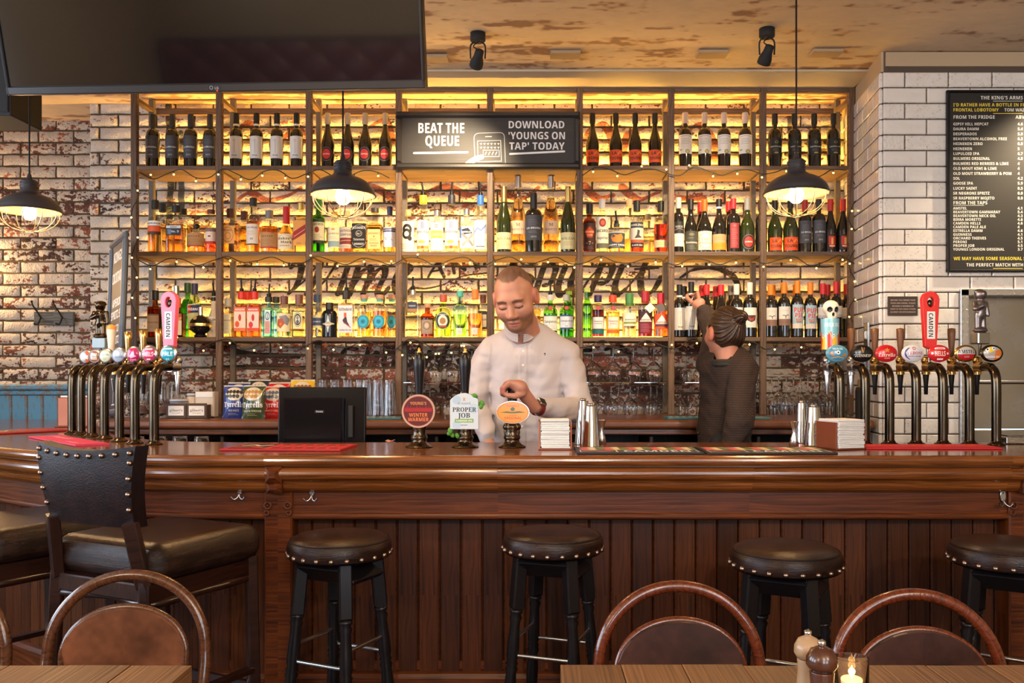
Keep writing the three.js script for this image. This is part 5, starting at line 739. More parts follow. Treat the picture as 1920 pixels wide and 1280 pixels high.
// letter board menu on the tiles
const menuTex = board(900, 1210, (x, w, h) => {
  const K = 3.6; x.fillStyle = '#17130f'; x.fillRect(0, 0, w, h); x.fillStyle = '#2b2621'; for (let y = 0; y < h; y += 9) x.fillRect(0, y, w, 3); x.fillStyle = '#211d19'; for (let a = 0; a < w; a += 9) x.fillRect(a, 0, 2, h);
  const t = (s, px, py, size, c = '#e8e4da', al = 'left') => { x.font = `bold ${size * K}px sans-serif`; x.textAlign = al; x.textBaseline = 'middle'; x.fillStyle = c; x.fillText(s, (px - 1777) * K, (py - 172) * K); };
  const Y = '#f0d440'; t('★ THE KING\'S ARMS D', 1832, 183, 9.5); t("I'D RATHER HAVE A BOTTLE IN FR", 1787, 196.5, 8.6, Y); t('FRONTAL LOBOTOMY', 1787, 206, 8.4, Y); t('TOM WAIT', 1883, 206, 8.4); t('FROM THE FRIDGE', 1787, 219.5, 9); t('ABV', 1904, 219.5, 9);
  x.fillStyle = '#ddd'; x.fillRect((1862 - 1777) * K, (189 - 172) * K, 200, 4); x.fillStyle = Y; x.fillRect((1862 - 1777) * K, (212 - 172) * K, 200, 4);
  const f = [['GIPSY HILL HEPCAT', '4.6'], ['DAURA DAMM', '5.4'], ['DESPERADOS', '5.9'], ['BEAVERTOWN ALCOHOL FREE', '0.3'], ['HEINEKEN ZERO', '0.0'], ['HEINEKEN', '5'], ['LUPULOID IPA', '6.7'], ['BULMERS ORIGINAL', '4.5'], ['BULMERS RED BERRIES & LIME', '4'], ['OLD MOUT KIWI & LIME', '4'], ['OLD MOUT STRAWBERRY & POM', '4'], ['SOL', '4.2'], ['GOOSE IPA', '5.9'], ['LUCKY SAINT', '0.5'], ['SR NEGRONI SPRITZ', '0.0'], ['SR RASPBERRY MOJITO', '0.0']];
  f.forEach(([a, b], i) => { t(a, 1787, 232.5 + i * 9.27, 7.2); t(b, 1908, 232.5 + i * 9.27, 7.2); }); t('FROM THE TAPS', 1787, 380, 8.6); x.fillStyle = '#ddd'; x.fillRect(10 * K, (384.6 - 172) * K, 58 * K, 3);
  [['AMSTEL', '4.1'], ['BEAVERTOWN GAMMARAY', '5.4'], ['BEAVERTOWN NECK OIL', '4.3'], ['BIRRA MORETTI', '4.6'], ['CAMDEN HELLS', '4.6'], ['CAMDEN PALE ALE', '4'], ['ESTRELLA DAMM', '4.6'], ['GUINNESS', '4.1'], ['ORCHARD THIEVES', '4.5'], ['PERONI', '5.1'], ['PROPER JOB', '4.5'], ['YOUNGS LONDON ORIGINAL', '3.7']].forEach(([a, b], i) => { t(a, 1787, 390.5 + i * 7, 7); t(b, 1908, 390.5 + i * 7, 7); });
  t('WE MAY HAVE SOME SEASONAL S', 1788, 484.5, 8.6, Y); t('★ THE PERFECT MATCH WITH', 1806, 496.5, 8.4); x.fillStyle = Y; x.fillRect((1862 - 1777) * K, (502.5 - 172) * K, 200, 4);
});
{ const D = 4.325, w = 250 * D / FOCAL, h = 336 * D / FOCAL, g = thing('menu_letter_board', 'tall black letter board listing beers on the tiled wall', 'menu board', [atX(1777, D) + w / 2, atY(340, D), -D]);
  part('lettering', new THREE.PlaneGeometry(w, h), std(0xffffff, 0.6, { map: menuTex }), g); part('back_panel', cb(w, h, 0.014).translate(0, 0, -0.009), M.blackMatte, g);
  for (const [a, b, x, y] of [[w + 0.012, 0.012, 0, h / 2], [w + 0.012, 0.012, 0, -h / 2], [0.012, h, -w / 2, 0], [0.012, h, w / 2, 0]]) part('frame', cb(a, b, 0.022, 0.003).translate(x, y, 0.002), M.black, g); }
{ const D = 4.332, w = 56 * D / FOCAL, h = 36 * D / FOCAL; const g = thing('allergy_notice', 'small brown food allergy notice on the white tiles', 'sign', [atX(1692.5, D), atY(573.5, D), -D]); part('plate', cb(w, h, 0.006, 0.001), std(lin(0.05, 0.03, 0.022), 0.5), g);
  part('lettering', flat(w * 0.98, h * 0.98, print(220, 140, '#3b2c26', () => ['BEFORE YOU ORDER YOUR', 'FOOD AND DRINK, PLEASE', 'INFORM A MEMBER OF', 'STAFF IF YOU HAVE A FOOD', 'ALLERGY OR INTOLERANCE'].forEach((s, i) => T(s, 110, 26 + i * 22, 15, '#b9a89c', 'sans-serif', 1, 'center', 190)))).translate(0, 0, 0.0036), printMat, g); }
// leaning cocktail chalkboard at the left end of the shelves
const chalkTexB = board(360, 960, (x, w, h) => { x.fillStyle = '#33343c'; x.fillRect(0, 0, w, h); x.fillStyle = '#e6e6e6'; x.textAlign = 'center'; const t = (s, y, z) => { x.font = `bold ${z}px sans-serif`; x.fillText(s, w / 2, y, w * 0.84); }; t('KINGS', 110, 84); t('COCKTAILS', 230, 84); t('APEROL', 370, 66); t('SPRITZ £9', 440, 66); t('HUGO', 520, 60); t('SPRITZ', 585, 60); t('ESPRESSO', 670, 56); t('MARTINI', 730, 56); x.strokeStyle = '#e6e6e6'; x.lineWidth = 7; x.beginPath(); x.moveTo(110, 780); x.lineTo(250, 780); x.lineTo(180, 850); x.closePath(); x.moveTo(180, 850); x.lineTo(180, 925); x.moveTo(140, 928); x.lineTo(222, 928); x.stroke(); });
{ const g = framed('cocktail_chalkboard', 'tall narrow cocktail chalkboard leaning at left end of the shelving', 'chalkboard', 0.34, 0.95, 0.03, 0.035, chalkTexB, [-2.2, 1.572, -4.61], phy(lin(0.06, 0.075, 0.1), 0.45), [0, 0, 0]); g.rotation.order = 'YXZ'; g.rotation.set(-0.05, -0.92, 0.075); }
// coat hook board on the left wall
{ const g = thing('hook_board', 'weathered blue board with two iron hooks on left bricks', 'coat hooks', at(102, 597, 5.51).toArray()); part('board', cb(0.25, 0.085, 0.022, 0.004), std(lin(0.26, 0.36, 0.44), 0.8, { map: scaled(woodTex, 2.6, 1.1, Math.PI / 2) }), g);
  for (const x of [-0.08, 0.055]) part('hook', merged([tube([V3(x, 0.0, 0.012), V3(x - 0.004, 0.03, 0.03), V3(x - 0.02, 0.075, 0.06), V3(x - 0.028, 0.1, 0.062)], 0.005, 16, 7), tube([V3(x, 0.01, 0.014), V3(x + 0.012, -0.02, 0.05), V3(x + 0.004, -0.04, 0.06), V3(x - 0.012, -0.035, 0.066)], 0.006, 16, 7), new THREE.SphereGeometry(0.008, 8, 6).translate(x - 0.028, 0.102, 0.062)]), M.blackMatte, g); }

// ---------- implicit surfaces for figures and people ----------
function nets(f, lo, hi, h, colorOf) {
  const n = [0, 1, 2].map((k) => Math.ceil((hi[k] - lo[k]) / h) + 1), [nx, ny, nz] = n, F = new Float32Array(nx * ny * nz);
  for (let k = 0, i = 0; k < nz; k++) for (let j = 0; j < ny; j++) for (let a = 0; a < nx; a++) F[i++] = f(lo[0] + a * h, lo[1] + j * h, lo[2] + k * h);
  const id = new Int32Array(nx * ny * nz).fill(-1), pos = [], idx = [], sy = nx, sz = nx * ny, off = [0, 1, sy, sy + 1, sz, sz + 1, sz + sy, sz + sy + 1];
  for (let k = 0; k < nz - 1; k++) for (let j = 0; j < ny - 1; j++) for (let a = 0; a < nx - 1; a++) {
    const c = a + j * sy + k * sz; let m = 0; for (let q = 0; q < 8; q++) if (F[c + off[q]] < 0) m |= 1 << q; if (m === 0 || m === 255) continue;
    let x = 0, y = 0, z = 0, cnt = 0;
    for (let e = 0; e < 12; e++) { const [p, q] = EDGES[e], va = F[c + off[p]], vb = F[c + off[q]]; if ((va < 0) === (vb < 0)) continue; const t = va / (va - vb); x += (p & 1) + t * ((q & 1) - (p & 1)); y += (p >> 1 & 1) + t * ((q >> 1 & 1) - (p >> 1 & 1)); z += (p >> 2) + t * ((q >> 2) - (p >> 2)); cnt++; }
    id[c] = pos.length / 3; pos.push(lo[0] + (a + x / cnt) * h, lo[1] + (j + y / cnt) * h, lo[2] + (k + z / cnt) * h);
  }
  for (let k = 1; k < nz - 1; k++) for (let j = 1; j < ny - 1; j++) for (let a = 1; a < nx - 1; a++) {
    const c = a + j * sy + k * sz, s = F[c] < 0;
    const quad = (d, u, v) => { if (s === (F[c + d] < 0)) return; const q = [id[c - u - v], id[c - v], id[c], id[c - u]]; if (q.some((t) => t < 0)) return; s ? idx.push(q[0], q[1], q[2], q[0], q[2], q[3]) : idx.push(q[0], q[2], q[1], q[0], q[3], q[2]); };
    quad(1, sy, sz); quad(sy, sz, 1); quad(sz, 1, sy);
  }
  const nor = new Float32Array(pos.length), col = colorOf ? new Float32Array(pos.length) : null, e = h * 0.6, uv = new Float32Array(pos.length / 3 * 2);
  for (let i = 0; i < pos.length; i += 3) {
    const x = pos[i], y = pos[i + 1], z = pos[i + 2]; let a = f(x + e, y, z) - f(x - e, y, z), b = f(x, y + e, z) - f(x, y - e, z), c = f(x, y, z + e) - f(x, y, z - e); const l = Math.hypot(a, b, c) || 1; nor[i] = a / l; nor[i + 1] = b / l; nor[i + 2] = c / l;
    if (col) { const q = colorOf(x, y, z, nor[i], nor[i + 1], nor[i + 2]); col[i] = q[0]; col[i + 1] = q[1]; col[i + 2] = q[2]; } uv[i / 3 * 2] = x + z * 0.7; uv[i / 3 * 2 + 1] = y;
  }
  const g = new THREE.BufferGeometry(); g.setAttribute('position', new THREE.Float32BufferAttribute(pos, 3)); g.setAttribute('normal', new THREE.BufferAttribute(nor, 3)); g.setAttribute('uv', new THREE.BufferAttribute(uv, 2)); if (col) g.setAttribute('color', new THREE.BufferAttribute(col, 3)); g.setIndex(idx); return g;
}
const EDGES = [[0, 1], [2, 3], [4, 5], [6, 7], [0, 2], [1, 3], [4, 6], [5, 7], [0, 4], [1, 5], [2, 6], [3, 7]];
const smin = (a, b, k) => { const h = Math.max(k - Math.abs(a - b), 0) / k; return Math.min(a, b) - h * h * k * 0.25; }, smax = (a, b, k) => -smin(-a, -b, k);
const cap = (a, b, ra, rb) => { const bx = b[0] - a[0], by = b[1] - a[1], bz = b[2] - a[2], L = bx * bx + by * by + bz * bz || 1e-9; return (x, y, z) => { const t = clamp(((x - a[0]) * bx + (y - a[1]) * by + (z - a[2]) * bz) / L, 0, 1), dx = x - a[0] - bx * t, dy = y - a[1] - by * t, dz = z - a[2] - bz * t; return Math.sqrt(dx * dx + dy * dy + dz * dz) - (ra + (rb - ra) * t); }; };
const ell = (c, r) => { const m = Math.min(...r); return (x, y, z) => { const a = (x - c[0]) / r[0], b = (y - c[1]) / r[1], d = (z - c[2]) / r[2], k = Math.sqrt(a * a + b * b + d * d); return (k - 1) * m * (k > 1 ? 1 : 1); }; };
const blend = (fs, k) => (x, y, z) => { let d = fs[0](x, y, z); for (let i = 1; i < fs.length; i++) d = smin(d, fs[i](x, y, z), k); return d; };
// ---------- beer taps ----------
const woodHandle = wood(0.42, 0.22, 0.09, 0.4), paddleMat = (r, g, b) => phy(lin(r, g, b), 0.3, { clearcoat: 0.5, clearcoatRoughness: 0.15 });
const figureGeo = nets(blend([cap([-0.012, 0, 0], [-0.012, 0.06, 0], 0.012, 0.014), cap([0.014, 0, 0.004], [0.012, 0.06, 0], 0.012, 0.014), cap([0, 0.062, 0], [0, 0.105, 0], 0.02, 0.024), cap([-0.03, 0.112, 0], [-0.036, 0.085, 0.012], 0.01, 0.009), cap([-0.036, 0.085, 0.012], [-0.008, 0.098, 0.024], 0.009, 0.008), cap([0.03, 0.112, 0], [0.036, 0.06, 0.006], 0.01, 0.008), ell([0, 0.145, 0.002], [0.024, 0.025, 0.024]), ell([0, 0.148, 0.022], [0.012, 0.012, 0.008]), cap([-0.02, 0.158, 0], [0.02, 0.158, 0], 0.008, 0.008), ell([0, -0.004, 0], [0.034, 0.01, 0.024])], 0.008), [-0.06, -0.03, -0.04], [0.06, 0.185, 0.05], 0.0045);
const skullGeo = (() => { const sk = blend([ell([0, 0.03, -0.004], [0.034, 0.034, 0.036]), ell([0, -0.006, 0.012], [0.02, 0.018, 0.018])], 0.014), e1 = ell([-0.0155, 0.022, 0.031], [0.0105, 0.0115, 0.014]), e2 = ell([0.0155, 0.022, 0.031], [0.0105, 0.0115, 0.014]), n = ell([0, 0.002, 0.034], [0.005, 0.008, 0.012]); return nets((x, y, z) => Math.max(sk(x, y, z), -e1(x, y, z), -e2(x, y, z), -n(x, y, z)), [-0.05, -0.04, -0.05], [0.05, 0.075, 0.05], 0.0026, (x, y, z) => Math.min(e1(x, y, z), e2(x, y, z), n(x, y, z)) < 0.0012 ? [0.015, 0.015, 0.015] : [0.72, 0.68, 0.58]); })();
const lensGeo = (rx, ry) => new THREE.SphereGeometry(1, 28, 14, 0, Math.PI * 2, 0, Math.PI / 2).rotateX(Math.PI / 2).scale(rx, ry, 0.014);
const faceGeo = (rx, ry, r) => { const g = new THREE.SphereGeometry(1, 28, 12, 0, Math.PI * 2, 0, Math.PI / 2).rotateX(Math.PI / 2), p = g.attributes.position, u = g.attributes.uv; for (let i = 0; i < p.count; i++) u.setXY(i, lerp(r[0], r[2], p.getX(i) * 0.5 + 0.5), lerp(r[1], r[3], p.getY(i) * 0.5 + 0.5)); return g.scale(rx * 0.955, ry * 0.955, 0.0152); };
function beerTap(px, py, o) {
  const D = (EYE - BAR) * FOCAL / (py - VY), g = thing('beer_tap', o.d, 'beer tap', [atX(px, D), BAR + 0.0005, -D], o.grp), s = o.s ?? 1;
  part('base_flange', lathe([[0.0001, 0], [0.034, 0], [0.034, 0.004], [0.024, 0.01], [0.021, 0.016]], 24), M.bronze, g);
  part('column', tube([V3(0, 0.008, 0), V3(0, 0.12, 0), V3(0, 0.24, 0), V3(0, 0.285, -0.008), V3(0, 0.311, -0.035), V3(0, 0.318, -0.07), V3(0, 0.318, -0.11)], 0.019, 44, 14), M.bronze, g);
  const body = part('tap_body', merged([new THREE.CylinderGeometry(0.022, 0.022, 0.05, 16).rotateX(Math.PI / 2).translate(0, 0.318, -0.125), new THREE.CylinderGeometry(0.016, 0.018, 0.06, 14).translate(0, 0.315, -0.155), new THREE.SphereGeometry(0.02, 14, 10).translate(0, 0.345, -0.155)]), o.steelBody ? M.steel : M.brass, g);
  part('spout', lathe([[0.0001, 0.2], [0.008, 0.2], [0.009, 0.24], [0.014, 0.29], [0.0001, 0.29]], 14).translate(0, 0, -0.155), o.steelBody ? M.steel : M.black, body);
  if (o.h === 'wood' || o.h === 'brass' || o.h === 'steel') part('handle', lathe([[0.0001, 0.345], [0.008, 0.345], [0.01, 0.38], [0.016, 0.45], [0.0165, 0.48], [0.0001, 0.484]], 14).translate(0, 0, -0.155), o.h === 'wood' ? woodHandle : o.h === 'brass' ? M.brass : M.steel, g);
  if (o.h === 'paddle') { const c = o.pc, sh = new THREE.Shape(); sh.moveTo(-0.022, 0); sh.quadraticCurveTo(0, -0.02, 0.022, 0); sh.lineTo(0.034, 0.19); sh.quadraticCurveTo(0.034, 0.225, 0, 0.228); sh.quadraticCurveTo(-0.034, 0.225, -0.034, 0.19); sh.closePath(); const hole = new THREE.Path(); hole.absellipse(0, 0.185, 0.017, 0.024, 0, Math.PI * 2); sh.holes.push(hole);
    const h = part('paddle_handle', new THREE.ExtrudeGeometry(sh, { depth: 0.02, bevelEnabled: true, bevelSize: 0.003, bevelThickness: 0.003, bevelSegments: 2, curveSegments: 10 }).translate(0, 0, -0.01), paddleMat(...c), g); h.position.set(o.hx ?? 0, 0.405, -0.12); h.rotation.y = o.hr ?? 0;
    part('lettering', flat(0.034, 0.115, CAMDEN).translate(0, 0.088, 0.0138), printMat, h); part('stem', bar(V3(0, -0.07, 0), V3(0, 0, 0), 0.007), M.chrome, h); part('medallion', new THREE.SphereGeometry(0.012, 12, 8).scale(1, 1.4, 0.6).translate(0, 0.18, 0), M.bronze, h); }
  if (o.h === 'figure') { const h = part('figure', figureGeo, o.fm ?? M.bronze, g); h.position.set(o.hx ?? 0, 0.475, -0.13); h.rotation.y = 0.3; part('plinth', new RoundedBoxGeometry(0.062, 0.05, 0.05, 2, 0.006).translate(0, -0.038, 0), o.pm ?? M.steel, h); part('stem', bar(V3(0, -0.11, 0), V3(0, -0.05, 0), 0.007), M.bronze, h); }
  if (o.h === 'skull') { const h = part('painted_can', wrap(0.037, 0.13, Math.PI * 2, SKULLCAN).translate(0, 0.455, -0.12), printGloss, g); part('skull', skullGeo, std(0xffffff, 0.5, { vertexColors: true }), h).position.set(0.003, 0.535, -0.115); part('stem', lathe([[0.012, 0.33], [0.012, 0.36], [0.024, 0.385], [0.028, 0.392], [0.0001, 0.392]], 16).translate(0, 0, -0.12), phy(lin(0.12, 0.42, 0.5), 0.25, { metalness: 0.6 }), h); part('can_top', new THREE.CylinderGeometry(0.036, 0.036, 0.006, 20).translate(0, 0.518, -0.12), M.steel, h); }
  if (o.h === 'ice') { const h = part('glass_handle', lathe([[0.0001, 0.36], [0.012, 0.36], [0.014, 0.4], [0.022, 0.5], [0.0001, 0.502]], 16).translate(0, 0, -0.13), std(lin(0.7, 0.62, 0.52), 0.4), g); part('orange_top', new THREE.SphereGeometry(0.023, 14, 10, 0, 7, 0, 1.6).translate(0, 0.5, -0.13), std(lin(0.85, 0.3, 0.05), 0.5), h); part('stem', bar(V3(0, 0.32, -0.13), V3(0, 0.36, -0.13), 0.009), M.black, h); }
  const rx = o.round ? 0.038 : 0.047, ry = o.round ? 0.038 : 0.036, b = part('badge', lensGeo(rx, ry), o.rim ?? M.bronze, g); b.position.set(0, 0.372, o.round ? -0.095 : -0.036); if (o.round) g.rotation.y = -0.23; b.rotation.y = o.turn ?? 0; part('badge_face', faceGeo(rx, ry, o.f), printGloss, b); part('badge_back', lensGeo(rx, ry).rotateY(Math.PI), M.bronze, b);
}
const CAMDEN = print(60, 200, '#f2f0ee', () => { sx.save(); sx.translate(30, 100); sx.rotate(Math.PI / 2); T('CAMDEN', 0, 2, 46, '#20202a', 'sans-serif', 1, 'center', 180); sx.restore(); });
const SKULLCAN = print(400, 150, '#7fc0d4', () => { for (let i = 0; i < 5; i++) { const o = i * 80; PG([[o, 150], [o, 80], [o + 30, 60], [o + 52, 150]], '#d8402c'); PG([[o + 30, 150], [o + 40, 100], [o + 70, 84], [o + 80, 150]], '#e8b92c'); C(o + 46, 84, 8, '#fff'); C(o + 46, 84, 4, '#20303a'); LN([[o + 10, 60], [o + 40, 100], [o + 76, 70]], '#e0d060', 4); } T('NECK OIL', 200, 30, 26, '#e8f0f4', S); T('NECK OIL', 40, 30, 20, '#e8f0f4', S); T('NECK OIL', 360, 30, 20, '#e8f0f4', S); });
const badge = (bg, fn) => print(150, 114, bg, fn), bR = (bg, fn) => print(110, 110, bg, fn);
const F = {
  cans: badge('#3f8ab0', () => { C(76, 50, 14, '#e8f0f4'); C(76, 50, 6, '#203040'); PG([[10, 60], [40, 40], [50, 76]], '#b07a4a'); PG([[100, 76], [130, 50], [140, 84]], '#b07a4a'); T('NECK OIL', 75, 24, 16, '#dcecf2'); LN([[20, 90], [76, 80], [130, 92]], '#d8a050', 6); }),
  guin: badge('#0e0d0d', () => { PG([[64, 16], [72, 14], [78, 50], [72, 54]], '#b98a4a'); PG([[82, 14], [90, 16], [80, 54], [76, 50]], '#8a6430'); T('GUINNESS', 75, 72, 26, '#e8e2d6', S, 1, 'center', 126); }),
  estr: badge('#c31420', () => { PG([[75, 14], [80, 28], [95, 28], [83, 36], [88, 50], [75, 42], [62, 50], [67, 36], [55, 28], [70, 28]], '#c98a2c'); T('Estrella', 75, 68, 30, '#f6e8d8', S); T('DAMM', 75, 90, 12, '#e8c8b0'); }),
  pero: badge('#cfd0de', () => { C(20, 60, 40, '#3a3f94', 60); C(96, 57, 70, '#d8d6e0', 50); O(78, 22, 9, '#a3343c', 4); T('PERONI', 84, 54, 27, '#a3242c', S, 1, 'center', 110); T('NASTRO AZZURRO', 84, 76, 11, '#2c3a7a', 'sans-serif', 1, 'center', 100); T('', 84, 90, 9); }),
  hells: badge('#c8141c', () => { R(38, 14, 74, 14, '#f3e9e4'); T('CAMDEN', 75, 22, 12, '#c8141c'); T('HELLS', 75, 58, 46, '#f6ece6', 'sans-serif', 1, 'center', 74); R(54, 90, 42, 12, '#f3e9e4'); C(22, 57, 8, '#f3dcd6'); C(128, 57, 8, '#f3dcd6'); }),
  amst: badge('#b8b4b0', () => { R(0, 0, 150, 62, '#b9b6b4'); R(0, 62, 150, 60, '#b0141c'); T('AMSTEL', 75, 44, 32, '#1c1a1c', 'sans-serif', 1, 'center', 116); T('BIER', 75, 80, 16, '#d8a0a0'); }),
  mix: badge('#a9a4a0', () => { PG([[90, 40], [150, 20], [150, 114], [80, 100]], '#d9762c'); PG([[30, 20], [70, 10], [84, 40], [50, 54]], '#e8c83c'); C(38, 30, 14, '#f0f0f0'); C(38, 30, 6, '#222'); C(78, 24, 12, '#f0f0f0'); C(80, 24, 5, '#222'); T('GAMMA RAY', 74, 80, 20, '#eee', 'sans-serif', 1, 'center', 96); }),
  l1: bR('#9aa0a8', () => { R(60, 0, 50, 110, '#d0603c'); C(40, 55, 30, '#c8ccd0'); C(76, 60, 14, '#e8e0d8'); }), l2: bR('#b8b2b0', () => { C(55, 55, 40, '#8a5a44'); R(30, 30, 50, 50, '#c9b8a8'); T('MORETTI', 55, 56, 14, '#4a2a20', 'sans-serif', 1, 'center', 70); }),
  l3: bR('#cdd4c8', () => { O(55, 55, 44, '#6a8a6a', 6); T('ORIGINAL', 55, 46, 16, '#3a5a3a', 'sans-serif', 1, 'center', 76); C(55, 72, 14, '#b8c89a'); }), l4: bR('#a8b8cc', () => { O(55, 55, 46, '#5a6a9a', 6); C(55, 40, 14, '#c8d4e4'); T('PERONI', 55, 66, 18, '#3a4a7a', S, 1, 'center', 80); }),
  l5: bR('#c01458', () => { PG([[30, 66], [60, 26], [66, 58], [84, 66], [40, 80]], '#f0b8d0'); T('Aspall', 55, 88, 14, '#f4d0dc', S); O(55, 55, 48, '#d84a84', 4); }), l6: bR('#d0305c', () => { R(30, 18, 50, 10, '#f3e0e4'); T('HELLS', 55, 56, 40, '#f6e6ea', 'sans-serif', 1, 'center', 64); R(42, 84, 26, 9, '#f3e0e4'); C(16, 55, 6, '#f0c8d4'); C(94, 55, 6, '#f0c8d4'); }),
  l7: bR('#1aa0b8', () => { R(26, 18, 58, 10, '#d8f0f4'); T('PALE', 55, 56, 38, '#e8f6f8', 'sans-serif', 1, 'center', 72); T('ALE', 55, 88, 14, '#e8f6f8'); C(14, 55, 6, '#106a80'); C(96, 55, 6, '#106a80'); }),
};
const GR = 'beer taps at the right end of the bar', GL = 'beer taps on the curved left end of the bar';
const white = std(lin(0.7, 0.7, 0.72), 0.3);
[[1575, 833, { f: F.cans, h: 'skull', steelBody: 1, rim: paddleMat(0.1, 0.3, 0.42), d: 'beer tap with skull topped painted handle and blue badge' }], [1622, 833, { f: F.guin, h: 'wood', steelBody: 1, rim: M.black, d: 'beer tap with black oval stout badge' }], [1668, 833, { f: F.estr, h: 'wood', rim: paddleMat(0.5, 0.01, 0.02), d: 'beer tap with plain red oval badge and wooden handle' }], [1718, 833, { f: F.pero, h: 'wood', rim: white, d: 'beer tap with white and blue oval badge' }], [1768, 833, { f: F.hells, h: 'paddle', pc: [0.72, 0.02, 0.02], rim: paddleMat(0.55, 0.01, 0.02), d: 'beer tap with tall red paddle handle' }], [1818, 833, { f: F.amst, h: 'wood', rim: M.brass, d: 'beer tap with half red half silver badge in front of door frame' }], [1868, 834, { f: F.mix, h: 'figure', fm: std(lin(0.25, 0.22, 0.22), 0.35, { metalness: 0.9 }), pm: M.steel, rim: M.bronze, d: 'beer tap with silver diver figure handle, right' }]].forEach(([px, py, o]) => beerTap(px, py, { ...o, grp: GR }));
[[135, 813, { f: F.l1, h: 'none', d: 'farthest left beer tap with silver and orange badge' }], [152, 814.5, { f: F.l2, h: 'figure', fm: M.bronze, pm: std(lin(0.3, 0.45, 0.6), 0.4), d: 'beer tap with dark bronze figure handle, left' }], [172, 818, { f: F.l3, h: 'ice', d: 'beer tap with orange topped pale handle' }], [196, 822, { f: F.l4, h: 'brass', d: 'beer tap with pale blue round badge' }], [224, 827, { f: F.l5, h: 'brass', d: 'beer tap with magenta round badge' }], [253, 831, { f: F.l6, h: 'brass', d: 'beer tap with pink round badge and brass handle' }], [289, 833, { f: F.l7, h: 'paddle', hx: -0.012, hr: 0.05, pc: [0.8, 0.1, 0.18], steelBody: 1, d: 'beer tap with teal badge and pink paddle handle' }]].forEach(([px, py, o]) => beerTap(px, py, { ...o, round: 1, rim: M.steel, turn: 0.12, grp: GL }));
// ---------- hand pumps ----------
function handPump(px, py, o) {
  const D = (EYE - BAR) * FOCAL / (py - VY), k = D / FOCAL, g = thing('hand_pump', o.d, 'beer pump', [atX(px, D), BAR + 0.0005, -D], 'cask ale hand pumps on the bar');
  part('base', lathe([[0.0001, 0], [0.054, 0], [0.054, 0.004], [0.04, 0.012], [0.03, 0.02], [0.029, 0.03], [0.033, 0.034], [0.033, 0.042], [0.027, 0.05], [0.027, 0.07], [0.031, 0.075], [0.031, 0.088], [0.02, 0.095], [0.0001, 0.096]], 28), M.bronze, g);
  const st = new THREE.Group(); st.name = 'lever'; st.position.set(0, 0.09, 0); st.rotation.x = o.pull ?? 0; g.add(st);
  part('stem', merged([bar(V3(0, 0, 0), V3(0, 0.12, 0), 0.01), new THREE.SphereGeometry(0.018, 14, 10).translate(0, 0.02, 0)]), M.bronze, st);
  if (!o.pull) part('grip', lathe([[0.0001, 0.1], [0.013, 0.1], [0.014, 0.115], [0.018, 0.17], [0.0235, 0.225], [0.024, 0.25], [0.019, 0.272], [0.012, 0.28], [0.0001, 0.281]], 20), M.blackLeg, st), part('ferrule', lathe([[0.0001, 0.278], [0.009, 0.278], [0.01, 0.285], [0.005, 0.289], [0.007, 0.297], [0.0001, 0.302]], 14), M.brass, st);
  else part('grip', lathe([[0.0001, 0.05], [0.014, 0.05], [0.018, 0.08], [0.02, 0.14], [0.018, 0.16], [0.0001, 0.165]], 20), M.blackLeg, st), part('clamp', merged([new THREE.TorusGeometry(0.024, 0.008, 8, 20).translate(0, -0.03, 0.012), new THREE.SphereGeometry(0.016, 12, 8).translate(-0.02, -0.01, 0.01), new THREE.SphereGeometry(0.016, 12, 8).translate(0.02, -0.01, 0.01)]), M.bronze, g).position.set(0, 0.09, 0);
  return [g, k];
}
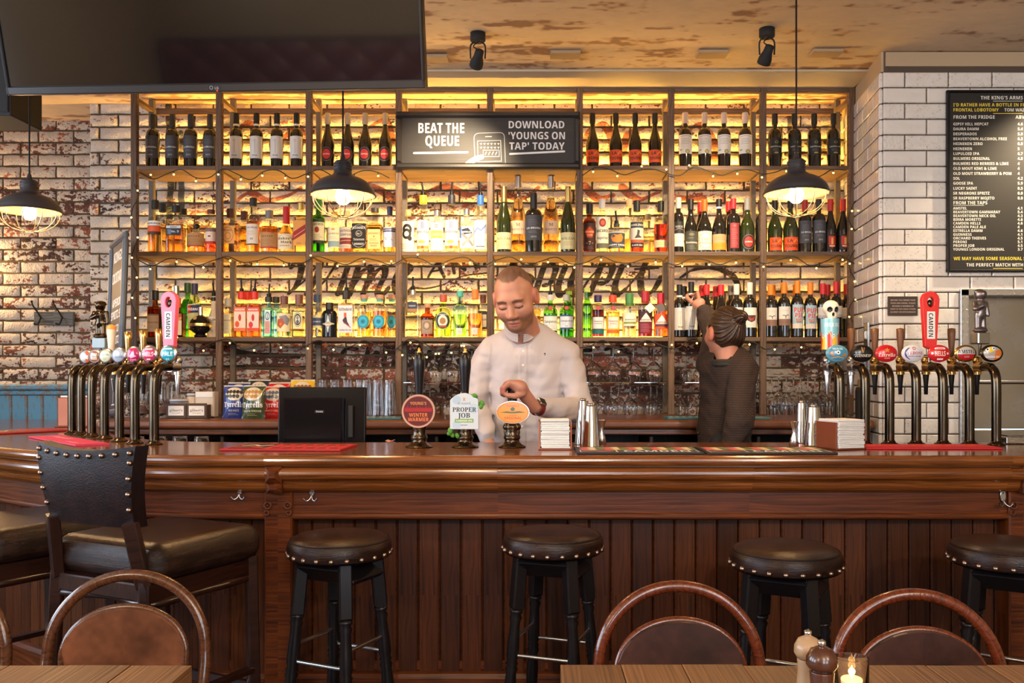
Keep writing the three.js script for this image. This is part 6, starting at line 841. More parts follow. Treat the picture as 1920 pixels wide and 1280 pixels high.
{
  let [g, k] = handPump(786, 838, { d: 'hand pump with round dark red clip and black handle' }); const r = 31 * k; let b = part('pump_clip', new THREE.CylinderGeometry(r, r, 0.012, 40).rotateX(Math.PI / 2), std(lin(0.5, 0.3, 0.22), 0.4), g); b.position.set(0.002, 68 * k, 0.036);
  part('clip_face', (() => { const q = print(300, 300, '#b98a74', () => { C(150, 150, 148, '#c9967e'); C(150, 150, 136, '#5a0a10'); R(26, 120, 248, 34, '#a3141a'); for (let i = 0; i < 8; i++) PG([[40 + i * 28, 124], [52 + i * 28, 96 + (i % 3) * 8], [64 + i * 28, 124]], '#8a1016'); T("YOUNG'S", 150, 78, 40, '#d88a4a', 'sans-serif', 1, 'center', 150); T('WINTER', 150, 184, 46, '#e07a34', 'sans-serif', 1, 'center', 170); T('WARMER', 150, 226, 46, '#e07a34', 'sans-serif', 1, 'center', 190); O(150, 150, 130, '#7c2018', 3); }); const c = new THREE.CircleGeometry(r * 0.98, 40); return uvTo(c, q); })().translate(0, 0, 0.0064), printMat, b);
  [g, k] = handPump(872, 838, { d: 'hand pump with white square clip and hop leaves' }); const w = 52 * k, h = 66 * k, sh = new THREE.Shape(); sh.moveTo(-w / 2, -h / 2); sh.lineTo(w / 2, -h / 2); sh.lineTo(w / 2 * 0.98, h * 0.32); sh.quadraticCurveTo(w * 0.2, h * 0.5, 0, h * 0.5); sh.quadraticCurveTo(-w * 0.3, h * 0.49, -w / 2, h * 0.3); sh.closePath();
  b = part('pump_clip', new THREE.ExtrudeGeometry(sh, { depth: 0.01, bevelEnabled: true, bevelSize: 0.001, bevelThickness: 0.001, bevelSegments: 1 }), std(lin(0.6, 0.66, 0.64), 0.4), g); b.position.set(0, 68 * k, 0.03);
  part('clip_face', (() => { const q = print(260, 330, '#c9d2da', () => { C(60, 60, 40, '#b0c4d6'); C(220, 140, 46, '#b8cad8'); C(60, 290, 40, '#b4c8d8'); T('R', 130, 56, 40, '#c98a3c', S); T('St Austell', 130, 92, 28, '#4a6a8a', S, 0, 'center', 120); T('PROPER', 130, 150, 56, '#16161a', S, 1, 'center', 220); T('JOB', 130, 204, 60, '#16161a', S, 1, 'center', 120); R(44, 236, 172, 34, '#7aa05a'); T('CORNISH IPA', 130, 254, 24, '#e6f0d8', 'sans-serif', 1, 'center', 160); T('BREWERY', 130, 294, 14, '#556'); }); const c = new THREE.ShapeGeometry(sh, 10), p = c.attributes.position, u = c.attributes.uv; for (let i = 0; i < p.count; i++) u.setXY(i, lerp(q[0], q[2], p.getX(i) / w + 0.5), lerp(q[1], q[3], p.getY(i) / h + 0.5)); return c; })().translate(0, 0, 0.0118), printMat, b);
  const leafMat = std(lin(0.07, 0.25, 0.02), 0.6), leafs = (x, y, n) => { const gs = []; for (let i = 0; i < n; i++) gs.push(new THREE.SphereGeometry(0.012, 8, 6).scale(1, 0.7, 0.5).rotateZ(rr(0, 3)).translate(x + rr(-0.02, 0.02) + i * 0.0035, y - i * 0.006 + rr(-0.008, 0.008), rr(-0.002, 0.014))); part('hop_leaves', merged(gs), leafMat, b); }; leafs(w * 0.28, h * 0.46, 9); leafs(-w * 0.42, -h * 0.5, 5);
  [g, k] = handPump(960, 838, { pull: -0.5, d: 'hand pump with orange oval clip gripped by the barman' }); const rx = 31 * k, ry = 21 * k; b = part('pump_clip', new THREE.CylinderGeometry(1, 1, 0.014, 40).rotateX(Math.PI / 2).scale(rx, ry, 1), M.chrome, g); b.position.set(0.004, 66 * k, 0.042);
  part('clip_face', uvTo(new THREE.CircleGeometry(1, 40), print(300, 204, '#e0891c', () => { C(150, 102, 148, '#e8921c', 100); O(150, 102, 140, '#b8600c', 4, 94); T("YOUNG'S", 150, 40, 30, '#c0501c', 'sans-serif', 1, 'center', 120); PG([[128, 66], [150, 50], [172, 66], [160, 90], [134, 88]], '#4a5a2c'); PG([[30, 104], [90, 92], [150, 98], [210, 90], [270, 104], [150, 112]], '#5a5a24'); T('LONDON', 150, 130, 18, '#b85a14'); T('ORIGINAL', 150, 156, 34, '#c04a14', 'sans-serif', 1, 'center', 190); })).scale(rx * 0.96, ry * 0.95, 1).translate(0, 0, 0.0075), printGloss, b);
}
// ---------- things on the bar ----------
const onBar = (px, py) => { const D = (EYE - BAR) * FOCAL / (py - VY); return [atX(px, D), BAR + 0.0005, -D]; };
const copperPlate = phy(lin(0.32, 0.09, 0.04), 0.3, { metalness: 0.5 });
function napkins(px, py, w, h, turn, label) {
  const p = onBar(px, py), g = thing('napkin_holder', label, 'napkin holder', p); g.rotation.y = turn; part('base', cb(w, 0.005, 0.12, 0.001).translate(0, 0.003, -0.05), copperPlate, g);
  for (const s of [-1, 1]) part('side_plate', cb(0.006, h, 0.12, 0.001).translate(s * (w / 2 - 0.003), h / 2, -0.05), copperPlate, g);
  const ng = cb(w - 0.018, 0.0062, 0.125, 0.0022); for (let i = 0; i < Math.floor((h + 0.006) / 0.0068); i++) { const m = part('napkin', ng, M.paper, g); m.position.set(rr(-0.002, 0.002), 0.0095 + i * 0.0068, -0.049 + rr(-0.004, 0.006)); m.rotation.set(0, rr(-0.03, 0.03), rr(-0.008, 0.008)); }
}
napkins(1041, 843, 0.126, 0.108, 0, 'copper sided holder stacked with white napkins beside centre hand pump');
napkins(1592, 843, 0.135, 0.105, 0.32, 'copper sided holder stacked with white napkins beside right-hand taps');
function tin(px, py, top, wpx, label, inverted = 1) { const p = onBar(px, py), D = -p[2], h = atY(top, D) - BAR, r = wpx / 2 * D / FOCAL; const g = thing('cocktail_shaker', label, 'shaker', p, 'steel cocktail shaker tins'); part('tin', lathe([[r, 0], [r * 1.02, 0.002], [r * 0.66, h], [r * 0.6, h + 0.002], [0.0001, h + 0.002]], 28), M.chrome, g); part('rim', new THREE.TorusGeometry(r, 0.0016, 6, 28).rotateX(Math.PI / 2).translate(0, 0.002, 0), M.chrome, g); part('weighted_base', lathe([[0.0001, h + 0.002], [r * 0.4, h + 0.002], [r * 0.4, h + 0.012], [0.0001, h + 0.012]], 20), M.chrome, g); }
tin(1093, 833, 752, 30, 'upturned steel shaker tin beside the napkins, back one'); tin(1108, 839, 762, 34, 'upturned steel shaker tin beside the napkins, front one'); tin(1503, 830, 756, 26, 'tall upturned steel shaker tin right of woman, back one'); tin(1525, 835, 764, 34, 'upturned steel shaker tin right of woman, front one');
function jigger(px, py, label) { const g = thing('jigger', label, 'jigger', onBar(px, py)); part('cups', lathe([[0.0001, 0.003], [0.02, 0.0], [0.016, 0.03], [0.006, 0.056], [0.012, 0.075], [0.02, 0.098], [0.019, 0.098], [0.006, 0.066], [0.0001, 0.066]], 20), M.steel, g); part('waist_ring', new THREE.TorusGeometry(0.008, 0.002, 6, 16).rotateX(Math.PI / 2).translate(0, 0.058, 0), M.steel, g); }
jigger(1128, 832, 'steel double jigger right of the shakers by the napkins'); jigger(1489, 836, 'steel double jigger left of right-hand shakers');
function barMat(c, w, d, turn, tex, edge, label) { const g = thing('bar_mat', label, 'bar mat', [c[0], c[1], c[2]]); g.rotation.y = turn; part('rubber_base', cb(w, 0.007, d, 0.002).translate(0, 0.0036, 0), std(lin(...edge), 0.6), g); part('printed_top', flat(w - 0.012, d - 0.012, tex).rotateX(-Math.PI / 2).translate(0, 0.0076, 0), printMat, g); }
const matBW = print(420, 180, '#15161a', () => { R(6, 108, 408, 66, '#c9ccd0'); R(10, 112, 120, 58, '#1a1a20'); LN([[20, 140], [50, 130], [90, 146], [120, 134]], '#d86a6a', 12); R(136, 112, 274, 58, '#20222a'); T('CAMDEN', 273, 142, 56, '#e6e6ea', 'sans-serif', 1, 'center', 250); for (let i = 0; i < 60; i++) PG([[0, 0], [30, -10], [40, 12], [12, 16]].map(([a, b]) => [a + (i % 15) * 28 + 6, b + 22 + Math.floor(i / 15) * 22]), ['#d8623c', '#e0b84a', '#8aa05a', '#c84a6a', '#e8dcc8', '#23242a'][i * 7 % 6]); });
const matRed = print(420, 160, '#b0141c', () => { R(10, 10, 130, 140, '#2a1416'); LN([[24, 60], [60, 40], [90, 70], [124, 44]], '#e8c8b0', 14); LN([[24, 110], [70, 94], [120, 116]], '#d83a34', 14); R(150, 10, 260, 140, '#c81c24'); for (let r = 0; r < 3; r++) for (let i = 0; i < 6; i++) R(160 + i * 42, 22 + r * 44, 32, 28, r % 2 ? '#8a0c14' : '#2a1416'); }), matPink = print(300, 120, '#d8325c', () => { T('Aspall', 90, 40, 34, '#f0b0c0', S); T('CYDER', 230, 90, 20, '#f0b0c0'); }), matPlainRed = print(300, 60, '#c8161e', () => { for (let i = 0; i < 22; i++) C(14 + i * 13, 16 + (i % 2) * 4, 5, '#e86a64'); }), matTeal = print(200, 110, '#3f9cb0', () => { for (let i = 0; i < 30; i++) R(14 + (i % 10) * 18, 14 + Math.floor(i / 10) * 28, 14, 20, ['#e0d8a0', '#d8623c', '#e8e0d0', '#2a5a6a'][i * 5 % 4]); });
const barPt = (X, D) => [X, BAR + 0.0003, -D];
barMat(barPt(0.385, 3.255), 0.455, 0.25, 0, matBW, [0.01, 0.01, 0.012], 'black and white bar mat beside the napkins, left one'); barMat(barPt(0.855, 3.25), 0.465, 0.25, 0.02, matBW, [0.01, 0.01, 0.012], 'black and white bar mat before the woman, right one');
barMat(barPt(1.53, 3.42), 0.52, 0.17, 0, matPlainRed, [0.5, 0.01, 0.015], 'long red bar mat under the right-hand taps'); barMat(barPt(-0.94, 3.39), 0.46, 0.25, -0.06, matRed, [0.35, 0.01, 0.015], 'red and black bar mat in front of the till screen');
barMat(barPt(-2.0, 3.75), 0.66, 0.13, -0.8, matPink, [0.6, 0.04, 0.1], 'pink bar mat in front of left-hand taps'); barMat(barPt(-2.52, 4.35), 0.34, 0.24, 0.9, matRed, [0.35, 0.01, 0.015], 'red bar mat at far left end of bar');
{ const g = thing('menu_holder', 'copper menu holder at far left end of bar', 'menu holder', [atX(140, 4.75), BAR + 0.0005, -4.75]); part('pocket', cb(0.17, 0.16, 0.03).translate(0, 0.08, 0), copperPlate, g); part('foot', cb(0.18, 0.008, 0.08).translate(0, 0.004, 0), copperPlate, g); part('menu_card', cb(0.15, 0.14, 0.006).translate(0, 0.1, 0.001), M.paper, g); }
{ const p = [2.045, BAR + 0.0005, -3.63], g = thing('drip_tray', 'steel slim box at right end of bar top', 'tray', p); part('body', new RoundedBoxGeometry(0.22, 0.03, 0.1, 2, 0.005).translate(0, 0.015, 0), M.brushed, g); part('lid', cb(0.2, 0.006, 0.085).translate(0, 0.033, 0), M.steel, g); }
{ const g = thing('till_screen', 'black till screen seen from behind on the staff side', 'till', [atX(603, 3.84), 0.81, -3.84]); const tillMat = phy(lin(0.006, 0.005, 0.006), 0.16, { specularIntensity: 0.4 }); part('monitor', new RoundedBoxGeometry(0.385, 0.3, 0.03, 3, 0.006).translate(0, 0.3, 0), tillMat, g).rotation.x = -0.06; part('back_cover', cb(0.26, 0.24, 0.03, 0.008).translate(-0.03, 0.285, 0.025), tillMat, g); part('lettering', flat(0.04, 0.012, print(110, 34, '#0d0d0e', () => T('Torex', 55, 17, 28, '#d8d8d8', S))).translate(0.0, 0.345, 0.0405), printMat, g); part('stand', cb(0.14, 0.2, 0.05).translate(0, 0.1, -0.04), M.black, g); part('foot', cb(0.2, 0.012, 0.16).translate(0, 0.006, -0.03), M.black, g); part('vent', cb(0.022, 0.14, 0.006).translate(0.13, 0.3, 0.016), M.blackMatte, g); }
solo('green_crate', merged([cb(0.26, 0.03, 0.12).translate(0, 0.015, 0), cb(0.26, 0.2, 0.01).translate(0, 0.1, 0.055), cb(0.26, 0.2, 0.01).translate(0, 0.1, -0.055), cb(0.01, 0.2, 0.12).translate(-0.13, 0.1, 0), cb(0.01, 0.2, 0.12).translate(0.13, 0.1, 0)]), std(lin(0.01, 0.12, 0.06), 0.5), 'green plastic crate behind the hand pumps', 'crate').position.set(atX(826, 3.86), 0.811, -3.86);
solo('folded_cards', merged([cb(0.1, 0.002, 0.07).rotateZ(0.3).translate(0, 0.2, 0), cb(0.09, 0.002, 0.07).rotateZ(-0.35).translate(0.06, 0.2, 0.01), cb(0.12, 0.19, 0.06).translate(0.02, 0.095, 0)]), std(lin(0.62, 0.3, 0.22), 0.7), 'folded printed cards behind the bar beside till', 'cards').position.set(atX(718, 3.86), 0.811, -3.86);
// ---------- glassware and goods on the back counter ----------
const onCt = (px, D) => [atX(px, D), CT + 0.0005, -D];
// stemmed glass standing rim down
function stemGlass(label, h, r, pos, grp, red) {
  const g = thing('wine_glass', label, 'glass', pos, grp);
  part('bowl', lathe([[0.0001, h * 0.565], [r * 0.45, h * 0.5], [r * 0.9 - 0.0016, h * 0.39], [r - 0.0016, h * 0.26], [r * 0.93 - 0.0014, h * 0.12], [r * 0.8 - 0.0014, 0], [r * 0.8, 0], [r * 0.93, h * 0.12], [r, h * 0.26], [r * 0.9, h * 0.4], [r * 0.5, h * 0.52], [r * 0.12, h * 0.58], [0.0001, h * 0.58]], 24), M.glassware, g);
  part('stem', lathe([[0.0001, h * 0.575], [0.0045, h * 0.575], [0.0035, h * 0.75], [0.0045, h * 0.962], [0.0001, h * 0.962]], 10), M.glassware, g); part('foot', lathe([[0.0001, h * 0.963], [0.0045, h * 0.963], [r * 0.82, h * 0.985], [r * 0.84, h], [0.0001, h]], 24), M.glassware, g);
  if (red) part('printed_mark', wrap(r * 0.985, h * 0.08, 1.5, red).translate(0, h * 0.24, 0), printMat, g); return g;
}
const redMark = print(90, 24, '#b8b0a8', () => { R(0, 0, 90, 24, '#a08c80'); T('STELLA', 45, 12, 24, '#b0141c', S, 1, 'center', 86); });
let gproto = null; const BAYN = ['first', 'second', 'third', 'fourth', 'fifth', 'sixth', 'seventh', 'eighth'];
function glassRow(bay, xs, D, y, h, r, where, red) { xs.forEach((px, i) => stemGlass(`upturned stemmed glass, ${BAYN[i]} from left ${where}`, h, r, [atX(px, D), y, -D], 'upturned stemmed glasses below the bottle shelves', red)); }
// wire rack tiers carry the upper glasses
function glassShelf(x0, x1, y, label) { const a = atX(x0, 4.95), b = atX(x1, 4.95), g = thing('glass_shelf', label, 'shelf'); part('pane', cb(b - a, 0.006, 0.24, 0.001).translate((a + b) / 2, y - 0.003, -5.0), M.glassware, g); for (const x of [a + 0.012, b - 0.012]) part('bracket', cb(0.012, 0.012, 0.22).translate(x, y - 0.013, -5.0), M.brushed, g); }
const T2 = CT + 0.185;
glassShelf(760, 908, T2, 'thin glass shelf in the bay behind the hand pumps'); glassShelf(1096, 1246, T2, 'thin glass shelf in the bay right of the barman'); glassShelf(1270, 1418, T2, 'thin glass shelf in the bay behind the woman'); 
glassRow(3, [772, 806, 840, 874], 4.96, CT + 0.0005, 0.17, 0.04, 'on counter behind the hand pumps'); glassRow(3, [780, 815, 850, 885], 4.98, T2 + 0.0005, 0.18, 0.045, 'on glass shelf behind the hand pumps');
glassRow(5, [1110, 1146, 1182, 1220], 4.9, CT + 0.0005, 0.165, 0.042, 'in front row right of the barman'); glassRow(5, [1124, 1160, 1196, 1232], 5.04, CT + 0.0005, 0.165, 0.042, 'in back row right of the barman'); glassRow(5, [1112, 1150, 1188, 1226], 4.96, T2 + 0.0005, 0.2, 0.047, 'on glass shelf right of the barman', redMark);
glassRow(6, [1276, 1298, 1404], 4.92, CT + 0.0005, 0.165, 0.031, 'on counter behind the woman'); glassRow(6, [1286, 1312, 1410], 4.98, T2 + 0.0005, 0.15, 0.036, 'on glass shelf behind the woman');
glassRow(7, [1447, 1474, 1501, 1528, 1556], 4.92, CT + 0.0005, 0.215, 0.036, 'on counter in last bay, front row'); glassRow(7, [1460, 1488, 1515, 1542, 1582], 5.04, CT + 0.0005, 0.23, 0.036, 'on counter in last bay, back row');
// ribbed tumblers behind the till
{ const lat = (h, r) => lathe([[0.0001, h], [r * 0.78, h], [r * 0.82, h - 0.004], [r, 0.002], [r * 0.95, 0], [r * 0.74, h - 0.012], [0.0001, h - 0.012]], 20); const p = thing('tumbler', 'upturned ribbed tumbler behind the till, first of the row', 'glass', onCt(687, 4.81), 'upturned tumblers behind the till'), h = 0.2, r = 0.034; part('glass_body', lat(h, r), M.glassware, p); const ribs = []; for (let i = 0; i < 10; i++) { const a = i / 10 * 6.283; ribs.push(bar(V3(Math.sin(a) * r * 0.98, 0.01, Math.cos(a) * r * 0.98), V3(Math.sin(a) * r * 0.8, h * 0.9, Math.cos(a) * r * 0.8), 0.0022, 0.0018, 5)); } part('ribs', merged(ribs), M.glassware, p);
  [[709, 4.81, 'second'], [731, 4.81, 'third'], [604, 5.0, 'fourth'], [628, 5.0, 'fifth'], [652, 5.0, 'sixth'], [676, 5.0, 'seventh']].forEach(([px, D, o], i) => dup(p, `upturned ribbed tumbler behind the till, ${o} of the row`, onCt(px, D))); }
// handled beer mugs at the left
{ const mug = thing('beer_mug', 'handled glass beer mug beside the snack boxes', 'glass', onCt(302, 4.62), 'handled beer mugs left of the snack boxes'); part('glass_body', lathe([[0.0001, 0.004], [0.034, 0], [0.036, 0.02], [0.046, 0.1], [0.044, 0.17], [0.041, 0.17], [0.043, 0.1], [0.033, 0.02], [0.0001, 0.016]], 24), M.glassware, mug); part('handle', tube([V3(-0.044, 0.14, 0), V3(-0.075, 0.135, 0), V3(-0.082, 0.09, 0), V3(-0.07, 0.05, 0), V3(-0.04, 0.045, 0)], 0.007, 24, 8), M.glassware, mug);
  [[266, 4.64, 'beer mug second from the snack boxes'], [290, 4.82, 'beer mug in back row near snack boxes'], [322, 4.82, 'beer mug in back row behind left snack box']].forEach(([px, D, l], i) => { const m = dup(mug, 'handled glass ' + l, onCt(px, D)); m.rotation.y = 1 + 0.1 * i; }); mug.rotation.y = 0.9;
  const st = thing('glass_wash_stand', 'steel stand with washed glasses behind left-hand taps', 'stand', [-1.66, 0, -4.12]); part('tray', cb(0.5, 0.02, 0.3).translate(0, 0.9, 0), M.brushed, st); for (const [x, z] of [[-0.23, 0.13], [0.23, 0.13], [-0.23, -0.13], [0.23, -0.13]]) part('leg', cb(0.025, 0.89, 0.025).translate(x, 0.445, z), M.brushed, st);
  const t = thing('pint_glass', 'upturned pint glass on wash stand, first from left', 'glass', [-1.84, 0.9105, -4.06], 'upturned pint glasses on the wash stand'); part('glass_body', lathe([[0.0001, 0.109], [0.029, 0.108], [0.0405, 0], [0.042, 0], [0.043, 0.003], [0.031, 0.115], [0.0001, 0.117]], 20), M.glassware, t); part('base_ring', new THREE.TorusGeometry(0.03, 0.003, 6, 20).rotateX(Math.PI / 2).translate(0, 0.115, 0), M.glassware, t);
  ['second', 'third', 'fourth'].forEach((o, i) => dup(t, `upturned pint glass on wash stand, ${o} from left`, [-1.74 + i * 0.1, 0.9105, -4.06])); }
// snack boxes
function snackBox(px, label) { const D = 4.56, g = thing('snack_box', label, 'box', onCt(px, D)); const m = std(lin(0.07, 0.04, 0.025), 0.7); part('tray', merged([cb(0.105, 0.006, 0.1).translate(0, 0.003, 0), cb(0.105, 0.078, 0.006).translate(0, 0.039, 0.05), cb(0.105, 0.06, 0.006).translate(0, 0.03, -0.05), cb(0.006, 0.07, 0.1).translate(-0.05, 0.035, 0), cb(0.006, 0.07, 0.1).translate(0.05, 0.035, 0)]), m, g); part('printed_label', flat(0.08, 0.05, print(150, 94, '#e3ded6', () => { O(75, 47, 60, '#c9c2b8', 2, 30); T('gilbert\'s', 75, 44, 30, '#5a5048', S); T('NUTS & SNACKS', 75, 70, 11, '#8a8078'); })).translate(0, 0.04, 0.0545), printMat, g); return [g, D]; }
snackBox(338, 'dark snack box with white label, left of two'); snackBox(376, 'dark snack box with white label, right of two');
[[336, 4.6, 0.046, 0.075, [0.42, 0.45, 0.55], 'round blue grey lidded tub in left snack box'], [362, 4.62, 0.03, 0.105, [0.62, 0.45, 0.3], 'clear tub of nuts between the snack boxes']].forEach(([px, D, r, h, c, l]) => { const p = onCt(px, D), g = thing('snack_tub', l, 'tub', [p[0], CT + 0.007, p[2]]); part('tub', lathe([[0.0001, 0], [r * 0.86, 0], [r, h], [0.0001, h]], 24), phy(lin(...c), 0.35, { clearcoat: 0.4 }), g); part('lid', lathe([[0.0001, h], [r * 1.05, h], [r * 1.05, h + 0.012], [r * 0.95, h + 0.016], [0.0001, h + 0.016]], 24), phy(lin(0.55, 0.57, 0.62), 0.3), g); });
{ const g = thing('snack_carton', 'cream snack carton standing in the right snack box', 'carton', [atX(388, 4.6), CT + 0.007, -4.6]); part('carton', cb(0.1, 0.13, 0.07, 0.006).translate(0, 0.065, 0), std(lin(0.62, 0.52, 0.42), 0.6), g); part('flap', cb(0.09, 0.03, 0.004).translate(0, 0.115, 0.037), M.paper, g); part('window', cb(0.06, 0.03, 0.002).translate(0, 0.04, 0.0365), std(lin(0.55, 0.2, 0.06), 0.5), g); }
// crisp packets
function crisps(px, D, w, h, turn, print_, label, lean = -0.12) {
  const g = thing('crisp_packet', label, 'crisps', onCt(px, D)); g.rotation.set(lean, turn, 0); const mk = (s) => { const q = new THREE.PlaneGeometry(1, 1, 14, 18), p = q.attributes.position; for (let i = 0; i < p.count; i++) { const u = p.getX(i), v = p.getY(i), e = Math.min(0.5 - Math.abs(u), 0.5), b = clamp((0.5 - Math.abs(v) - 0.04) / 0.3, 0, 1), puff = Math.sqrt(clamp(e * 2.2, 0, 1)) * Math.sqrt(b) * 0.032 * (1 + 0.25 * (fbm(u * 6 + px, v * 6, 2) - 0.5)); const pinch = 1 - 0.05 * Math.cos(v * Math.PI) + 0.008 * Math.sin(v * 40); p.setXYZ(i, u * w * pinch, (v + 0.5) * h, s * puff + (Math.abs(v) > 0.46 ? 0.002 * Math.sin(u * 60) : 0)); } q.computeVertexNormals(); return q; };
  part('front', uvTo(mk(1), print_), printGloss, g); const b = mk(-1); part('back', uvTo(b, print_), printGloss, g);
}
const crispPrint = (base, food, l2) => print(170, 220, base, () => { R(0, 0, 170, 8, '#cfc8b8'); C(85, 60, 66, '#d8cdb6', 46); for (let i = 0; i < 9; i++) C(34 + (i % 5) * 26, 46 + (i / 5 | 0) * 30, 13, food); R(0, 104, 170, 6, base); T('Tyrrells', 85, 132, 48, '#f0ece4', S, 1, 'center', 150); T(l2, 85, 172, 16, '#e0d8b0', S, 1, 'center', 130); lines(170, 190, 2, 9, '#cfc8a8', 0.5); });
const cBlue = crispPrint('#2a3f86', '#2e2a2c', 'SEA SALT'), cGreen = crispPrint('#3c4a2e', '#b88a4a', 'SALT & VINEGAR'), cRed = crispPrint('#c8242e', '#5a6a8a', 'SWEET CHILLI'), cYel = crispPrint('#e0b41e', '#8a5a2a', 'CHEDDAR'), cBlk = crispPrint('#23303c', '#6a7a8a', 'BLACK PEPPER');
crisps(439, 4.57, 0.12, 0.17, 0.1, cBlue, 'blue crisp packet at front left'); crisps(475, 4.49, 0.125, 0.172, -0.1, cGreen, 'dark green crisp packet between blue and red ones'); crisps(512, 4.57, 0.12, 0.165, 0.06, cRed, 'red crisp packet half hidden by the till');
crisps(446, 4.72, 0.12, 0.185, 0, cBlue, 'blue crisp packet in the back row'); crisps(484, 4.8, 0.12, 0.2, 0.1, cBlk, 'dark crisp packet in the back row'); crisps(522, 4.72, 0.12, 0.185, -0.1, cRed, 'red crisp packet in the back row'); crisps(566, 4.72, 0.13, 0.2, 0.05, cYel, 'yellow crisp packet above the till');
const ctMat = (px, D, w, d, t, l) => barMat([atX(px, D), CT + 0.0004, -D], w, d, t, matTeal, [0.03, 0.22, 0.28], l);
ctMat(716, 4.5, 0.2, 0.12, 0.1, 'teal drip mat under tumblers right of the till'); ctMat(1285, 4.52, 0.2, 0.13, 0, 'teal drip mat left of the woman'); ctMat(1410, 4.52, 0.16, 0.13, 0, 'teal drip mat right of the woman');
{ const b = thing('water_bottle', 'slim black bottle on counter end behind the stout tap', 'bottle', onCt(1614, 4.55)); part('body', lathe([[0.0001, 0], [0.028, 0], [0.028, 0.14], [0.024, 0.16], [0.0001, 0.16]], 20), M.blackMatte, b); part('neck', lathe([[0.018, 0.16], [0.016, 0.2], [0.0001, 0.202]], 16), std(lin(0.2, 0.12, 0.05), 0.4), b); }
// ---------- fairy lights along the shelves ----------
const fairyMat = std(lin(1, 0.8, 0.4), 0.4, { emissive: lin(1, 0.62, 0.13), emissiveIntensity: 7 }), fairyGeo = new THREE.SphereGeometry(0.0052, 8, 6), sockGeo = new THREE.CylinderGeometry(0.0028, 0.0028, 0.014, 6);
function fairy(label, pts, n) {
  const g = thing('fairy_light_string', label, 'fairy lights'), c = new THREE.CatmullRomCurve3(pts, false, 'catmullrom', 0.5); part('wire', new THREE.TubeGeometry(c, pts.length * 8, 0.0028, 5), M.wire, g);
  for (let i = 0; i < n; i++) { const p = c.getPointAt((i + 0.5) / n), k = part('socket', sockGeo, M.wire, g), up = rnd() > 0.82 ? 1 : -1; k.position.set(p.x, p.y + up * 0.008, p.z + 0.002); const b = part('bulb', fairyGeo, fairyMat, k); b.position.set(0, up * 0.011, 0); }
}
const run = (x0, x1, y, D, amp, step) => { const out = []; for (let x = x0; x <= x1 + 1; x += step) out.push(at(x, y + amp * Math.sin(x * 0.071) + rr(-3, 3), D)); return out; };
fairy('warm fairy lights along the top shelf edge, left half', run(262, 742, 327, 4.85, 8, 26), 11); fairy('warm fairy lights along the top shelf edge, right half', run(1092, 1604, 322, 4.85, 8, 26), 11);
fairy('warm fairy lights along the middle shelf edge', run(258, 1606, 489, 4.85, 7, 28), 27); fairy('warm fairy lights along the lower shelf edge', run(262, 1604, 646, 4.85, 9, 28), 27);
fairy('warm fairy lights down the left end post', Array.from({ length: 12 }, (_, i) => at(252 + 7 * Math.sin(i * 1.9), 345 + i * 24, 4.84)), 7); fairy('warm fairy lights down the right end post', Array.from({ length: 12 }, (_, i) => at(1600 + 9 * Math.sin(i * 1.7), 340 + i * 24, 4.84)), 8);
fairy('warm fairy lights drooping behind the hand pumps', [at(745, 652, 4.84), at(765, 664, 4.84), at(800, 663, 4.84), at(830, 655, 4.84), at(870, 655, 4.84), at(905, 650, 4.84)], 7);
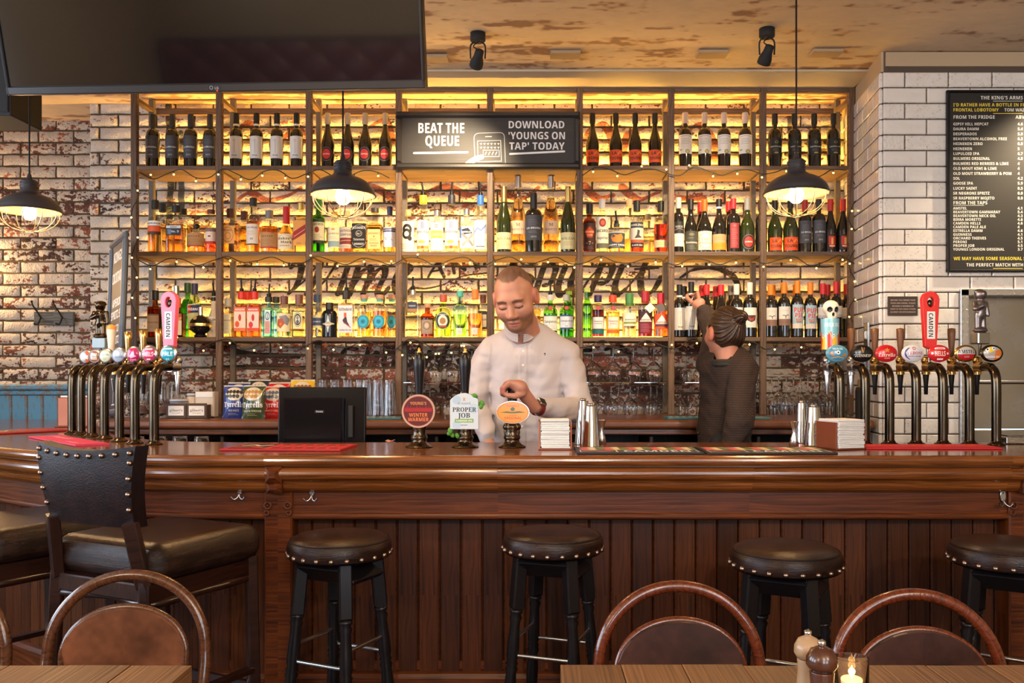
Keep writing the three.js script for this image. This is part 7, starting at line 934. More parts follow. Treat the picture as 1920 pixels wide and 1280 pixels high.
// ---------- bar stools ----------
const studGeo = new THREE.SphereGeometry(0.0085, 10, 6, 0, 7, 0, 1.6).rotateX(Math.PI / 2);
function roundStool(px, D, turn, label) {
  const g = thing('bar_stool', label, 'stool', [atX(px, D), 0, -D], 'round studded bar stools'); g.rotation.y = turn; const H = 0.8, R0 = 0.165;
  part('seat', lathe([[0.0001, H], [0.1, H - 0.002], [0.14, H - 0.007], [0.155, H - 0.016], [0.158, H - 0.02], [0.166, H - 0.028], [0.169, H - 0.045], [0.166, H - 0.066], [0.16, H - 0.076], [0.0001, H - 0.076]], 48), M.leatherSeat, g);
  part('piping', new THREE.TorusGeometry(0.158, 0.0032, 6, 48).rotateX(Math.PI / 2).translate(0, H - 0.019, 0), M.leatherSeat, g);
  for (let i = 0; i < 22; i++) { const a = i / 22 * Math.PI * 2, m = part('stud', studGeo, M.stud, g); m.position.set(Math.sin(a) * 0.1655, H - 0.062, Math.cos(a) * 0.1655); m.rotation.y = a; }
  const ft = [], tp = []; for (let i = 0; i < 4; i++) { const a = i * Math.PI / 2, t = V3(Math.sin(a) * 0.118, H - 0.076, Math.cos(a) * 0.118), b = V3(Math.sin(a) * 0.185, 0, Math.cos(a) * 0.185), m = t.clone().lerp(b, 0.24); tp.push(t); ft.push(b);
    const leg = part('leg', beam(t, m, 0.042, 0.042, a), M.blackLeg, g), L = m.distanceTo(b), pr = [[0.0001, L], [0.021, L], [0.022, L - 0.012], [0.016, L - 0.02], [0.021, L - 0.03], [0.0165, L - 0.045], [0.0195, L * 0.8], [0.021, L * 0.72], [0.016, L * 0.69], [0.021, L * 0.675], [0.016, L * 0.66], [0.021, L * 0.645], [0.017, L * 0.62], [0.021, L * 0.52], [0.02, L * 0.4], [0.015, L * 0.12], [0.013, 0.0], [0.0001, 0]];
    const tg = lathe(pr, 14); tg.applyQuaternion(new THREE.Quaternion().setFromUnitVectors(V3(0, 1, 0), m.clone().sub(b).normalize())); part('turned_leg', tg.translate(b.x, b.y, b.z), M.blackLeg, leg); }
  for (let i = 0; i < 4; i++) { const a = tp[i].clone().lerp(tp[(i + 1) % 4], 0), b = tp[(i + 1) % 4]; part('apron', beam(V3(a.x, H - 0.115, a.z), V3(b.x, H - 0.115, b.z), 0.075, 0.02), M.blackLeg, g); const k = i & 1 ? 0.45 : 0.38, p = tp[i].clone().lerp(ft[i], k), q = tp[(i + 1) % 4].clone().lerp(ft[(i + 1) % 4], k); part('foot_bar', bar(p, q, 0.007), M.steel, g); }
}
roundStool(637, 2.86, 0.35, 'round leather bar stool nearest the left pilaster'); roundStool(1036.5, 2.93, 0.45, 'round leather bar stool below the napkin holder'); roundStool(1473, 2.68, 0.3, 'round leather bar stool behind the pepper mills'); roundStool(1886, 2.74, 0.2, 'round leather bar stool at the right edge');
// high chairs with studded backs
function highChair(X, D, turn, label) {
  const g = thing('high_chair', label, 'bar chair', [X, 0, -D], 'studded leather bar chairs'); g.rotation.y = turn; const H = 0.83; // back faces +z (towards the room)
  const seat = new RoundedBoxGeometry(0.46, 0.115, 0.44, 6, 0.05); { const p = seat.attributes.position; for (let i = 0; i < p.count; i++) { const x = p.getX(i), y = p.getY(i), z = p.getZ(i); p.setY(i, y + (y > 0 ? 0.014 * (1 - (x / 0.23) ** 2) * (1 - (z / 0.22) ** 2) : 0)); } seat.computeVertexNormals(); } part('seat', seat.translate(0, H - 0.058, -0.03), M.leatherSeat, g);
  const bk = new THREE.BoxGeometry(0.41, 0.235, 0.045, 20, 8, 2), p = bk.attributes.position; for (let i = 0; i < p.count; i++) { let x = p.getX(i), y = p.getY(i), z = p.getZ(i); const t = y / 0.235 + 0.5, top = t > 0.98 ? -0.012 * (Math.cos(x / 0.205 * Math.PI) + 1) * 0.5 * -1 : 0; x *= 0.86 + 0.16 * t; z += -0.5 * x * x + 0.012 * Math.sin(t * Math.PI); p.setXYZ(i, x, y - (t > 0.98 ? 0.018 * Math.cos(x / 0.21 * Math.PI / 2) : 0), z - 0.06 * (0.5 - t) * 0.5); } const backZ = (x, t) => 0.225 + 0.0225 - 0.5 * x * x + 0.012 * Math.sin(t * Math.PI) + 0.03 * (t - 0.5); bk.computeVertexNormals();
  const b = part('backrest', bk.translate(0, H + 0.17, 0.225), M.leatherBack, g); for (let i = 0; i < 9; i++) { const u = (i - 4) / 4, x = u * 0.192; part('stud', studGeo, M.stud, b).position.set(x, H + 0.268 - 0.014 * Math.cos(u * 1.57), backZ(x, 0.9)); } for (const s of [-1, 1]) for (let i = 0; i < 5; i++) { const t = 0.8 - i * 0.19, x = s * 0.205 * (0.86 + 0.16 * t) * 0.95; part('stud', studGeo, M.stud, b).position.set(x, H + 0.17 + (t - 0.5) * 0.235, backZ(x, t)); }
  for (const s of [-1, 1]) { part('rear_leg', merged([beam(V3(s * 0.165, H + 0.07, 0.222), V3(s * 0.185, H - 0.12, 0.19), 0.034, 0.04), beam(V3(s * 0.185, H - 0.1, 0.19), V3(s * 0.2, 0, 0.22), 0.034, 0.036)]), M.chairWood, g); part('front_leg', beam(V3(s * 0.2, H - 0.1, -0.21), V3(s * 0.205, 0, -0.23), 0.036, 0.036), M.chairWood, g); part('side_rail', beam(V3(s * 0.2, 0.36, 0.2), V3(s * 0.203, 0.36, -0.21), 0.03, 0.018), M.chairWood, g); }
  part('front_foot_rail', beam(V3(-0.2, 0.3, -0.22), V3(0.2, 0.3, -0.22), 0.035, 0.02), M.chairWood, g); part('seat_frame', cb(0.42, 0.05, 0.42).translate(0, H - 0.135, -0.01), M.chairWood, g);
  part('hoop_stretcher', tube([V3(-0.19, 0.66, 0.18), V3(0, 0.66, 0.15), V3(0.19, 0.66, 0.18), V3(0.2, 0.66, 0), V3(0.19, 0.66, -0.2), V3(0, 0.66, -0.16), V3(-0.19, 0.66, -0.2), V3(-0.2, 0.66, 0)], 0.013, 60, 8, true), M.chairWood, g);
}
highChair(-1.19, 2.74, -0.45, 'high leather bar chair with studded back at the left'); highChair(-1.76, 2.98, -0.6, 'high leather bar chair cut off by the left edge');
// bentwood chairs
function bentwood(px, D, label, frameMat, pad, turn = 0) {
  const g = thing('bentwood_chair', label, 'chair', [atX(px, D), 0, -D], 'bentwood chairs at the tables'); g.rotation.y = turn; const pts = []; // hoop back; faces +z (towards the table)
  for (let i = 0; i <= 16; i++) { const a = Math.PI * (i / 16), x = Math.cos(a) * 0.195, y = Math.pow(Math.sin(a), 0.9) * 0.2; pts.push(V3(x, 0.6 + y, -0.03 - 0.03 * Math.sin(a))); } const lo = [V3(0.188, 0.45, 0.0), V3(0.195, 0.54, -0.015)], full = [...lo, ...pts, ...lo.map((q) => V3(-q.x, q.y, q.z)).reverse()];
  part('back_hoop', tube(full, 0.0145, 70, 10), frameMat, g);
  const inner = []; for (let i = 0; i <= 14; i++) { const a = Math.PI * (i / 14); inner.push(V3(Math.cos(a) * 0.152, 0.6 + Math.pow(Math.sin(a), 0.9) * 0.125, -0.012 - 0.02 * Math.sin(a))); } const innerFull = [V3(0.145, 0.48, 0.004), ...inner, V3(-0.145, 0.48, 0.004)]; part('pad_frame', tube(innerFull, 0.0095, 60, 8), frameMat, g);
  const sh = new THREE.Shape(); sh.moveTo(0.145, 0.48); inner.forEach((q) => sh.lineTo(q.x, q.y)); sh.lineTo(-0.145, 0.48); sh.closePath(); const pg = new THREE.ExtrudeGeometry(sh, { depth: 0.012, bevelEnabled: true, bevelSize: 0.002, bevelThickness: 0.008, bevelSegments: 3, curveSegments: 6 }); part('back_pad', pg.translate(0, 0, -0.026), pad, g);
  part('seat', new THREE.CylinderGeometry(0.2, 0.2, 0.035, 40).translate(0, 0.45, 0.18), pad, g); part('seat_ring', new THREE.TorusGeometry(0.2, 0.018, 8, 44).rotateX(Math.PI / 2).translate(0, 0.445, 0.18), frameMat, g);
  for (const [x, z, sx2, sz2] of [[-0.15, 0.03, -0.19, -0.03], [0.15, 0.03, 0.19, -0.03], [-0.15, 0.32, -0.18, 0.38], [0.15, 0.32, 0.18, 0.38]]) part('leg', bar(V3(sx2, 0, sz2), V3(x, 0.44, z), 0.012, 0.016), frameMat, g); part('leg_ring', new THREE.TorusGeometry(0.165, 0.009, 8, 40).rotateX(Math.PI / 2).translate(0, 0.22, 0.18), frameMat, g);
}
bentwood(229, 2.2, 'bentwood chair with tan leather back at the left table', M.bentwoodDark, M.leatherTan, 0.08); bentwood(1278, 2.08, 'bentwood chair with brown back left of the pepper mills', M.bentwood, M.leatherBrown); bentwood(1733, 2.0, 'bentwood chair with brown back right of the pepper mills', M.bentwood, M.leatherBrown); bentwood(-152, 2.15, 'bentwood chair mostly outside the left edge', M.bentwoodDark, M.leatherTan);
// tables of old planks
const tableMats = [0.9, 1.15, 1].map((k) => wood(0.42 * k, 0.25 * k, 0.12 * k, 0.5, { bumpScale: 0.0015 }));
function table(x0, x1, label) { const g = thing('plank_table', label, 'table'); const n = Math.round((x1 - x0) / 0.118), w = (x1 - x0) / n; for (let i = 0; i < n; i++) part('plank', cb(w - 0.002, 0.034, 0.78, 0.004).rotateX(0).translate(0, 0, 0), tableMats[i % 3], g).position.set(x0 + (i + 0.5) * w, 0.733 + rr(-0.0012, 0.0012), -1.715 + 0.39 + rr(-0.003, 0.003)); part('apron', cb(x1 - x0 - 0.12, 0.07, 0.6).translate((x0 + x1) / 2, 0.68, -1.3), M.chairWood, g); for (const x of [x0 + 0.08, x1 - 0.08]) for (const z of [-1.62, -1.0]) part('leg', cb(0.06, 0.71, 0.06).translate(x, 0.355, z), M.chairWood, g); }
// planks run towards the camera
for (const m of tableMats) { m.map = scaled(woodTex, 3.4, 0.7); m.bumpMap = scaled(woodBump, 3.4, 0.7); }
table(-1.62, -0.667, 'old plank table at bottom left'); table(0.052, 1.6, 'old plank table at bottom right with pepper mills');
function mill(px, D, h, r, mat, label) { const g = thing('pepper_mill', label, 'mill', [atX(px, D), 0.7515, -D]); part('body', lathe([[0.0001, 0], [r, 0], [r, 0.006], [r * 0.82, h * 0.22], [r * 0.74, h * 0.42], [r * 0.8, h * 0.56], [r * 0.72, h * 0.58], [0.0001, h * 0.58]], 28), mat, g); part('head', lathe([[0.0001, h * 0.585], [r * 0.8, h * 0.585], [r * 1.02, h * 0.66], [r * 1.0, h * 0.76], [r * 0.72, h * 0.86], [r * 0.3, h * 0.9], [0.0001, h * 0.9]], 28), mat, g); part('knob', lathe([[0.0001, h * 0.89], [0.004, h * 0.9], [0.007, h * 0.93], [0.0065, h * 0.975], [0.0001, h]], 14), M.chrome, g); }
mill(1515, 1.53, 0.122, 0.0235, phy(lin(0.42, 0.27, 0.15), 0.35, { clearcoat: 0.3 }), 'pale wooden salt mill on right table'); mill(1541, 1.46, 0.126, 0.0255, phy(lin(0.07, 0.022, 0.01), 0.25, { clearcoat: 0.6 }), 'dark wooden pepper mill on right table');
{ const p = [atX(1597, 1.5), 0.7515, -1.5], g = thing('tealight_holder', 'glass tealight holder with lit candle beside the mills', 'candle holder', p); part('glass', lathe([[0.0001, 0.004], [0.026, 0], [0.028, 0.01], [0.0285, 0.082], [0.0262, 0.082], [0.025, 0.012], [0.0001, 0.01]], 28), M.glassware, g); part('wax', new THREE.CylinderGeometry(0.019, 0.019, 0.03, 20).translate(0, 0.027, 0), std(lin(0.8, 0.72, 0.6), 0.5), g); part('flame', lathe([[0.0001, 0.044], [0.004, 0.05], [0.0045, 0.055], [0.0001, 0.068]], 10), std(lin(1, 0.6, 0.2), 0.5, { emissive: lin(1, 0.5, 0.12), emissiveIntensity: 12 }), g); pointLight('candle_flame', lin(1, 0.5, 0.15), 0.09, [p[0], p[1] + 0.056, p[2]], 0.3); }
// ---------- people ----------
// head in its own axes: face towards +z, origin between the ears
function headField(f) {
  const base = blend([ell([0, 0.04, -0.016], [0.0765, 0.094, 0.096]), ell([0, -0.03, 0.016], [0.064 * f, 0.08, 0.074]), ell([0, -0.086, 0.052], [0.036 * f, 0.03, 0.034]), ell([-0.044, -0.02, 0.05], [0.026, 0.028, 0.03]), ell([0.044, -0.02, 0.05], [0.026, 0.028, 0.03]), cap([-0.036, 0.03, 0.074], [0.036, 0.03, 0.074], 0.0125, 0.0125), cap([0, -0.07, -0.03], [0, -0.19, -0.055], 0.056 * f, 0.062 * f)], 0.03);
  const nose = blend([cap([0, 0.016, 0.083], [0, -0.024, 0.106], 0.0085, 0.0125), ell([-0.012, -0.03, 0.096], [0.0095, 0.0085, 0.011]), ell([0.012, -0.03, 0.096], [0.0095, 0.0085, 0.011])], 0.01);
  const lidL = ell([-0.031, 0.008, 0.0735], [0.0165, 0.0125, 0.014]), lidR = ell([0.031, 0.008, 0.0735], [0.0165, 0.0125, 0.014]), sockL = ell([-0.031, 0.012, 0.096], [0.02, 0.013, 0.016]), sockR = ell([0.031, 0.012, 0.096], [0.02, 0.013, 0.016]);
  const lipU = cap([-0.02, -0.0585, 0.079], [0.02, -0.0585, 0.079], 0.0065, 0.0065), lipU2 = ell([0, -0.057, 0.086], [0.014, 0.0065, 0.008]), lipD = ell([0, -0.0695, 0.084], [0.019, 0.0075, 0.0095]);
  const ear = (s) => { const a = ell([s * 0.083, 0.004, -0.014], [0.014, 0.035, 0.023]), b = ell([s * 0.098, 0.008, -0.006], [0.009, 0.021, 0.012]); return (x, y, z) => smax(a(x, y, z), -b(x, y, z), 0.006); }, eL = ear(-1), eR = ear(1);
  return (x, y, z) => { let d = base(x, y, z); if (d > 0.05) return d; d = smax(d, -Math.min(sockL(x, y, z), sockR(x, y, z)), 0.018); d = smin(d, nose(x, y, z), 0.012); d = smin(d, Math.min(lidL(x, y, z), lidR(x, y, z)), 0.005); d = smin(d, Math.min(lipU(x, y, z), lipU2(x, y, z)), 0.006); d = smin(d, lipD(x, y, z), 0.004); return smin(d, Math.min(eL(x, y, z), eR(x, y, z)), 0.008); };
}
const skinMat = phy(0xffffff, 0.5, { vertexColors: true });
const mix3 = (a, b, t) => [lerp(a[0], b[0], t), lerp(a[1], b[1], t), lerp(a[2], b[2], t)];
const paint = (g, c) => { const n = g.attributes.position.count, a = new Float32Array(n * 3); for (let i = 0; i < n; i++) { a[i * 3] = c[0]; a[i * 3 + 1] = c[1]; a[i * 3 + 2] = c[2]; } g.setAttribute('color', new THREE.BufferAttribute(a, 3)); return g; };
const fingers = (list) => blend(list.map(([pts, r]) => { const segs = []; for (let i = 0; i + 1 < pts.length; i++) segs.push(cap(pts[i], pts[i + 1], r[i], r[i + 1])); return blend(segs, 0.003); }), 0.0035);
const A = (v) => [v.x, v.y, v.z], aW = (px, py, D) => A(at(px, py, D));
{ // barman
  const SK = [0.42, 0.19, 0.125], SKR = [0.42, 0.14, 0.095], HAIR = [0.065, 0.034, 0.02];
  const man = thing('person', 'barman in pale collarless shirt pulling a hand pump, looking down', 'person', [-0.03, 0, -3.93]); const O3 = [-0.03, 0, -3.93], loc = (p) => [p[0] - O3[0], p[1] - O3[1], p[2] - O3[2]];
  const hf = headField(1), hs = 1.07, hm = new THREE.Matrix4().compose(V3(...loc(aW(966, 563, 3.74))), new THREE.Quaternion().setFromEuler(new THREE.Euler(0.48, -0.2, 0.1, 'YXZ')), V3(hs, hs, hs));
  const hairline = (x, y, z) => { const t = (Math.abs(x) - 0.047) / 0.018, edge = z > 0 ? 0.074 + z * 0.42 + 0.024 * Math.exp(-t * t) * sstep(0.0, 0.03, z) : 0.074 + z * 2.3; return sstep(-0.005, 0.006, y - edge + (fbm(x * 160, y * 160 + z * 120, 2) - 0.5) * 0.008); };
  const face = (x, y, z) => { let c = SK; const n = fbm(x * 90 + 9, y * 90 + z * 70, 3); c = mix3(c, SKR, 0.5 * sstep(0.026, 0.0, Math.hypot(Math.abs(x) - 0.042, y + 0.02, (z - 0.066) * 0.6)) + 0.5 * sstep(0.02, 0, Math.hypot(x, y + 0.026, z - 0.11)));
    if (Math.abs(x) > 0.074) c = mix3(c, [0.45, 0.12, 0.08], 0.5);
    const beard = sstep(-0.028, -0.05, y) * sstep(-0.012, 0.012, z + 0.01) * (1 - 0.9 * sstep(0.03, 0.015, Math.hypot(x * 0.9, y + 0.064, (z - 0.085) * 0.4))) * sstep(-0.125, -0.1, y), must = sstep(0.008, 0.003, Math.abs(y + 0.047 - Math.abs(x) * 0.12)) * sstep(0.033, 0.024, Math.abs(x)) * (z > 0.06 ? 1 : 0); c = mix3(c, [0.17, 0.075, 0.035], clamp(Math.max(beard, must) * (0.85 + 0.5 * (n - 0.5)), 0, 0.9));
    if (z > 0.06 && Math.hypot((x) / 0.022, (y + 0.064) / 0.0105) < 1) c = mix3(c, [0.42, 0.12, 0.1], 0.7); if (z > 0.07 && Math.abs(y + 0.0635) < 0.0022 && Math.abs(x) < 0.022) c = [0.12, 0.03, 0.025];
    const bw = Math.abs(x) - 0.033; if (z > 0.05 && Math.abs(y - 0.031 + bw * bw * 5) < 0.0055 && Math.abs(bw) < 0.022) c = mix3(c, [0.12, 0.055, 0.03], 0.75); if (z > 0.062 && Math.abs(y - 0.0005 - bw * bw * 14) < 0.0024 && Math.abs(bw) < 0.0165) c = [0.045, 0.02, 0.015];
    return mix3(c, HAIR, hairline(x, y, z) * 0.82 * (0.85 + 0.3 * n)); };
  const head = nets(hf, [-0.11, -0.17, -0.13], [0.11, 0.15, 0.135], 0.0034, face).applyMatrix4(hm);
  const neckTop = V3(0, -0.12, -0.04).applyMatrix4(hm), sh = (s) => loc([-0.03 + s * 0.172, 1.402, -3.91]), eR = loc([-0.262, 1.2, -3.9]), wR = loc([-0.205, 1.045, -3.8]), eL = loc([0.212, 1.155, -3.86]), wL = loc([0.004, 1.182, -3.572]), gp = [-0.084 - O3[0], 1.252, -3.52 - O3[2]];
  const bodyF = blend([cap(A(neckTop), loc([-0.045, 1.42, -3.92]), 0.06, 0.07), cap(sh(-1), sh(1), 0.05, 0.05), cap(loc([-0.1, 1.36, -3.93]), loc([-0.09, 1.0, -3.95]), 0.09, 0.085), cap(loc([0.05, 1.36, -3.93]), loc([0.04, 1.0, -3.95]), 0.09, 0.085), cap(sh(-1), eR, 0.042, 0.036), cap(eR, wR, 0.034, 0.027), cap(sh(1), eL, 0.042, 0.036), cap(eL, wL, 0.034, 0.027), cap(loc([-0.11, 1.0, -3.95]), loc([-0.12, 0.06, -3.95]), 0.08, 0.045), cap(loc([0.05, 1.0, -3.95]), loc([0.06, 0.06, -3.95]), 0.08, 0.045)], 0.04);
  const body = paint(nets(bodyF, [-0.34, -0.02, -0.22], [0.34, 1.62, 0.46], 0.013), SK);
  // left hand closed over the pump handle
  const [gx, gy, gz] = gp, kn = (i) => [gx + 0.014 - 0.002 * i, gy + 0.027 - 0.004 * i, gz + 0.034 - i * 0.019];
  const hand = blend([cap(wL, [gx + 0.03, gy + 0.008, gz + 0.012], 0.026, 0.027), cap([gx + 0.035, gy + 0.012, gz + 0.03], [gx + 0.035, gy + 0.006, gz - 0.022], 0.021, 0.021), ell([gx - 0.002, gy + 0.024, gz + 0.004], [0.036, 0.018, 0.036])], 0.02);
  const fing = fingers([0, 1, 2, 3].map((i) => { const k = kn(i), l = [0.95, 1.06, 1, 0.82][i]; return [[[k[0] + 0.012, k[1] - 0.004, k[2]], [k[0] - 0.024 * l, k[1] + 0.006, k[2]], [k[0] - 0.05 * l, k[1] - 0.016, k[2] - 0.002], [k[0] - 0.052 * l, k[1] - 0.036, k[2] - 0.004]], [0.0115, 0.0102, 0.0092, 0.008]]; }).concat([[[[gx + 0.04, gy - 0.012, gz + 0.03], [gx + 0.012, gy - 0.022, gz + 0.04], [gx - 0.014, gy - 0.02, gz + 0.034], [gx - 0.03, gy - 0.014, gz + 0.028]], [0.014, 0.012, 0.0105, 0.009]]]));
  const handF = (x, y, z) => smin(hand(x, y, z), fing(x, y, z), 0.008), hl = nets(handF, [gx - 0.1, gy - 0.13, gz - 0.11], [gx + 0.14, gy + 0.07, gz + 0.09], 0.0034, (x, y, z) => mix3([0.42, 0.18, 0.12], [0.38, 0.11, 0.08], sstep(gx + 0.0, gx - 0.05, x) * 0.6));
  // right hand resting behind the bar edge
  const hR = [wR[0] + 0.02, wR[1] - 0.045, wR[2] + 0.03], hand2 = blend([cap(wR, hR, 0.026, 0.026), ...[0, 1, 2, 3].map((i) => cap([hR[0] - 0.024 + i * 0.018, hR[1] - 0.01, hR[2] + 0.01], [hR[0] - 0.022 + i * 0.019, hR[1] - 0.05 - (i % 3) * 0.005, hR[2] + 0.035], 0.0105, 0.0085)), cap([hR[0] + 0.02, hR[1] + 0.012, hR[2]], [hR[0] + 0.055, hR[1] - 0.022, hR[2] + 0.02], 0.012, 0.009)], 0.006), hr = paint(nets(hand2, [hR[0] - 0.08, hR[1] - 0.09, hR[2] - 0.08], [hR[0] + 0.09, hR[1] + 0.09, hR[2] + 0.08], 0.004), SK);
  part('body', merged4([body, head, hl, hr]), skinMat, man);
  // shirt
  const wrn = (k) => { const a = wL, b = eL; return [lerp(a[0], b[0], k), lerp(a[1], b[1], k), lerp(a[2], b[2], k)]; };
  const tors = blend([cap(loc([-0.085, 1.475, -3.92]), sh(-1), 0.058, 0.064), cap(loc([0.045, 1.475, -3.92]), sh(1), 0.058, 0.064), cap(loc([-0.105, 1.37, -3.925]), loc([-0.085, 0.98, -3.94]), 0.112, 0.1), cap(loc([0.045, 1.37, -3.925]), loc([0.025, 0.98, -3.94]), 0.112, 0.1), cap(loc([-0.03, 1.5, -3.91]), loc([-0.03, 1.38, -3.92]), 0.07, 0.1)], 0.05), armR = blend([cap(sh(-1), eR, 0.067, 0.058), cap(eR, [wR[0], wR[1] + 0.0, wR[2]], 0.057, 0.041)], 0.03), armL = blend([cap(sh(1), eL, 0.067, 0.058), cap(eL, wrn(0.14), 0.057, 0.042)], 0.03);
  const px0 = loc(aW(980, 700, 3.8))[0], neckCut = ell(loc(aW(976, 598, 3.87)), [0.066, 0.085, 0.07]), vcut = ell(loc(aW(976, 612, 3.8)), [0.03, 0.056, 0.07]);
  const shirtF = (x, y, z) => {
    let d = tors(x, y, z); const a = armR(x, y, z), b = armL(x, y, z); d = smin(d, a, 0.012); d = smin(d, b, 0.012); if (d > 0.04) return d;
    const arm = Math.min(a, b) < tors(x, y, z) + 0.01 ? 1 : 0.5, f1 = fbm(x * 9 + 3, y * 7 - x * 6, 3) - 0.5, f2 = fbm(y * 22 + z * 8, x * 7 + z * 14, 2) - 0.5; d += 0.026 * f1 + 0.014 * f2 * arm * 1.5;
    d -= 0.0035 * sstep(0.02, 0.016, Math.abs(x - px0 + (1.3 - y) * 0.02)) * (z > 0.04 ? 1 : 0); d = smax(d, -neckCut(x, y, z), 0.01); return smax(d, -vcut(x, y, z), 0.006);
  };
  const shirtMat = phy(lin(0.48, 0.43, 0.445), 0.8, { sheen: 0.2, sheenColor: lin(0.6, 0.55, 0.55), bumpMap: scaled(leatherBump, 18, 18), bumpScale: 0.0004 });
  const shirt = part('shirt', nets(shirtF, [-0.36, 0.88, -0.2], [0.36, 1.56, 0.44], 0.0072), shirtMat, man);
  const cn = V3(...loc(aW(977, 618, 3.87))), ring = []; for (let i = 0; i <= 26; i++) { const a = 0.16 + i / 26 * (Math.PI * 2 - 0.32); ring.push(V3(cn.x + Math.sin(a) * 0.071, cn.y + 0.012 - 0.068 * Math.pow(0.5 + 0.5 * Math.cos(a), 2.2), cn.z + Math.cos(a) * 0.078)); }
  const cg = []; for (const o of [0, 0.009, 0.018, 0.027]) cg.push(tube(ring.map((q) => V3(q.x, q.y + o, q.z)), 0.006, 60, 7)); part('collar_band', merged(cg), shirtMat, shirt);
  const surfZ = (x, y) => { for (let z = 0.3; z > -0.1; z -= 0.003) if (shirtF(x, y, z) < 0) return z; return 0.1; };
  const btn = new THREE.CylinderGeometry(0.0055, 0.0055, 0.003, 12).rotateX(Math.PI / 2); for (const py of [658, 684, 711, 738, 800]) { const y = atY(py, 3.8), x = px0 + (1.3 - y) * -0.02; part('button', btn, std(lin(0.7, 0.62, 0.58), 0.35), shirt).position.set(x, y, surfZ(x, y) + 0.001); }
  { const q = loc(aW(1021.5, 664, 3.8)); part('embroidered_mark', flat(0.016, 0.018, print(40, 46, '#cbbab4', () => { LN([[12, 12], [26, 10], [28, 22], [18, 38]], '#2a2430', 8); C(14, 16, 6, '#2a2430'); })), printMat, shirt).position.set(q[0], q[1], surfZ(q[0], q[1]) + 0.002); }
  { const c = wrn(0.06), dir = V3(eL[0] - wL[0], eL[1] - wL[1], eL[2] - wL[2]).normalize(), q = new THREE.Quaternion().setFromUnitVectors(V3(0, 1, 0), dir), st = part('watch_strap', new THREE.CylinderGeometry(0.034, 0.033, 0.026, 28, 1, true).applyQuaternion(q).translate(...c), std(lin(0.16, 0.012, 0.016), 0.5, { side: THREE.DoubleSide }), man); const n = V3(0.1, 0.55, 0.75).projectOnPlane(dir).normalize(), wc = part('watch_face', new RoundedBoxGeometry(0.034, 0.036, 0.011, 3, 0.005), M.steel, st); wc.position.set(c[0] + n.x * 0.034, c[1] + n.y * 0.034, c[2] + n.z * 0.034); wc.quaternion.setFromUnitVectors(V3(0, 0, 1), n); part('watch_glass', new RoundedBoxGeometry(0.028, 0.031, 0.004, 2, 0.002).translate(0, 0, 0.005), M.black, wc); }
  part('trousers', nets(blend([cap(loc([-0.1, 0.98, -3.95]), loc([-0.12, 0.05, -3.95]), 0.105, 0.07), cap(loc([0.04, 0.98, -3.95]), loc([0.06, 0.05, -3.95]), 0.105, 0.07)], 0.04), [-0.24, 0.02, -0.16], [0.24, 1.12, 0.14], 0.014), std(lin(0.02, 0.02, 0.028), 0.8), man);
  for (const s of [-1, 1]) part('shoe', new THREE.SphereGeometry(1, 16, 10).scale(0.048, 0.045, 0.13).translate(s * 0.09, 0.045, 0.03), M.black, man);
}
function merged4(list) { return mergeGeometries(list.map((g) => { for (const k of Object.keys(g.attributes)) if (!['position', 'normal', 'uv', 'color'].includes(k)) g.deleteAttribute(k); return g; })); }
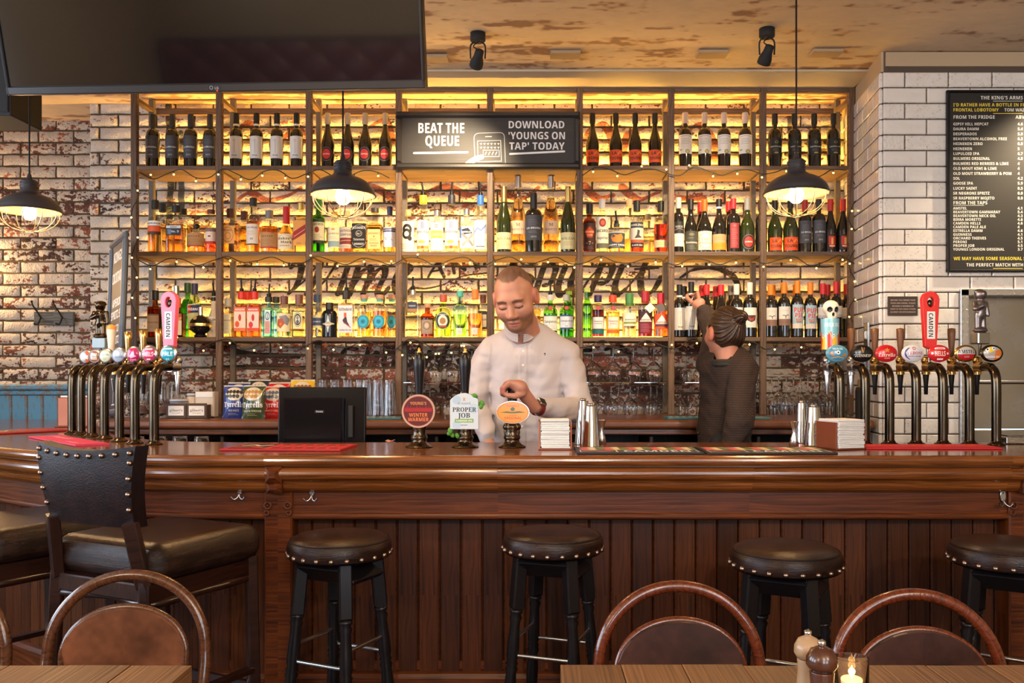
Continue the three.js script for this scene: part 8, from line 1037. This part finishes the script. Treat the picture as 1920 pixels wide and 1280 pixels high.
{ // woman reaching to the lower shelf
  const O3 = [0.9, 0, -4.13], loc = (p) => [p[0] - O3[0], p[1] - O3[1], p[2] - O3[2]], SK = [0.44, 0.2, 0.14];
  const wom = thing('person', 'woman in dark tweed jacket with hair bun reaching for a wine bottle', 'person', O3);
  const hf = headField(0.9), yaw = Math.atan2(-0.34, -0.94), hm = new THREE.Matrix4().compose(V3(...loc(aW(1358, 628, 4.1))), new THREE.Quaternion().setFromEuler(new THREE.Euler(-0.08, yaw, 0, 'YXZ')), V3(0.98, 0.98, 0.98));
  const head = nets(hf, [-0.11, -0.17, -0.13], [0.11, 0.15, 0.135], 0.0042, (x, y, z) => Math.abs(x) > 0.072 ? [0.45, 0.15, 0.1] : SK).applyMatrix4(hm), nk = V3(0, -0.12, -0.04).applyMatrix4(hm);
  const sL = loc([0.965, 1.335, -4.02]), eL = loc([0.92, 1.1, -3.93]), wL = loc([0.87, 0.9, -3.95]), sR = loc([0.855, 1.375, -4.27]), eR = loc([0.93, 1.5, -4.49]), wR = loc([0.918, 1.652, -4.72]), hR = loc([0.892, 1.735, -4.84]);
  const bodyF = blend([cap(A(nk), loc([0.92, 1.37, -4.13]), 0.05, 0.06), cap(loc([0.91, 1.3, -4.14]), loc([0.9, 0.95, -4.13]), 0.068, 0.072), cap(sL, sR, 0.04, 0.04), cap(sL, eL, 0.04, 0.034), cap(eL, wL, 0.033, 0.025), cap(sR, eR, 0.04, 0.033), cap(eR, wR, 0.032, 0.024), cap(loc([0.9, 0.95, -4.06]), loc([0.9, 0.06, -4.04]), 0.08, 0.045), cap(loc([0.9, 0.95, -4.18]), loc([0.9, 0.06, -4.2]), 0.08, 0.045)], 0.03), body = paint(nets(bodyF, [-0.22, -0.02, -0.7], [0.22, 1.75, 0.3], 0.014), SK);
  const pR = [lerp(wR[0], hR[0], 0.55), lerp(wR[1], hR[1], 0.55), lerp(wR[2], hR[2], 0.55)], bn = loc([0.886, 1.74, -4.905]); // fingers around the bottle neck
  const hF = blend([cap(wR, pR, 0.023, 0.027), cap([pR[0] - 0.012, pR[1], pR[2]], [pR[0] + 0.014, pR[1] + 0.012, pR[2]], 0.022, 0.022)], 0.016), fF = fingers([0, 1, 2, 3].map((i) => [[[pR[0] + 0.004, pR[1] + 0.03 - i * 0.017, pR[2] - 0.008], [bn[0] + 0.03, bn[1] + 0.03 - i * 0.018, bn[2] + 0.03], [bn[0] + 0.026, bn[1] + 0.026 - i * 0.018, bn[2] - 0.006], [bn[0] + 0.006, bn[1] + 0.022 - i * 0.018, bn[2] - 0.024]], [0.0105, 0.0095, 0.0085, 0.0075]]).concat([[[[pR[0] - 0.018, pR[1] - 0.004, pR[2]], [bn[0] - 0.03, bn[1] + 0.0, bn[2] + 0.034], [bn[0] - 0.025, bn[1] + 0.014, bn[2] + 0.006], [bn[0] - 0.022, bn[1] + 0.02, bn[2] - 0.004]], [0.013, 0.011, 0.0095, 0.008]]]));
  const lh = (b, dir) => blend([cap(wL, [wL[0] - 0.01, wL[1] - 0.06, wL[2]], 0.024, 0.025), ...[0, 1, 2, 3].map((i) => cap([wL[0] - 0.01, wL[1] - 0.07, wL[2] - 0.024 + i * 0.016], [wL[0] - 0.025, wL[1] - 0.14 + (i % 2) * 0.008, wL[2] - 0.026 + i * 0.017], 0.01, 0.008)), cap([wL[0] - 0.02, wL[1] - 0.04, wL[2] - 0.01], [wL[0] - 0.045, wL[1] - 0.09, wL[2] - 0.01], 0.012, 0.009)], 0.006);
  const hand = paint(nets((x, y, z) => smin(hF(x, y, z), fF(x, y, z), 0.008), [pR[0] - 0.09, pR[1] - 0.14, pR[2] - 0.16], [pR[0] + 0.1, pR[1] + 0.12, pR[2] + 0.16], 0.004), SK), hand2 = paint(nets(lh(), [wL[0] - 0.09, wL[1] - 0.18, wL[2] - 0.08], [wL[0] + 0.06, wL[1] + 0.05, wL[2] + 0.08], 0.005), SK);
  part('body', merged4([body, head, hand, hand2]), skinMat, wom);
  // pulled-back hair and bun
  const hairMat = phy(0xffffff, 0.38, { vertexColors: true }), skull = blend([ell([0, 0.04, -0.018], [0.083, 0.1, 0.103]), ell([0, -0.02, -0.06], [0.062, 0.06, 0.05])], 0.03), bun = blend([ell([-0.012, 0.09, -0.108], [0.037, 0.034, 0.032]), ell([-0.018, 0.096, -0.13], [0.02, 0.018, 0.018])], 0.012), cutF = (x, y, z) => z - 0.052 - (y - 0.03) * 0.25, earCut = (x, y, z) => Math.hypot((Math.abs(x) - 0.082) * 0.8, (y - 0.0) * 0.55, (z + 0.004) * 0.85) - 0.024, napeCut = (x, y, z) => -y - 0.062 - (z + 0.06) * 0.7;
  const strand = (x, y, z) => { const dx = x + 0.012, dy = y - 0.08; return Math.sin(Math.atan2(dx, dy) * 46 + z * 60) * 0.0011 + Math.sin(Math.atan2(dx, dy) * 19 - z * 30) * 0.0013; };
  const hair = nets((x, y, z) => { let d = skull(x, y, z) + strand(x, y, z); d = smax(d, cutF(x, y, z), 0.008); d = smax(d, napeCut(x, y, z), 0.02); d = smax(d, -earCut(x, y, z), 0.006); return smin(d, bun(x, y, z) + Math.sin(Math.atan2(y - 0.08, x + 0.012) * 5 + Math.hypot(x + 0.012, y - 0.08) * 260) * 0.0016, 0.006); }, [-0.12, -0.12, -0.18], [0.12, 0.16, 0.11], 0.0036, (x, y, z) => mix3([0.024, 0.011, 0.006], [0.06, 0.03, 0.016], sstep(0.3, 0.8, 0.5 + 0.5 * Math.sin(Math.atan2(x + 0.012, y - 0.08) * 31 + z * 40)) * 0.6)).applyMatrix4(hm); part('hair', hair, hairMat, wom);
  const tweed = pixelTex(64, 64, (x, y, o) => { const k = ((x >> 2) + (y >> 2)) & 1, l = (y >> 2) & 1, n = NT[(x * 31 + y * 57) & 65535]; const t = 0.55 + 0.35 * k + 0.2 * l + 0.3 * (n - 0.5); o[0] = 150 * t; o[1] = 122 * t; o[2] = 108 * t; });
  const jk = blend([cap(loc([0.93, 1.345, -4.11]), loc([0.92, 1.08, -4.11]), 0.105, 0.1), cap(loc([0.89, 1.33, -4.18]), loc([0.885, 1.08, -4.17]), 0.1, 0.1), cap(loc([0.905, 1.08, -4.13]), loc([0.9, 0.86, -4.12]), 0.11, 0.14), cap(sL, sR, 0.062, 0.06)], 0.05), aL = blend([cap(sL, eL, 0.067, 0.06), cap(eL, wL, 0.058, 0.046)], 0.03), aR = blend([cap(sR, eR, 0.066, 0.06), cap(eR, [lerp(eR[0], wR[0], 0.9), lerp(eR[1], wR[1], 0.9), lerp(eR[2], wR[2], 0.9)], 0.058, 0.05)], 0.03), nc = ell(A(V3(0, -0.13, -0.03).applyMatrix4(hm)), [0.06, 0.075, 0.06]);
  const jF = (x, y, z) => { let d = jk(x, y, z); d = smin(d, aL(x, y, z), 0.006); d = smin(d, aR(x, y, z), 0.02); if (d > 0.04) return d; d += 0.022 * (fbm(x * 11 + 20, y * 12 + z * 8, 3) - 0.5) + 0.012 * (fbm(y * 24 + 4 + x * 10, (x + z) * 9, 2) - 0.5); return smax(d, -nc(x, y, z), 0.01); };
  const jacket = part('jacket', nets(jF, [-0.26, 0.78, -0.64], [0.28, 1.72, 0.3], 0.0088), phy(lin(0.15, 0.125, 0.115), 0.9, { map: scaled(tweed, 12, 12), bumpMap: scaled(tweed, 12, 12), bumpScale: 0.001 }), wom);
  const cn = V3(0, -0.125, -0.035).applyMatrix4(hm), cr = []; for (let i = 0; i <= 20; i++) { const a = i / 20 * Math.PI * 2; cr.push(V3(cn.x + Math.sin(a) * 0.064, cn.y - 0.012, cn.z + Math.cos(a) * 0.064)); } part('collar', merged([0, 0.012].map((o) => tube(cr.map((q) => V3(q.x, q.y + o, q.z)), 0.011, 50, 7, true))), std(lin(0.03, 0.024, 0.02), 0.9), jacket);
  for (const py of [745, 812]) part('button', new THREE.SphereGeometry(0.009, 10, 8).scale(1, 1, 0.6), M.black, jacket).position.set(...(() => { const q = loc(aW(py < 800 ? 1312 : 1309, py, 4.05)); for (let z = 0.25; z > -0.2; z -= 0.003) if (jF(q[0], q[1], z) < 0) return [q[0], q[1], z]; return q; })());
  part('trousers', nets(blend([cap(loc([0.91, 0.98, -4.06]), loc([0.9, 0.05, -4.04]), 0.1, 0.06), cap(loc([0.89, 0.98, -4.18]), loc([0.9, 0.05, -4.2]), 0.1, 0.06)], 0.04), [-0.16, 0.02, -0.22], [0.18, 1.1, 0.22], 0.014), std(lin(0.015, 0.015, 0.018), 0.85), wom); for (const s of [-1, 1]) part('shoe', new THREE.SphereGeometry(1, 16, 10).scale(0.12, 0.04, 0.045).translate(-0.03, 0.04, s * 0.08), M.black, wom);
}
renderer.render(scene, camera);
